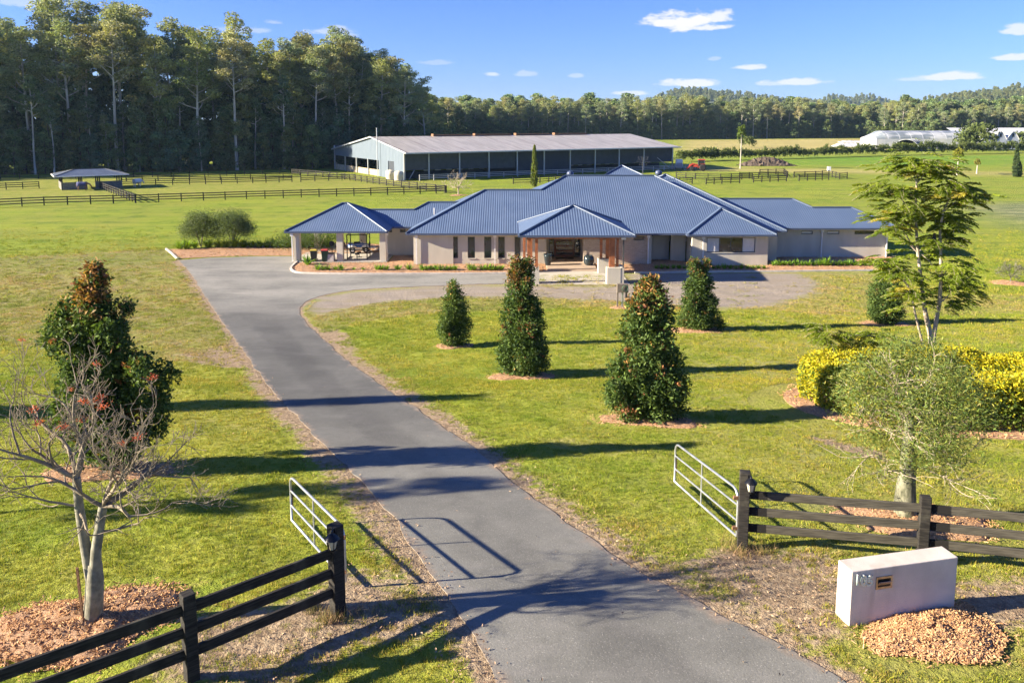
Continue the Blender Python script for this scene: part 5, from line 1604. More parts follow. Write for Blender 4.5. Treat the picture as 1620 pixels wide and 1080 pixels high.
# ================================================================== VEGETATION
leafmat('leaf_glossy', .28, .6, .15); leafmat('leaf_soft', .38, .6, .25); leafmat('leaf_far', .30, .65, .2); leafmat('leaf_fern', .45, .6, .2); leafmat('leaf_hedge', .35, .55, .25)
def bark(name, a, b, scale=6, stretch=.25, bump=.4):
    m, nt = new_mat(name); g = G(nt)
    p = g.obj(); n = g.noise(g.map(p, (1, 1, stretch)), scale, 5, .65); n2 = g.noise(p, scale * .35, 3)
    col = g.mix(g.ramp(n, .33, .68), a, b)
    col = g.mix(g.math('MULTIPLY', g.ramp(n2, .5, .7), .6), col, tuple((x + y) * .32 for x, y in zip(a, b)))
    g.out(g.bsdf(col, .9, 0, g.bump(n, bump, .03), .15))
bark('bark_pale', (.30, .27, .22), (.56, .53, .46), 1.2, .12, .2)
bark('bark_grey', (.15, .145, .11), (.30, .29, .22), 7, .8)
bark('bark_bottle', (.08, .085, .05), (.23, .225, .16), 9, .35, .6)
bark('bark_jac', (.30, .24, .17), (.52, .45, .35), 8, .2)
bark('bark_twig', (.17, .14, .10), (.30, .255, .185), 8, .2)
bark('bark_dark', (.06, .05, .04), (.13, .11, .09), 6, .2)
def jitter(c, n, s): return np.clip(np.asarray(c) * (1 + RNG.normal(size=(n, 1)) * s) + RNG.normal(size=(n, 3)) * np.asarray(c) * s * .35, .002, 1)

def leaf_obj(name, C, N, size, aspect, col, mat, parent=None, loc=None, fold=.12):
    V, Fc, cl = leaf_quads(C, N, size, aspect, col, None, fold)
    me = fast_mesh(name, V, Fc, mat); set_col(me, 'leafcol', cl)
    return link(name, me, parent, loc) if parent is not None or loc is not None else me

# ---- dense conical trees (glossy leaves, coppery new growth) -------------
def conical_tree(px0, yb, blobs, seed, label, red=.5, dens=1.0, leaf=.125, mound=None, mlabel=None):
    """blobs: (pixel x, pixel y, radius px) of the foliage masses, set round the trunk at the tree's own distance"""
    rr = np.random.default_rng(seed)
    base = at(px0, yb); w = mpp(base)
    t = thing('conical_tree', label, 'tree', base, 0, 'conical glossy leaved trees')
    B = []
    for i, (px, py, r) in enumerate(blobs):
        q = atY(px, py, base.y) - base; R_ = r * w * (.74 if seed == 36 else .86)
        half = max(abs(q.x), R_)
        B.append((q.x, rr.uniform(-.5, .5) * half, q.z, R_))
        if i % 5 == 3: B[-1] = (B[-1][0] * 1.08, B[-1][1], B[-1][2], R_ * .8)
        B.append((-q.x * rr.uniform(.2, .9), (1 if i % 2 else -1) * half * rr.uniform(.3, .7), q.z + rr.normal() * R_ * .2, R_ * .66))
    B = np.array(B); h = B[:, 2].max() + .2
    MB().tube([(0, 0, -.1), (0, 0, h * .3), (.02, 0, h * .75)], [.09 + .012 * h, .07 + .008 * h, .02], 8).build('trunk', 'bark_dark', t)
    Cs, Ns, cols = [], [], []
    for (bx, by, bz, R_) in B:
        m = int(dens * 95 * (R_ / .5) ** 1.7) + 14
        u = unit(rr.normal(size=(m, 3)) + [0, 0, .12])
        P = np.array([bx, by, bz]) + u * (R_ * (1 - .45 * rr.uniform(size=m) ** 2.2))[:, None] * [1, 1, 1.12]
        ok = P[:, 2] > .05; P, u = P[ok], u[ok]; m = len(P)
        out = unit(u + P * [.35, .35, 0])
        k = 10
        Cc = np.repeat(P, k, 0) + rr.normal(size=(m * k, 3)) * [.09, .09, .08]
        D = unit(np.repeat(out, k, 0) * .8 + rr.normal(size=(m * k, 3)) * .75 + [0, 0, -.10])
        hz = P[:, 2] / h; br = rr.uniform() < .16
        isred = rr.uniform(size=m) < red * (.9 * np.clip((hz - .70) * 3.4, 0, 1) + (.75 if br else .06) * (u[:, 2] > -.1) * (u[:, 0] < .5))
        g1 = np.array([.045, .088, .026]); g2 = np.array([.125, .178, .040]); r1 = np.array([.25, .10, .055]); r2 = np.array([.33, .21, .055])
        q_ = rr.uniform(size=(m, 1))
        c = np.where(isred[:, None], r1 * q_ + r2 * (1 - q_), g1 * q_ + g2 * (1 - q_))
        Cs.append(Cc); Ns.append(D); cols.append(np.clip(np.repeat(c, k, 0) * (1 + rr.normal(size=(m * k, 1)) * .25), .005, 1))
    # free shoots that break the outline
    pk = B[rr.integers(len(B), size=70)]
    for bx, by, bz, R_ in pk:
        u = unit(rr.normal(size=3) + [0, 0, .55]); k = 16
        P = np.array([bx, by, bz]) + u * (R_ * 1.0) + u * (rr.uniform(0, 1, (k, 1)) * rr.uniform(.12, .30)) + rr.normal(size=(k, 3)) * .03
        cc = np.array([.26, .12, .05]) if rr.uniform() < red * .45 else np.array([.115, .17, .04])
        Cs.append(P); Ns.append(unit(u * .6 + rr.normal(size=(k, 3)) * .7)); cols.append(np.clip(cc * (1 + rr.normal(size=(k, 1)) * .25), .01, 1))
    C = np.concatenate(Cs); ok = C[:, 2] > .02
    leaf_obj('crown', C[ok], np.concatenate(Ns)[ok], leaf * (.75 + .5 * rr.uniform(size=ok.sum())), .42, np.concatenate(cols)[ok], 'leaf_glossy', t, (0, 0, 0))
    if mound: mulch_mound(base.x, base.y, mound[0] * w, mound[1] * w, mound[2], seed, mlabel)
    return t
def build_conicals():
    conical_tree(718, 547, [(716, 455, 9), (722, 469, 13), (711, 478, 11), (730, 488, 14), (709, 499, 15), (724, 505, 17), (735, 514, 12), (712, 523, 18), (729, 531, 18), (704, 522, 11), (718, 538, 18)],
                 31, 'smallest conical tree, green without red tips, on a mulch ring', .10, 1.6, .11, (30, 24, .06), 'mulch ring round the smallest conical tree')
    conical_tree(828, 594, [(818, 417, 9), (822, 430, 15), (816, 446, 17), (828, 455, 15), (818, 474, 21), (836, 486, 19), (812, 500, 22), (838, 512, 25), (816, 528, 28), (842, 545, 27), (822, 562, 34), (846, 572, 25), (806, 558, 22), (830, 580, 28), (810, 580, 20)],
                 32, 'tall slender conical tree with coppery crown tip standing before the portico pier', .60, 1.5, .125, (46, 36, .07), 'mulch ring under the slender coppery tipped tree')
    conical_tree(1022, 664, [(1030, 448, 9), (1022, 460, 16), (1036, 474, 21), (1010, 480, 22), (1044, 500, 22), (1015, 506, 27), (1005, 530, 26), (1040, 530, 29), (1020, 556, 32), (1058, 572, 25), (1010, 582, 32), (980, 588, 17), (970, 610, 16), (984, 630, 27), (1050, 605, 36), (1074, 612, 18), (1020, 622, 40), (1062, 640, 28), (998, 646, 26), (1035, 648, 30)],
                 33, 'broad conical tree with orange tinted side shoots and crown, largest on the right lawn', .70, 1.5, .125, (72, 52, .08), 'mulch ring under the broad orange tinted tree')
    conical_tree(1105, 522, [(1098, 415, 7), (1100, 428, 12), (1109, 443, 16), (1094, 454, 14), (1118, 454, 11), (1102, 470, 22), (1090, 484, 17), (1120, 482, 18), (1105, 500, 27), (1084, 507, 13), (1127, 503, 16), (1138, 511, 8), (1112, 510, 18)],
                 34, 'yellow green conical tree standing against the gravel before the guest wing', .4, 1.6, .12, (44, 34, .07), 'mulch ring under the tree before the guest wing')
    conical_tree(1398, 512, [(1398, 442, 12), (1405, 455, 16), (1390, 465, 17), (1410, 475, 18), (1395, 485, 22), (1383, 494, 13), (1415, 494, 15), (1400, 500, 17)],
                 35, 'short dark conical tree half hidden by the feathery tree', .05, 1.5, .12, (34, 26, .06), 'mulch ring behind the feathery tree')
    conical_tree(172, 745, [(150, 428, 11), (147, 446, 18), (140, 466, 23), (160, 480, 25), (148, 502, 30), (96, 490, 14), (90, 508, 19), (95, 535, 23), (130, 532, 36), (170, 522, 27), (186, 548, 30), (122, 570, 40), (165, 582, 46), (210, 582, 26), (240, 574, 20), (250, 600, 23), (225, 612, 36), (130, 622, 46), (180, 640, 50), (246, 640, 25), (112, 668, 34), (150, 688, 44), (205, 678, 42), (236, 678, 26), (160, 706, 36), (200, 702, 32), (122, 705, 26)],
                 36, 'largest dark conical tree with copper red top behind the bare flowering tree', .9, 1.15, .125, (92, 60, .08), 'mulch ring under the dark copper topped tree')
build_conicals()
def shadow_neighbours():
    # two more garden trees stand just outside the frame; their long shadows cross the lawn and the drive
    src = [o for o in bpy.data.objects if o.name.startswith('conical_tree') and 'slender' in o['label']][0]
    tip = at(712, 628); L_ = 23.0
    x, y = tip.x - L_ * cos(SUN_AZ), tip.y - L_ * sin(SUN_AZ)
    copy_tree(src, gpt(x, y), 1.3, (1.15, 1.15, 1.72), 'tall conical tree on the lawn beyond the copper topped tree, away from the drive')
shadow_neighbours()

# ---- branching ------------------------------------------------------------
def grow(mb, p, d, L_, r, lvl, rr, tips, up=.25, spread=.6, seg=5, kids=(2, 3), min_r=.006, ratio=.72, side=True, allp=None):
    p, d = Vector(p), Vector(d).normalized()
    pts = [p.copy()]; rad = [r]
    bend = Vector(rr.normal(size=3)) * .18
    for i in range(seg):
        d = (d + bend * .5 + Vector(rr.normal(size=3)) * .10 + Vector((0, 0, up * .22))).normalized()
        p = p + d * (L_ / seg); pts.append(p.copy()); rad.append(max(min_r, r * (1 - .45 * (i + 1) / seg)))
    mb.tube(pts, rad, 7 if r > .04 else 5 if r > .015 else 4, False)
    if allp is not None: allp.extend(pts[1:])
    if lvl == 0: tips.append((p, d)); return
    n = int(rr.integers(kids[0], kids[1] + 1))
    for k in range(n):
        nd = (d + Vector(rr.normal(size=3)) * spread).normalized()
        grow(mb, p, nd, L_ * ratio * rr.uniform(.8, 1.2), rad[-1] * .82, lvl - 1, rr, tips, up, spread, seg, kids, min_r, ratio, side, allp)
    if side and lvl >= 1:
        for j in (2, 4):
            if rr.uniform() < .7 and j < len(pts):
                nd = (d + Vector(rr.normal(size=3)) * spread * 1.3).normalized()
                grow(mb, pts[j], nd, L_ * ratio * rr.uniform(.6, 1.0), rad[j] * .6, lvl - 1, rr, tips, up, spread, seg, kids, min_r, ratio, side, allp)

def build_flame_tree():
    b = at(146, 990); w = mpp(b)
    rr = np.random.default_rng(5)
    t = thing('flame_tree', 'bare flame tree with two pale trunks and red flower tufts inside the fence', 'tree', b, 0)
    q = lambda px, py, dy=0: atY(px, py, b.y + dy) - b
    tr = MB()
    tr.tube([q(146, 1000), q(147, 975), q(149, 945), q(150, 915), q(150, 890)], [.155, .138, .13, .125, .10], 14)
    tr.tube([q(147, 930), q(140, 890), q(132, 845), q(125, 800), q(121, 755)], [.085, .083, .074, .066, .06], 12)
    tr.tube([q(150, 915), q(152, 870, -.05), q(158, 830, -.1), q(163, 800, -.1)], [.09, .075, .067, .06], 12)
    tr.build('trunk', 'bark_grey', t)
    mb = MB(); tips = []
    limbs = [((121, 755), [(-.75, -.25, .45), (-.4, .35, .8), (.05, -.1, 1.0), (-.85, .2, .3), (.45, .35, .75)], .95, .055),
             ((163, 800), [(.55, -.2, .75), (.9, .1, .40), (.15, .4, .95), (.75, .35, .7), (.35, -.5, .8), (-.5, -.4, .55), (.95, -.25, .15)], .90, .05)]
    for (px, py), ds, L_, r in limbs:
        p0 = q(px, py, 0 if px < 140 else -.1)
        for d in ds:
            grow(mb, p0, d, L_ * .8 * rr.uniform(.85, 1.15), r * .72, 4, rr, tips, .30, .46, 5, (2, 2), .0038, .70)
    # low side limbs
    for px, py, d in ((128, 800, (-.9, -.3, .05)), (158, 840, (.9, -.2, .1)), (126, 810, (.6, -.7, .1))):
        grow(mb, q(px, py), d, .7, .022, 2, rr, tips, .12, .45, 5, (2, 2), .004, .68)
    mb.build('branches', 'bark_twig', t)
    # red flower tufts on some of the upper tips
    up = sorted([x for x in tips if x[0].z > 2.2], key=lambda x: -x[0].z)
    pick = [up[int(i)] for i in rr.choice(min(len(up), 700), 18, replace=False)]
    C = rr.normal(size=(44, 3)) * [.05, .05, .025]; D = unit(C * [1, 1, 1] + [0, 0, .04] + rr.normal(size=(44, 3)) * .04)
    fm = leaf_obj('flower_tuft', C * .8, D, .036, .34, jitter((.48, .12, .08), 44, .25), 'leaf_soft')
    for p, d in pick: link('flower_tuft', fm, t, p, (rr.uniform(-.4, .4), rr.uniform(-.4, .4), rr.uniform(0, 6)), rr.uniform(.7, 1.3))['kind'] = 'stuff'
    mulch_mound(b.x - .1, b.y + .05, 1.35, 1.0, .16, 41, 'broad mound of orange mulch under the bare flame tree', 0, 5200)
    s = at(133, 996)
    st = tag(MB().box(-.018, .018, -.012, .012, -.1, 1.0).build('tree_stake', 'rust', None, loc=s, rot=(0, radians(-2), 0)), 'thin rusty stake in the mulch beside the flame tree', 'stake')
build_flame_tree()

def small_bare(px, yb, yt, half, seed, name, label, barkm, leaves=None, mound=None, mlabel=None):
    b = at(px, yb); w = mpp(b); top = atY(px, yt, b.y).z - b.z
    rr = np.random.default_rng(seed)
    t = thing(name, label, 'tree', b)
    th = top * .26
    MB().tube([(0, 0, -.1), (.02, 0, th * .5), (0, 0, th)], [.05 * top * .5, .04 * top * .5, .035 * top * .5], 8).build('trunk', barkm, t)
    mb = MB(); tips = []; allp = []
    H = half * w
    for k in range(9):
        a = 2 * pi * k / 9 + rr.uniform(-.3, .3); e = rr.uniform(.35, 1.3)
        grow(mb, (0, 0, th * rr.uniform(.75, 1)), (cos(a) * cos(e), sin(a) * cos(e), sin(e)), top * .27, .022 * top * .5, 3, rr, tips, .12, .38, 4, (2, 2), .004 + w * .10, .66, True, allp)
    mb.build('branches', barkm, t)
    if leaves:
        P = np.array([list(p) for p in allp]); k = leaves[0]
        C = np.repeat(P, k, 0) + rr.normal(size=(len(P) * k, 3)) * .10
        leaf_obj('crown', C, unit(rr.normal(size=C.shape)), leaves[1], .35, jitter(leaves[2], len(C), .2), 'leaf_soft', t, (0, 0, 0))
    if mound: mulch_mound(b.x, b.y, mound[0] * w, mound[1] * w * 2.2, .1, seed, mlabel)
small_bare(725, 309, 262, 24, 51, 'leafless_tree', 'round headed leafless tree standing before the big shed', 'bark_jac', None, (13, 5), 'small mulch ring under the leafless round tree')
small_bare(1598, 448, 408, 34, 52, 'sparse_tree', 'low sparse grey tree on its own mulch ring at the far lawn', 'bark_grey', (2, .06, (.12, .13, .07)), (30, 9), 'mulch ring under the low sparse grey tree')

# ---- bottle tree ----------------------------------------------------------
def build_bottle_tree():
    b = at(1432, 822); w = mpp(b)
    rr = np.random.default_rng(8)
    t = thing('bottle_tree', 'bottle tree with swollen mottled trunk and airy olive crown behind the fence', 'tree', b)
    q = lambda px, py, dy=0: atY(px, py, b.y + dy) - b
    MB().tube([q(1432, 832), q(1432, 815), q(1432, 795), q(1433, 770), q(1436, 745), q(1437, 720), q(1438, 690), q(1440, 655), q(1442, 620)], [.235, .215, .21, .185, .155, .14, .11, .085, .06], 16).build('trunk', 'bark_bottle', t)
    mb = MB(); tips = []; allp = []
    cz = q(1440, 640).z
    for k in range(30):
        a = 2 * pi * k / 30 * 3.3; e = rr.uniform(-.15, 1.25)
        p0 = q(1438, rr.uniform(625, 715))
        grow(mb, p0, (cos(a) * cos(e), sin(a) * cos(e), sin(e)), .62, .024, 2, rr, tips, .05, .5, 5, (2, 3), .004, .7, True, allp)
    for px, py, d in ((1436, 745, (-1, -.2, .05)), (1437, 742, (1, -.2, .12)), (1437, 735, (.8, -.5, .1)), (1436, 735, (-.7, .4, .3))):
        grow(mb, q(px, py), d, .75, .024, 2, rr, tips, -.05, .4, 5, (2, 3), .004, .7, True, allp)
    mb.build('branches', 'bark_jac', t)
    P = np.array([list(p) for p in allp])
    # crown volume: fine narrow leaves on the twigs and in loose drooping sprays around
    n = 2900
    c0 = np.array(q(1445, 635)); c0[2] += .02
    u = unit(rr.normal(size=(n, 3))) * (rr.uniform(.25, 1, (n, 1)) ** .45)
    ctr = c0 + u * [1.5, 1.5, 1.3]
    ctr = ctr[(np.sin(ctr[:, 0] * 3.1 + 1) + np.sin(ctr[:, 1] * 3.7) + np.sin(ctr[:, 2] * 4.3 + 2) + rr.normal(size=n) * .6) > -.45]
    low = P[rr.choice(len(P), 700)]
    S = np.concatenate([ctr, low])
    k = 11
    C = np.repeat(S, k, 0) + rr.normal(size=(len(S) * k, 3)) * [.11, .11, .09]
    D = unit(rr.normal(size=C.shape) * [.8, .8, .6] + [0, 0, -.12])
    col = np.where(rr.uniform(size=(len(C), 1)) < .3, jitter((.27, .29, .065), len(C), .2), jitter((.145, .195, .05), len(C), .22))
    leaf_obj('crown', C, D, .105 * rr.uniform(.6, 1.3, len(C)), .17, col, 'leaf_soft', t, (0, 0, 0))
    mulch_mound(b.x + .1, b.y - .05, 1.75, .95, .12, 43, 'orange mulch bed under the bottle tree behind the fence', 0, 1300)
build_bottle_tree()

# ---- feathery tall tree ---------------------------------------------------
HEDGE_C = at(1482, 640)
def build_feathery():
    b = at(1474, 600); rr = np.random.default_rng(9)
    t = thing('jacaranda_tree', 'tall feathery jacaranda with several pale stems rising from the yellow hedge', 'tree', b)
    q = lambda px, py, dy=0: atY(px, py, b.y + dy) - b
    tr = MB()
    stems = [([(1474, 615), (1474, 560), (1472, 530), (1464, 495), (1458, 450), (1452, 400), (1448, 340), (1450, 290), (1455, 262)], [.17, .14, .12, .10, .085, .07, .05, .035, .015], 0),
             ([(1474, 560), (1478, 525), (1486, 480), (1489, 440), (1488, 400), (1487, 365), (1492, 335), (1503, 312)], [.12, .10, .09, .075, .065, .055, .04, .02], -.3),
             ([(1474, 600), (1460, 545), (1450, 505), (1444, 478), (1438, 455)], [.10, .06, .05, .04, .02], -.5)]
    for pts, rad, dy in stems: tr.tube([q(x, y, dy * (i / len(pts))) for i, (x, y) in enumerate(pts)], [v * .82 for v in rad], 9)
    tr.build('trunk', 'bark_jac', t)
    br = MB(); bases = []
    # clusters of fronds: (px, py, rx px, ry px, count, dy)
    clusters = [(1405, 300, 30, 16, 20, -.2), (1440, 262, 34, 18, 26, .2), (1475, 268, 30, 20, 24, .0), (1430, 330, 34, 16, 16, -.6), (1410, 345, 22, 16, 12, .3),
                (1500, 300, 34, 18, 24, .1), (1530, 312, 24, 14, 16, -.3), (1500, 345, 34, 18, 18, .3), (1470, 335, 30, 20, 14, .8),
                (1425, 430, 24, 16, 16, -.3), (1405, 415, 16, 14, 10, .2), (1440, 465, 20, 16, 14, -.5), (1412, 365, 12, 10, 6, 0),
                (1505, 425, 26, 18, 18, -.2), (1525, 450, 18, 14, 12, .1), (1495, 470, 24, 14, 10, .2), (1500, 375, 20, 12, 10, .2), (1455, 400, 16, 12, 6, .4),
                (1308, 528, 15, 12, 12, -1.4), (1388, 532, 22, 10, 12, -.8), (1472, 380, 14, 10, 5, -.2)]
    w = mpp(b)
    FC, FN, FS, FCOL, fmidrib = [], [], [], [], []
    for (px, py, rx, ry, cnt, dy) in clusters:
        c = q(px, py, dy)
        # limb feeding the cluster from the nearest stem point
        st = min((q(x, y, s[2] * .6) for s in stems for x, y in s[0] if y > py + 6), key=lambda v: (v - c).length + abs(v.z - (c.z - .8)) * .5)
        m_ = st.lerp(c, .55) + Vector((0, 0, .12))
        br.tube([st, st.lerp(m_, .5) + Vector((0, 0, -.03)), m_, c], [.030, .024, .017, .008], 6)
        bright = 1.0 + rr.normal() * .12
        for _ in range(int(cnt * 2.7)):
            s = c + Vector((rr.normal() * rx * w * .45, rr.normal() * rx * w * .42, rr.normal() * ry * w * .45))
            a = atan2(s.y - c.y, s.x - c.x) + rr.normal() * .7
            L_ = rr.uniform(.5, .85); el = rr.uniform(-.15, .35)
            d = Vector((cos(a) * cos(el), sin(a) * cos(el), sin(el)))
            sd = Vector((-sin(a), cos(a), 0))
            tone = rr.uniform(); base_c = np.array([.135, .195, .018]) * tone + np.array([.255, .305, .026]) * (1 - tone)
            base_c = base_c * bright
            if rr.uniform() < .07: base_c = np.array([.38, .32, .04])
            pts = []
            npin = 15
            for i in range(npin + 1):
                f = i / npin
                pts.append(s + d * (L_ * f) + Vector((0, 0, -.32 * L_ * f * f)))
            fmidrib.append(pts[::3] + [pts[-1]])
            for i in range(1, npin + 1):
                f = i / npin; pl = .24 * sin(pi * min(.97, .18 + .75 * f)) * L_ / .7
                td = (pts[i] - pts[i - 1]).normalized()
                for sg in (-1, 1):
                    dd = (sd * sg * .85 + td * .55 + Vector((0, 0, -.22 + rr.normal() * .1))).normalized()
                    for kk in (.16, .48, .80):
                        FC.append(pts[i] + dd * pl * kk); FN.append((dd + Vector(rr.normal(size=3)) * .28).normalized()); FS.append(pl * .40); FCOL.append(base_c * (1 + rr.normal() * .12))
    for pts in fmidrib: br.tube(pts, .006, 3, False)
    br.build('branches', 'bark_jac', t)
    C, N = np.array([list(v) for v in FC]), np.array([list(v) for v in FN])
    leaf_obj('crown', C, N, np.array(FS) * 1.22, .46, np.clip(np.array(FCOL), .01, 1), 'leaf_fern', t, (0, 0, 0))
    # a dark bird on a bare side twig
    p = q(1478, 381, -.25)
    br2 = MB(); br2.tube([q(1462, 376, -.1), q(1470, 377, -.2), q(1479, 384, -.25), q(1488, 392, -.3)], [.012, .012, .011, .01], 5); br2.build('twig', 'bark_jac', t)
    pb = b + q(1477.5, 382, -.24)
    bird = thing('bird', 'small dark bird perched on a twig of the jacaranda', 'bird', pb, radians(200))
    mb = MB()
    mb.lathe((0, 0, 0), [(.01, -.02), (.05, .02), (.075, .09), (.072, .15), (.05, .20), (.042, .225), (.055, .26), (.045, .30), (.012, .32)], 12, 1.15, .9)
    mb.tube([(-.06, 0, .06), (-.10, 0, -.04), (-.12, 0, -.13)], [.035, .03, .02], 6)
    mb.tube([(.05, 0, .27), (.12, 0, .255)], [.016, .003], 6)
    mb.build('body', 'bird_black', bird)
build_feathery()

# ---- clipped yellow hedge ring -------------------------------------------
def build_hedge():
    c = HEDGE_C; w = mpp(c); rr = np.random.default_rng(12)
    L0 = at(1256, 628)
    rx = (c.x - L0.x) - .2; ry = 3.5
    t = thing('golden_hedge', 'clipped golden yellow hedge ring round the foot of the jacaranda', 'hedge', c)
    hw, hh = 1.25, 1.45
    n = 12500
    a = rr.uniform(0, 2 * pi, n); sct = rr.uniform(0, 1, n)
    # cross-section perimeter: side up, rounded top, side down
    per = np.where(sct < .36, 0, np.where(sct < .64, 1, 2))
    off = np.where(per == 0, 1.0, np.where(per == 2, -1.0, rr.uniform(-1, 1, n)))
    zz = np.where(per == 1, 1.0, rr.uniform(0.05, 1, n) ** .8)
    lump = 1 + .07 * np.sin(9 * a + 3 * zz) + .06 * np.sin(17 * a + 1)
    rnd = np.where(per == 1, 1 - .07 * off ** 4, 1.0)
    off = off * np.where(per != 1, 1 - .30 * zz ** 5, 1.0) * lump
    z = zz * hh * rnd * (1 + .06 * np.sin(7 * a) + .04 * np.sin(13 * a + 2)) - rr.uniform(0, .06, n)
    rad_x, rad_y = rx - hw * .5, ry - hw * .5
    wob = 1 + .04 * np.sin(3 * a + 1)
    X = (rad_x * wob + off * hw * .62) * np.cos(a); Y = (rad_y * wob + off * hw * .62) * np.sin(a)
    k = 9
    gzv = gz(0, c.y + Y) - c.z
    P = np.stack([X, Y, z + gzv], 1)
    C = np.repeat(P, k, 0) + rr.normal(size=(n * k, 3)) * [.07, .07, .05]
    nrm = np.stack([np.cos(a) * off, np.sin(a) * off, np.where(per == 1, 1.2, .35)], 1)
    D = unit(np.repeat(nrm, k, 0) * .6 + rr.normal(size=(n * k, 3)) * .7)
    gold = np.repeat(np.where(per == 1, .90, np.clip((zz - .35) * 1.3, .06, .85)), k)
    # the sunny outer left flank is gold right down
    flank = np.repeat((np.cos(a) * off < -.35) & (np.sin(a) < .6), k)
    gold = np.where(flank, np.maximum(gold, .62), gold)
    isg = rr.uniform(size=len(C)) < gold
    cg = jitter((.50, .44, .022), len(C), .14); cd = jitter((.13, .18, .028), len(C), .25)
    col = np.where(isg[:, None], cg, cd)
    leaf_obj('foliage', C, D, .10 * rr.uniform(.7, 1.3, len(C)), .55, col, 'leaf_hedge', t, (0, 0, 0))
    mb = MB()
    for k_ in range(60):
        aa = 2 * pi * k_ / 60 + rr.uniform(-.04, .04)
        x, y = rad_x * cos(aa), rad_y * sin(aa); z0 = float(gz(0, c.y + y)) - c.z
        mb.tube([(x, y, z0 - .05), (x + rr.normal() * .08, y + rr.normal() * .08, z0 + .6), (x + rr.normal() * .2, y + rr.normal() * .2, z0 + 1.1)], [.03, .022, .01], 5)
    mb.build('stems', 'bark_dark', t)
    q = catmull(np.array([[c.x + (rx + .75) * cos(u), c.y + (ry + .85) * sin(u)] for u in np.linspace(0, 2 * pi, 25)[:-1]]), 3, True)
    o = sheet('hedge_bed', q, 'mulch', .02, .5, .08, lambda XY, sd: .07 * smooth(sd, 0, .7)); struct(o, 'orange mulch bed round the golden hedge')
    Q = RNG.uniform(q.min(0), q.max(0), (3800, 2)); s_ = sdist(Q, q); Q = Q[s_ > -.25]
    for x, y in Q: CHIPS.append((x, y, float(gz(x, y)) + .07, random.uniform(.7, 1.6)))
build_hedge()

# ---- strappy plants, shrubs, cypresses -----------------------------------
def strappy_mesh(seed, n=46, L_=.55, col=(.16, .28, .03), w=.035):
    rr = np.random.default_rng(seed)
    V, Fc, cl = [], [], []
    for _ in range(n):
        a = rr.uniform(0, 2 * pi); l = L_ * rr.uniform(.7, 1.2); lean = rr.uniform(.25, 1.0)
        d = np.array([cos(a), sin(a), 0]); s = np.array([-sin(a), cos(a), 0])
        b0 = d * rr.uniform(0, .10); o = len(V)
        for i in range(4):
            f = i / 3; p = b0 + d * l * lean * f + np.array([0, 0, l * (1.1 * f - .75 * lean * f * f)]); ww = w * (1 - .85 * f ** 2)
            V += [p - s * ww, p + s * ww]
        for i in range(3): Fc.append((o + 2 * i, o + 2 * i + 1, o + 2 * i + 3, o + 2 * i + 2))
        cl += [np.array(col) * (1 + rr.normal() * .2)] * 8
    me = fast_mesh('leaves', V, Fc, 'leaf_soft'); set_col(me, 'leafcol', np.clip(cl, .01, 1)); return me
def build_bed_plants():
    ms = [strappy_mesh(60 + i) for i in range(4)]
    g = 'strappy plants along the front beds'
    def plant(px, py, s, k, lab):
        p = at(px, py); t = thing('strappy_plant', lab, 'plant', p + Vector((0, 0, .05)), random.uniform(0, 6), g); t.scale = (s,) * 3
        link('leaves', ms[k % 4], t)
    L1 = 'green strappy plant in the mulch bed before the carport and bedroom windows'
    plant(487, 420, 1.7, 0, 'large strappy plant at the kerb curve before the wheelie bins')
    for i, px in enumerate((503, 511, 519, 531, 540, 560, 575, 597, 603, 611, 630, 648)): plant(px, 428.5, (.7 if 550 < px < 590 else 1.0) * random.uniform(.85, 1.15), i, L1)
    for i, px in enumerate((668, 675, 683, 690, 698, 706, 713, 720, 744, 750, 764, 771, 778, 785, 793)): plant(px, 428.8, random.uniform(.9, 1.25), i, L1)
    L2 = 'low dark strappy plant in the shaded bed before the guest wing'
    for i, px in enumerate(range(1038, 1212, 9)): plant(px, 426.5, random.uniform(.7, 1.0), i, L2)
    L3 = 'upright strappy plant in the bed along the far wing wall'
    for i, px in enumerate(range(1224, 1392, 9)): plant(px, 421.5, random.uniform(.9, 1.2) * (1.7 if i == 9 else 1), i, L3)
    # bright border behind the carport strip
    big = strappy_mesh(70, 90, .95, (.19, .30, .025), .05)
    for i, px in enumerate((285, 296, 308, 330, 345, 358, 372, 386, 398, 410, 422, 434, 446, 458, 470, 483, 495, 508, 520)):
        p = at(px, 395 if px < 300 else 392.5)
        t = thing('border_plant', 'bright green clumping plant in the border behind the mulch strip', 'plant', p, random.uniform(0, 6), 'clumping plants of the back border'); t.scale = (random.uniform(.9, 1.25),) * 3
        link('leaves', big, t)
build_bed_plants()
def bush_mesh(seed, r, h, n, leaf, col, asp=.4, mat='leaf_soft', gaps=.0, base=0.0):
    rr = np.random.default_rng(seed)
    m = n // 9
    u = unit(rr.normal(size=(m, 3))); u[:, 2] = np.abs(u[:, 2]) * 1.0 - .25 * (rr.uniform(size=m) < .35)
    rad = rr.uniform(.35, 1, (m, 1)) ** .5
    lump = 1 + .2 * np.sin(u[:, :1] * 6 + seed) * np.sin(u[:, 1:2] * 7) + .12 * np.sin(u[:, 2:3] * 11 + seed)
    P = u * rad * lump * [r, r, h * .6] + [0, 0, h * .42 + base]
    P = P[P[:, 2] > .03]
    C = np.repeat(P, 9, 0) + rr.normal(size=(len(P) * 9, 3)) * r * .13
    D = unit(rr.normal(size=C.shape) + [0, 0, .3])
    tone = np.repeat(rr.uniform(.65, 1.35, (len(P), 1)), 9, 0)
    return leaf_obj('crown', C, D, leaf * rr.uniform(.7, 1.3, len(C)), asp, np.clip(np.asarray(col) * tone * (1 + rr.normal(size=(len(C), 1)) * .15), .004, 1), mat)
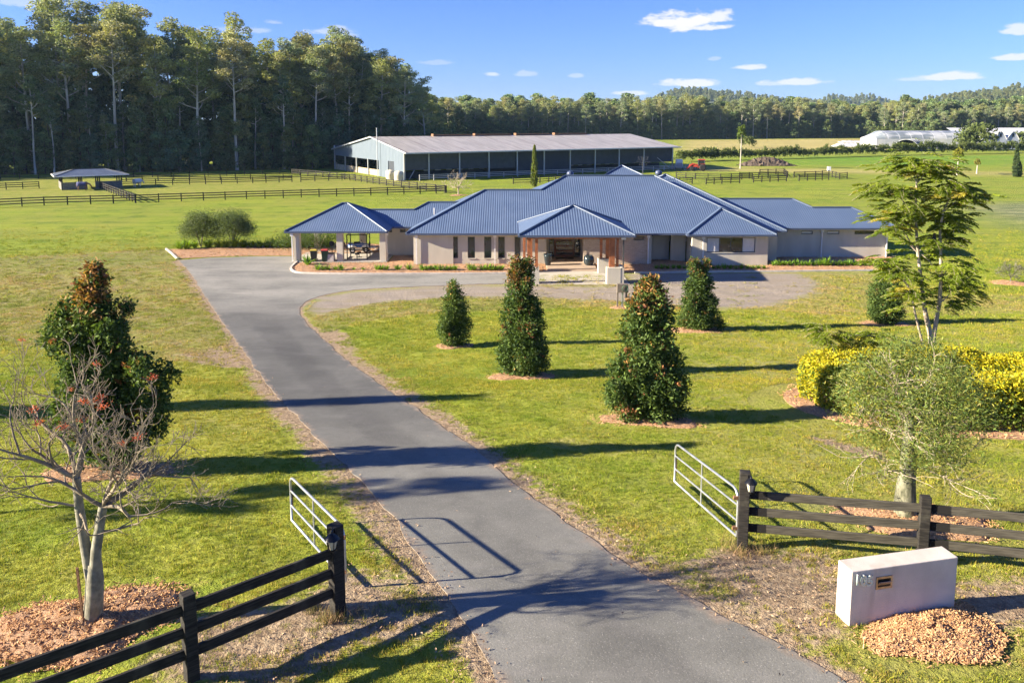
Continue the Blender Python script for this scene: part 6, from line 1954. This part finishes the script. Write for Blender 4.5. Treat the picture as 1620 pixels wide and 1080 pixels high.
def build_bushes():
    def bush(name, px, yb, r, h, seed, label, col, n=5000, leaf=.13, asp=.3, cat='shrub', grp=None):
        p = at(px, yb); t = thing(name, label, cat, p, 0, grp)
        rr = np.random.default_rng(seed); mb = MB()
        for k in range(7):
            a = rr.uniform(0, 6.28); mb.tube([(0, 0, -.05), (cos(a) * r * .2, sin(a) * r * .2, h * .35), (cos(a) * r * .5, sin(a) * r * .5, h * .8)], [.06, .04, .015], 5)
        mb.build('stems', 'bark_jac', t); link('crown', bush_mesh(seed, r, h, n, leaf, col, asp), t)
    bush('callistemon_shrub', 318, 391, 1.75, 3.4, 81, 'tall grey green shrub behind the mulch strip, further from the carport', (.13, .165, .06), 16000, .15)
    bush('callistemon_shrub', 367, 391, 2.0, 3.6, 82, 'broad dark grey green shrub behind the mulch strip, nearer the carport', (.10, .14, .05), 18000, .15)
    bush('shrub', 470, 394, 2.2, 1.6, 83, 'low dense dark shrub seen through the carport columns', (.07, .115, .03), 5000)
    bush('shrub', 505, 394, 2.2, 1.8, 84, 'rounded dark shrub at the back of the carport', (.07, .115, .03), 5000)
    # cypresses
    for px, yb, yt, rpx, lab, seed in ((845.5, 296, 231, 4.6, 'slim pencil cypress standing behind the house roof', 91), (1606, 280, 229, 4.8, 'slim pencil cypress on the right hand field edge', 92), (1611.5, 280, 257, 4, 'short cypress beside the right hand pencil cypress', 93)):
        b = at(px, yb); w = mpp(b); h = (yb - yt) * w
        t = thing('cypress', lab, 'tree', b, 0, 'pencil cypresses'); MB().tube([(0, 0, -.1), (0, 0, h * .8)], [.12, .02], 6).build('trunk', 'bark_dark', t)
        rr = np.random.default_rng(seed); m = 700; tt = rr.uniform(.02, 1, m); a = rr.uniform(0, 6.28, m)
        rad = rpx * w * np.minimum(1, .55 + tt * 2.5) * (1 - tt ** 2.6) * (1 + .15 * np.sin(3 * a + 14 * tt)) * rr.uniform(.5, 1.05, m)
        P = np.stack([rad * np.cos(a), rad * np.sin(a), tt * h], 1); C = np.repeat(P, 6, 0) + rr.normal(size=(m * 6, 3)) * .09
        leaf_obj('crown', C, unit(rr.normal(size=C.shape) * .5 + [0, 0, .9]), .34, .35, jitter((.13, .16, .03) if seed == 91 else (.05, .08, .03), len(C), .25), 'leaf_far', t, (0, 0, 0))
    # staked young trees in the fields
    for px, yb, yt, r, lab, seed, col in ((1171, 267, 194, 7, 'slim young field tree with pale trunk beyond the tractor', 95, (.10, .15, .03)), (1514, 277, 233, 7, 'slim pale trunked sapling with yellow leaves near the feathery tree', 96, (.24, .24, .03)), (1545, 275, 252, 4, 'thin yellowing sapling in the right hand field', 97, (.22, .22, .05))):
        b = at(px, yb); w = mpp(b); h = (yb - yt) * w
        t = thing('young_tree', lab, 'tree', b); MB().tube([(0, 0, -.1), (.05, 0, h * .5), (0, 0, h * .92)], [.16, .12, .04], 6).build('trunk', 'bark_pale', t)
        me = bush_mesh(seed, r * w, h * .42, 1100, .42, col, .4, 'leaf_far', 0, h * .54); link('crown', me, t)
    # clipped row of bushes along the far field
    protos = [bush_mesh(100 + i, 1.45, 2.4, 800, .38, (.10, .13, .035), .45, 'leaf_far') for i in range(4)]
    rr = np.random.default_rng(4)
    row = [(1076 + i * 12.2, 256 - i * .36) for i in range(27)] + [(1404 + i * 13, 246.2 - .25 * i) for i in range(19)]
    for i, (px, py) in enumerate(row):
        p = at(px + rr.uniform(-1.5, 1.5), py); t = thing('field_shrub', 'rounded dark shrub in the planted field row ' + ('behind the tractor' if px < 1190 else 'beyond the brush heap and yards' if px < 1400 else 'before the greenhouses'), 'shrub', p, rr.uniform(0, 6), 'shrub row across the far field')
        s = rr.uniform(.85, 1.15) * (p.y / 235); t.scale = (s, s, s * rr.uniform(1.2, 1.6)); link('crown', protos[i % 4], t)
    for px, py, s, lab in ((1128, 254, 1.7, 'larger dark shrub behind the tractor cab'), (1182, 234.5, 2.2, 'lone rounded shrub on the straw field'), (1395, 221, 3.5, 'round grey green tree at the end of the long greenhouse'), (1545, 238, 4.6, 'big dark bushy tree before the greenhouse bays'), (1530, 238, 3.4, 'dark bushy tree beside the greenhouse bays'), (1612, 234, 3.0, 'dark shrub before the cream hut'), (1446, 236, 1.9, 'small dark shrub before the white sheeted beds')):
        p = at(px, py); t = thing('shrub', lab, 'shrub', p, rr.uniform(0, 6)); t.scale = (s,) * 3; link('crown', protos[1], t)
build_bushes()
# ================================================================== FORESTS
def gum_meshes(seed, h, spread, n_limb, leaf, col, clump_r=2.2, per=70, start=.45):
    """a eucalypt: pale leaning trunk and limbs, foliage in separate drooping clumps at the limb ends"""
    rr = np.random.default_rng(seed)
    tr = MB()
    lean = rr.normal(size=2) * .03 * h
    path = [Vector((lean[0] * f ** 1.5 + sin(f * 5 + seed) * .18, lean[1] * f ** 1.5, h * f * .93)) for f in np.linspace(0, 1, 9)]
    r0 = h * .0125
    tr.tube(path, [r0 * (1.15 if i == 0 else 1) * (1 - .8 * i / 8) + .03 for i in range(9)], 8)
    cl = []
    for k in range(n_limb):
        f = start + (1 - start) * (k + rr.uniform(0, .8)) / n_limb
        p0 = path[min(8, int(f * 8))].lerp(path[min(8, int(f * 8) + 1)], f * 8 % 1)
        a = k * 2.4 + rr.uniform(-.5, .5); rise = rr.uniform(.35, .95)
        L_ = spread * (1.15 - .75 * (f - start) / (1 - start)) * rr.uniform(.65, 1.15)
        p1 = p0 + Vector((cos(a) * L_ * .5, sin(a) * L_ * .5, L_ * .35 * rise)); p2 = p0 + Vector((cos(a) * L_, sin(a) * L_, L_ * .85 * rise))
        tr.tube([p0, p1, p2], [r0 * .34 * (1.2 - f) + .06, r0 * .22 * (1.2 - f) + .05, .03], 5, False)
        cl.append((p2, 1.0)); 
        for j in range(2):
            q = p1.lerp(p2, rr.uniform(.2, .9)) + Vector(rr.normal(size=3)) * spread * .16 + Vector((0, 0, .5))
            tr.tube([p1, q], [.07, .025], 4, False); cl.append((q, rr.uniform(.6, .95)))
    cl.append((path[-1] + Vector((0, 0, h * .04)), 1.0)); cl.append((path[-1] + Vector((rr.normal(), rr.normal(), h * .01)), .9))
    C, D, K = [], [], []
    for c, s in cl:
        m = int(per * s); R_ = clump_r * s * rr.uniform(.8, 1.25)
        u = unit(rr.normal(size=(m, 3))) * rr.uniform(.3, 1, (m, 1)) ** .5
        P = np.array(c) + u * [R_, R_, R_ * .55]
        C.append(P); D.append(unit(rr.normal(size=(m, 3)) * [.9, .9, .45] + [0, 0, -.35])); K.append(np.repeat([np.asarray(col) * rr.uniform(.7, 1.35) * (1, rr.uniform(.92, 1.06), rr.uniform(.8, 1.2))], m, 0))
    C, D, K = map(np.concatenate, (C, D, K))
    K = np.clip(K * (1 + rr.normal(size=(len(K), 1)) * .16), .004, 1)
    crown = leaf_obj('crown', C, D, leaf * rr.uniform(.7, 1.4, len(C)), .42, K, 'leaf_far')
    trunk = tr.mesh('trunk', 'bark_pale')
    return trunk, crown
def under_meshes(seed, h, r, n_cl, per, leaf, col, barkm='bark_dark'):
    """dense forest-edge tree, leafy to the ground"""
    rr = np.random.default_rng(seed)
    tr = MB(); tr.tube([(0, 0, -.2), (rr.normal() * .2, rr.normal() * .2, h * .45), (rr.normal() * .5, rr.normal() * .5, h * .9)], [.2, .14, .04], 6)
    C, D, K = [], [], []
    for k in range(n_cl):
        t = rr.uniform(.03, 1) ** .85; a = rr.uniform(0, 6.28)
        rad = r * (1 - .75 * abs(t - .45) ** 1.3 * 1.6) * rr.uniform(.35, 1)
        c = np.array([cos(a) * rad, sin(a) * rad, h * t]); R_ = r * .34 * rr.uniform(.7, 1.2)
        u = unit(rr.normal(size=(per, 3))) * rr.uniform(.35, 1, (per, 1)) ** .5
        C.append(c + u * [R_, R_, R_ * .7]); D.append(unit(rr.normal(size=(per, 3)) + [0, 0, -.3])); K.append(np.repeat([np.asarray(col) * rr.uniform(.6, 1.45) * (rr.uniform(.85, 1.2), 1, rr.uniform(.8, 1.2))], per, 0))
    C, D, K = map(np.concatenate, (C, D, K)); ok = C[:, 2] > .1
    K = np.clip(K * (1 + rr.normal(size=(len(K), 1)) * .16), .004, 1)
    return tr.mesh('trunk', barkm), leaf_obj('crown', C[ok], D[ok], leaf * rr.uniform(.7, 1.4, ok.sum()), .5, K[ok], 'leaf_far')

def build_forest():
    rr = np.random.default_rng(77)
    gcol = [(.25, .285, .14), (.285, .315, .125), (.215, .26, .145), (.31, .32, .13), (.235, .285, .155), (.295, .295, .15)]
    gums = [gum_meshes(200 + i, 36, [5.2, 6.0, 4.6, 5.5, 6.4, 5.0][i], [15, 18, 14, 17, 19, 15][i], .62, gcol[i], 2.2, 130, [.5, .45, .58, .48, .42, .62][i]) for i in range(6)]
    unders = [under_meshes(300 + i, 13, [3.4, 3.0, 3.8, 2.8][i], 62, 62, .55, [(.118, .185, .098), (.150, .205, .086), (.104, .170, .105), (.175, .208, .092)][i]) for i in range(4)]
    def place(kind, name, x, y, s, label, grp, rotz=None, sz=1.0):
        tr, cr = kind
        t = thing(name, label, 'tree', (x, y, float(gz(x, y)) - .05), rr.uniform(0, 6.28) if rotz is None else rotz, grp)
        t.scale = (s, s, s * sz)
        link('trunk', tr, t); link('crown', cr, t)
        return t
    edge = np.array([(-330, 108), (-235, 132), (-165, 160), (-118, 181), (-80, 193), (-52, 203), (-33, 216), (-26, 236), (-30, 262)], float)
    seg = np.linalg.norm(np.diff(edge, axis=0), axis=1); cum = np.concatenate([[0], np.cumsum(seg)])
    def along(s):
        i = min(len(seg) - 1, max(0, int(np.searchsorted(cum, s) - 1))); f = (s - cum[i]) / seg[i]
        p = edge[i] + (edge[i + 1] - edge[i]) * f; d = (edge[i + 1] - edge[i]) / seg[i]
        return p, np.array([-d[1], d[0]])
    G1 = 'tall eucalypts of the left forest'; G2 = 'dense trees along the left forest edge'
    lab1 = ['tall pale trunked eucalypt in the forest beyond the shelter, away from the shed', 'tall pale trunked eucalypt in the forest right behind the horse shelter', 'tall pale trunked eucalypt in the forest between the horse shelter and the riding shed', 'tall pale trunked eucalypt in the forest behind the riding shed']
    lab2 = ['dense dark leafy tree at the forest foot beyond the shelter, away from the shed', 'dense dark leafy tree at the forest foot right behind the horse shelter', 'dense dark leafy tree at the forest foot between the horse shelter and the shed', 'dense dark leafy tree at the forest foot behind the riding shed']
    s = 0; n1 = 0
    for off, sp, hs in ((4, 8.5, .86), (13, 7.8, .98), (23, 8.5, 1.04), (35, 10, 1.04)):
        s = rr.uniform(0, 5)
        while s < cum[-1] - 3:
            p, nr = along(s)
            p = p + nr * (off + rr.normal() * 2.0) + rr.normal(size=2) * .8
            px = 810 + F * p[0] / (p[1] * cos(TH) + 12 * sin(TH))
            hh = np.interp(px, [-300, 0, 200, 330, 420, 520, 620, 690, 760], [40, 40.5, 40, 37, 33, 35, 33, 30, 27]) * hs * rr.uniform(.88, 1.07) * (1.0 if off < 30 else .95)
            if not (px < -140 and off > 20):
                place(gums[int(rr.integers(6))], 'eucalyptus_tree', p[0], p[1], hh / 36, lab1[0 if px < 60 else 1 if px < 260 else 2 if px < 500 else 3], G1, None, rr.uniform(.95, 1.05)); n1 += 1
            s += sp * rr.uniform(.75, 1.3) * (1.5 if px < -140 else 1)
    for off, sp, hs in ((-1.5, 5.0, .75), (3, 5.6, 1.1), (9, 6.5, 1.5), (17, 7.5, 1.75), (27, 8, 1.9)):
        s = rr.uniform(0, 4)
        while s < cum[-1] - 2:
            p, nr = along(s); p = p + nr * (off + rr.normal() * 1.2)
            px = 810 + F * p[0] / (p[1] * cos(TH) + 12 * sin(TH))
            if px > -420: place(unders[int(rr.integers(4))], 'forest_edge_tree', p[0], p[1], hs * rr.uniform(.75, 1.2), lab2[0 if px < 60 else 1 if px < 260 else 2 if px < 500 else 3], G2, None, rr.uniform(.85, 1.15))
            s += sp * rr.uniform(.75, 1.3) * (1.6 if px < -60 else 1)
    # slender straight trunked trees at the very edge
    slim = [gum_meshes(400 + i, 22, 2.3, 9, .5, [(.13, .18, .08), (.155, .185, .085), (.115, .165, .09)][i], 1.35, 90, .60) for i in range(3)]
    lab4 = ['slender pale stemmed edge tree beyond the shelter, away from the shed', 'slender pale stemmed edge tree right behind the horse shelter', 'slender pale stemmed edge tree between the horse shelter and the shed', 'slender pale stemmed edge tree behind the riding shed']
    s = 130.0
    while s < cum[-1] - 30:
        p, nr = along(s); p = p + nr * rr.uniform(-3.0, 5.0)
        px = 810 + F * p[0] / (p[1] * cos(TH) + 12 * sin(TH))
        if px > -40: place(slim[int(rr.integers(3))], 'slender_forest_tree', p[0], p[1], rr.uniform(.55, 1.15), lab4[0 if px < 60 else 1 if px < 260 else 2 if px < 500 else 3], 'slender trees along the left forest edge', None, rr.uniform(.9, 1.15))
        s += rr.uniform(2.5, 9)
    # a young eucalypt on the lawn outside the frame, for the broken shadow across the drive
    tip = at(770, 768); L_ = 21.0; x, y = tip.x - L_ * cos(SUN_AZ), tip.y - L_ * sin(SUN_AZ)
    place(slim[1], 'young_eucalyptus_tree', x, y, .34, 'young eucalypt on the lawn beyond the flame tree, away from the drive', None)
    # far wood beyond the shed and the fields
    G3 = 'trees of the far wood'; lab3 = ['distant eucalypt in the far wood above the shed roof', 'distant eucalypt in the far wood behind the straw field', 'distant eucalypt in the far wood behind the greenhouses']
    fe = lambda px: np.interp(px, [660, 720, 900, 1080, 1200, 1390, 1480, 1640, 1900], [330, 450, 500, 520, 545, 560, 520, 540, 560])
    px = 668.0; cnt = 0; stuff = []
    rows = [(0, 10.5, .74), (12, 11.5, .80), (26, 12.5, .86)]
    for off, sp, hs in rows:
        px = 668 + rr.uniform(0, 8)
        while px < 1760:
            Y = fe(px) + off + rr.normal() * 4; X = (px - 810) / F * (Y * cos(TH) + 12 * sin(TH))
            top = np.interp(px, [668, 720, 800, 840, 930, 1000, 1100, 1150, 1240, 1290, 1350, 1420, 1480, 1560, 1620, 1760], [150, 155, 158, 150, 158, 156, 152, 158, 155, 160, 166, 161, 163, 166, 168, 168])
            h = 12.3 + (190 - top) / F * Y
            sc = h / 36 * rr.uniform(.80, 1.06) * (.94 if off == 0 else 1)
            place(gums[int(rr.integers(6))], 'far_eucalyptus_tree', X, Y, sc, lab3[0 if px < 1075 else 1 if px < 1385 else 2], G3, None, 1.0); cnt += 1
            px += sp * rr.uniform(.7, 1.35)
    # scrub at the foot of the far wood and everything behind its first rows: one mass
    pts, rot, scl = [], [], []
    for off, sp, s0 in ((-4, 5.5, .78), (4, 6.5, 1.15), (16, 9, 1.5), (40, 12, 1.7), (60, 14, 1.9)):
        px = 640.0
        while px < 1900:
            Y = fe(px) + off + rr.normal() * 3; X = (px - 810) / F * (Y * cos(TH) + 12 * sin(TH))
            pts.append((X, Y, -.1)); rot.append((0, 0, rr.uniform(0, 6.28))); scl.append(s0 * rr.uniform(.75, 1.25)); px += sp * rr.uniform(.7, 1.3)
    scatter('far_wood_undergrowth', pts, rot, scl, unders[1][1], 'dark undergrowth massed along the foot of the far wood')
    # wooded hills
    plain('hill_ground', (.07, .09, .05), .95, 0, .3, .02, .3, .2)
    def hill(cx, cy, rx, ry, h, seed, label, n, s0):
        h2 = np.random.default_rng(seed)
        nx = 60; u = np.linspace(-1, 1, nx); U, V_ = np.meshgrid(u, u)
        f = lambda U, V_: np.clip(np.cos(np.clip(np.sqrt(U ** 2 + V_ ** 2), 0, 1) * pi / 2) ** 1.2 * (1 + .16 * np.sin(U * 7 + seed) + .10 * np.sin(U * 15 + V_ * 5)), 0, 2) * h
        Z = f(U, V_) - 3
        Vt = np.stack([cx + U * rx, cy + V_ * ry, Z], -1).reshape(-1, 3)
        I = np.arange(nx * nx).reshape(nx, nx)
        me = fast_mesh('hill', Vt, np.stack([I[:-1, :-1], I[:-1, 1:], I[1:, 1:], I[1:, :-1]], -1).reshape(-1, 4), 'hill_ground', True)
        struct(link('hill', me), label)
        q = h2.uniform(-1, 1, (n, 2)); q[:, 1] = -np.abs(q[:, 1]) * .98 + .08; q = q[(q ** 2).sum(1) < .96]
        P = np.stack([cx + q[:, 0] * rx, cy + q[:, 1] * ry, f(q[:, 0], q[:, 1]) - 5], 1)
        scatter('hill_forest', P, np.stack([np.zeros(len(q)), np.zeros(len(q)), h2.uniform(0, 6.28, len(q))], 1), s0 * h2.uniform(.7, 1.3, len(q)), unders[3][1], 'unbroken forest covering ' + label)
    hill(560, 2150, 460, 420, 74, 3, 'the low hill beyond the far wood', 2600, 1.35)
    hill(1050, 2500, 200, 260, 78, 5, 'the small rise between the wooded hills', 700, 1.4)
    hill(1190, 1500, 620, 480, 84, 6, 'the wooded hill behind the greenhouses', 4200, 1.2)
build_forest()
# ================================================================== LOOSE STUFF ON THE GROUND
def blade_mesh(name, seed, n, h, spread, width, cols):
    rr = np.random.default_rng(seed)
    V, Fc, K = [], [], []
    for _ in range(n):
        a = rr.uniform(0, 6.28); r = spread * sqrt(rr.uniform()); b = np.array([cos(a) * r, sin(a) * r, -.01])
        d = rr.normal(size=3) * .45; d[2] = 1; d /= np.linalg.norm(d); l = h * rr.uniform(.5, 1.25)
        s = np.cross(d, rr.normal(size=3)); s /= np.linalg.norm(s); o = len(V)
        V += [b - s * width, b + s * width, b + d * l]; Fc.append((o, o + 1, o + 2))
        c = np.array(cols[int(rr.integers(len(cols)))]) * (1 + rr.normal() * .15); K += [c] * 3
    me = fast_mesh(name, V, Fc, 'leaf_grass'); set_col(me, 'leafcol', np.clip(K, .01, 1)); return me
def grass_material():
    m, nt = new_mat('leaf_grass'); g = G(nt)
    col = g.attr('leafcol', 'Color'); p = g.pos()
    n = g.noise(p, .7, 6, .65); n2 = g.noise(p, .11, 5, .6)
    col = g.mix(1.0, col, g.mix(g.ramp(n, .3, .7), (.72, .86, .6), (1.25, 1.12, 1.1)), 'MULTIPLY')
    col = g.mix(1.0, col, g.mix(g.ramp(n2, .35, .66), (.88, .98, .8), (1.22, 1.06, 1.2)), 'MULTIPLY')
    t = g.new('ShaderNodeBsdfTranslucent'); g.put(t.inputs['Color'], col)
    mx = g.new('ShaderNodeMixShader'); mx.inputs[0].default_value = .3
    g.L.new(g.bsdf(col, .7, 0, None, .2), mx.inputs[1]); g.L.new(t.outputs[0], mx.inputs[2]); g.out(mx.outputs[0])
grass_material()
def field_pts(n, y0, y1, rr, power=1.0):
    """points on the visible ground between two depths, denser close by"""
    Y = y0 + (y1 - y0) * rr.uniform(size=n) ** power
    X = rr.uniform(-1, 1, n) * (.70 * Y + 2.5)
    return np.stack([X, Y], 1)
def build_scatter():
    rr = np.random.default_rng(99)
    def masks(P):
        dr = sdist(P, drive_poly)
        dirt = np.full(len(P), -9.0)
        for q in dirt_polys + [verge_left, verge_right]: dirt = np.maximum(dirt, sdist(P, q))
        grav = sdist(P, gravel_poly); dryv = np.maximum(sdist(P, pad_poly), sdist(P, leftdry_poly))
        hed = ((P[:, 0] - HEDGE_C.x) / 6.2) ** 2 + ((P[:, 1] - HEDGE_C.y) / 4.4) ** 2
        return dr, dirt, grav, dryv, hed
    ch = np.array(CHIPS)[:, :2]
    from mathutils.kdtree import KDTree
    kd = KDTree(len(ch))
    for i, c in enumerate(ch): kd.insert((c[0], c[1], 0), i)
    kd.balance()
    def clear_of_mulch(P): return np.array([kd.find((x, y, 0))[2] > .16 for x, y in P])
    # lawn tufts
    green = [(.13, .205, .018), (.21, .27, .022), (.30, .32, .034), (.37, .335, .07)]
    dry = [(.23, .20, .08), (.31, .28, .09), (.21, .235, .04), (.37, .31, .14)]
    tg = blade_mesh('tuft', 1, 22, .065, .085, .0055, green)
    td = blade_mesh('tuft', 2, 18, .07, .085, .006, dry)
    def put(P, me, name, lab, smin, smax, tilt=.15):
        z = gz(P[:, 0], P[:, 1]); n = len(P)
        # follow the same unevenness as the ground sheet
        dr = sdist(P, drive_poly)
        z = z + (.03 * np.sin(P[:, 0] * .9 + 1.3 * np.sin(P[:, 1] * .35)) * np.sin(P[:, 1] * .7) + .02 * np.sin(P[:, 0] * 2.3 + P[:, 1] * 1.9)) * smooth(-dr, .3, 2.5)
        rot = np.stack([rr.normal(size=n) * tilt, rr.normal(size=n) * tilt, rr.uniform(0, 6.28, n)], 1)
        far = np.clip(P[:, 1] / 26, .85, 2.2)
        scatter(name, np.column_stack([P, z]), rot, rr.uniform(smin, smax, n) * far * np.where(rr.uniform(size=n) < .05, 1.8, 1.0), me, lab)
    far_ = field_pts(52000, 54, 92, rr)
    far_ = far_[(rr.uniform(size=len(far_)) < (92 - far_[:, 1]) / 38) & ((far_[:, 1] < 62.5) | (np.abs(far_[:, 0] - 8) > 30) | (far_[:, 1] > 88))]
    P = np.concatenate([field_pts(52000, 9.2, 30, rr), field_pts(46000, 28, 54, rr), far_])
    dr, dirt, grav, dryv, hed = masks(P)
    nz = np.sin(P[:, 0] * 1.7 + np.sin(P[:, 1] * 1.3) * 2) * np.sin(P[:, 1] * 1.9 + 1) + rr.normal(size=len(P)) * .5
    base = (dr < -.10 - .3 * rr.uniform(size=len(P))) & (hed > 1.0)
    ok = base & ((dirt < -.15) | ((dirt < .7) & (nz > .35))) & (grav < -.6) & ((dryv < 0) | (nz > .45))
    ok[ok] &= clear_of_mulch(P[ok])
    put(P[ok], tg, 'lawn_grass', 'short green lawn grass on both sides of the drive', .6, 1.15)
    ok = base & (((dryv > 0) & (grav < .3) & (nz < .6)) | ((dirt > -.5) & (dirt < .25) & (nz > .2)) | ((P[:, 0] > 2) & (nz > 1.0)))
    put(P[ok], td, 'dry_grass', 'dry straw coloured grass on worn ground', .55, 1.0)
    # fallen leaves and bark litter on the verges
    plain('litter', (.30, .19, .115), .9, 0, .45, .9, .2)
    plain('chip', (.50, .255, .12), .85, 0, .4, .7, .2)
    for nm, c_ in (('litter', ((.17, .10, .06), (.44, .31, .20))), ('chip', ((.30, .15, .065), (.64, .40, .205)))):
        nt = MATS[nm].node_tree; nt.nodes.clear(); g = G(nt)
        r_ = g.new('ShaderNodeObjectInfo').outputs['Random']; g.out(g.bsdf(g.mix(r_, c_[0], c_[1]), .9, 0, None, .15))
    lf = MB(); lf.add([(-.04, 0, .004), (0, .018, .012), (.045, 0, .006), (0, -.018, .010)], [(0, 1, 2, 3)]); lf = lf.mesh('leaf', 'litter')
    P = field_pts(60000, 9.2, 44, rr, 1.3)
    dr, dirt, grav, dryv, hed = masks(P)
    nz = np.sin(P[:, 0] * 2.7 + 1) * np.sin(P[:, 1] * 2.3) + rr.normal(size=len(P)) * .5
    ok = ((dirt > -.2) & (dr < .12) & (nz > -.5)) | ((dr > 0) & (dr < .35) & (rr.uniform(size=len(P)) < .10)) | ((dr < 0) & (rr.uniform(size=len(P)) < .012)) | ((dr > 0) & (rr.uniform(size=len(P)) < .006))
    Q = P[ok]; n = len(Q)
    scatter('leaf_litter', np.column_stack([Q, gz(Q[:, 0], Q[:, 1]) + .028]), np.stack([rr.normal(size=n) * .45, rr.normal(size=n) * .45, rr.uniform(0, 6.28, n)], 1), rr.uniform(.3, .8, n), lf, 'brown fallen leaves littering the verges of the drive')
    cb = MB().box(-.055, .055, -.012, .012, -.004, .006).mesh('chip', 'chip')
    Cc = np.array(CHIPS); n = len(Cc)
    scatter('mulch_chips', Cc[:, :3], np.stack([rr.normal(size=n) * .5, rr.normal(size=n) * .5, rr.uniform(0, 6.28, n)], 1), Cc[:, 3] * .72, cb, 'loose orange wood chips on the mulch beds')
    # seeding dry tufts at the foot of the gate posts
    tt = blade_mesh('tuft', 5, 60, .30, .22, .006, [(.30, .24, .12), (.22, .17, .09), (.16, .17, .05)])
    Q = np.array([(-2.7 + rr.normal() * .22, 11.4 + rr.normal() * .18) for _ in range(9)] + [(4.3 + rr.normal() * .25, 13.75 + rr.normal() * .2) for _ in range(11)])
    put(Q, tt, 'dead_weeds', 'dead straw weeds round the feet of the gate posts', .5, 1.0)
build_scatter()

# ------------------------------------------------------------------ air
def build_haze():
    m, nt = new_mat('haze'); N, L = nt.nodes, nt.links
    v = N.new('ShaderNodeVolumePrincipled'); v.inputs['Color'].default_value = (.50, .74, 1, 1); v.inputs['Density'].default_value = .00007; v.inputs['Anisotropy'].default_value = .2
    o = N.new('ShaderNodeOutputMaterial'); L.new(v.outputs[0], o.inputs['Volume'])
    b = MB().box(-6500, 6500, -500, 9500, -6, 125).build('haze', 'haze'); tag(b, 'thin blue air between the camera and the hills', None, None, 'stuff')
HAZE = True
if HAZE: build_haze()
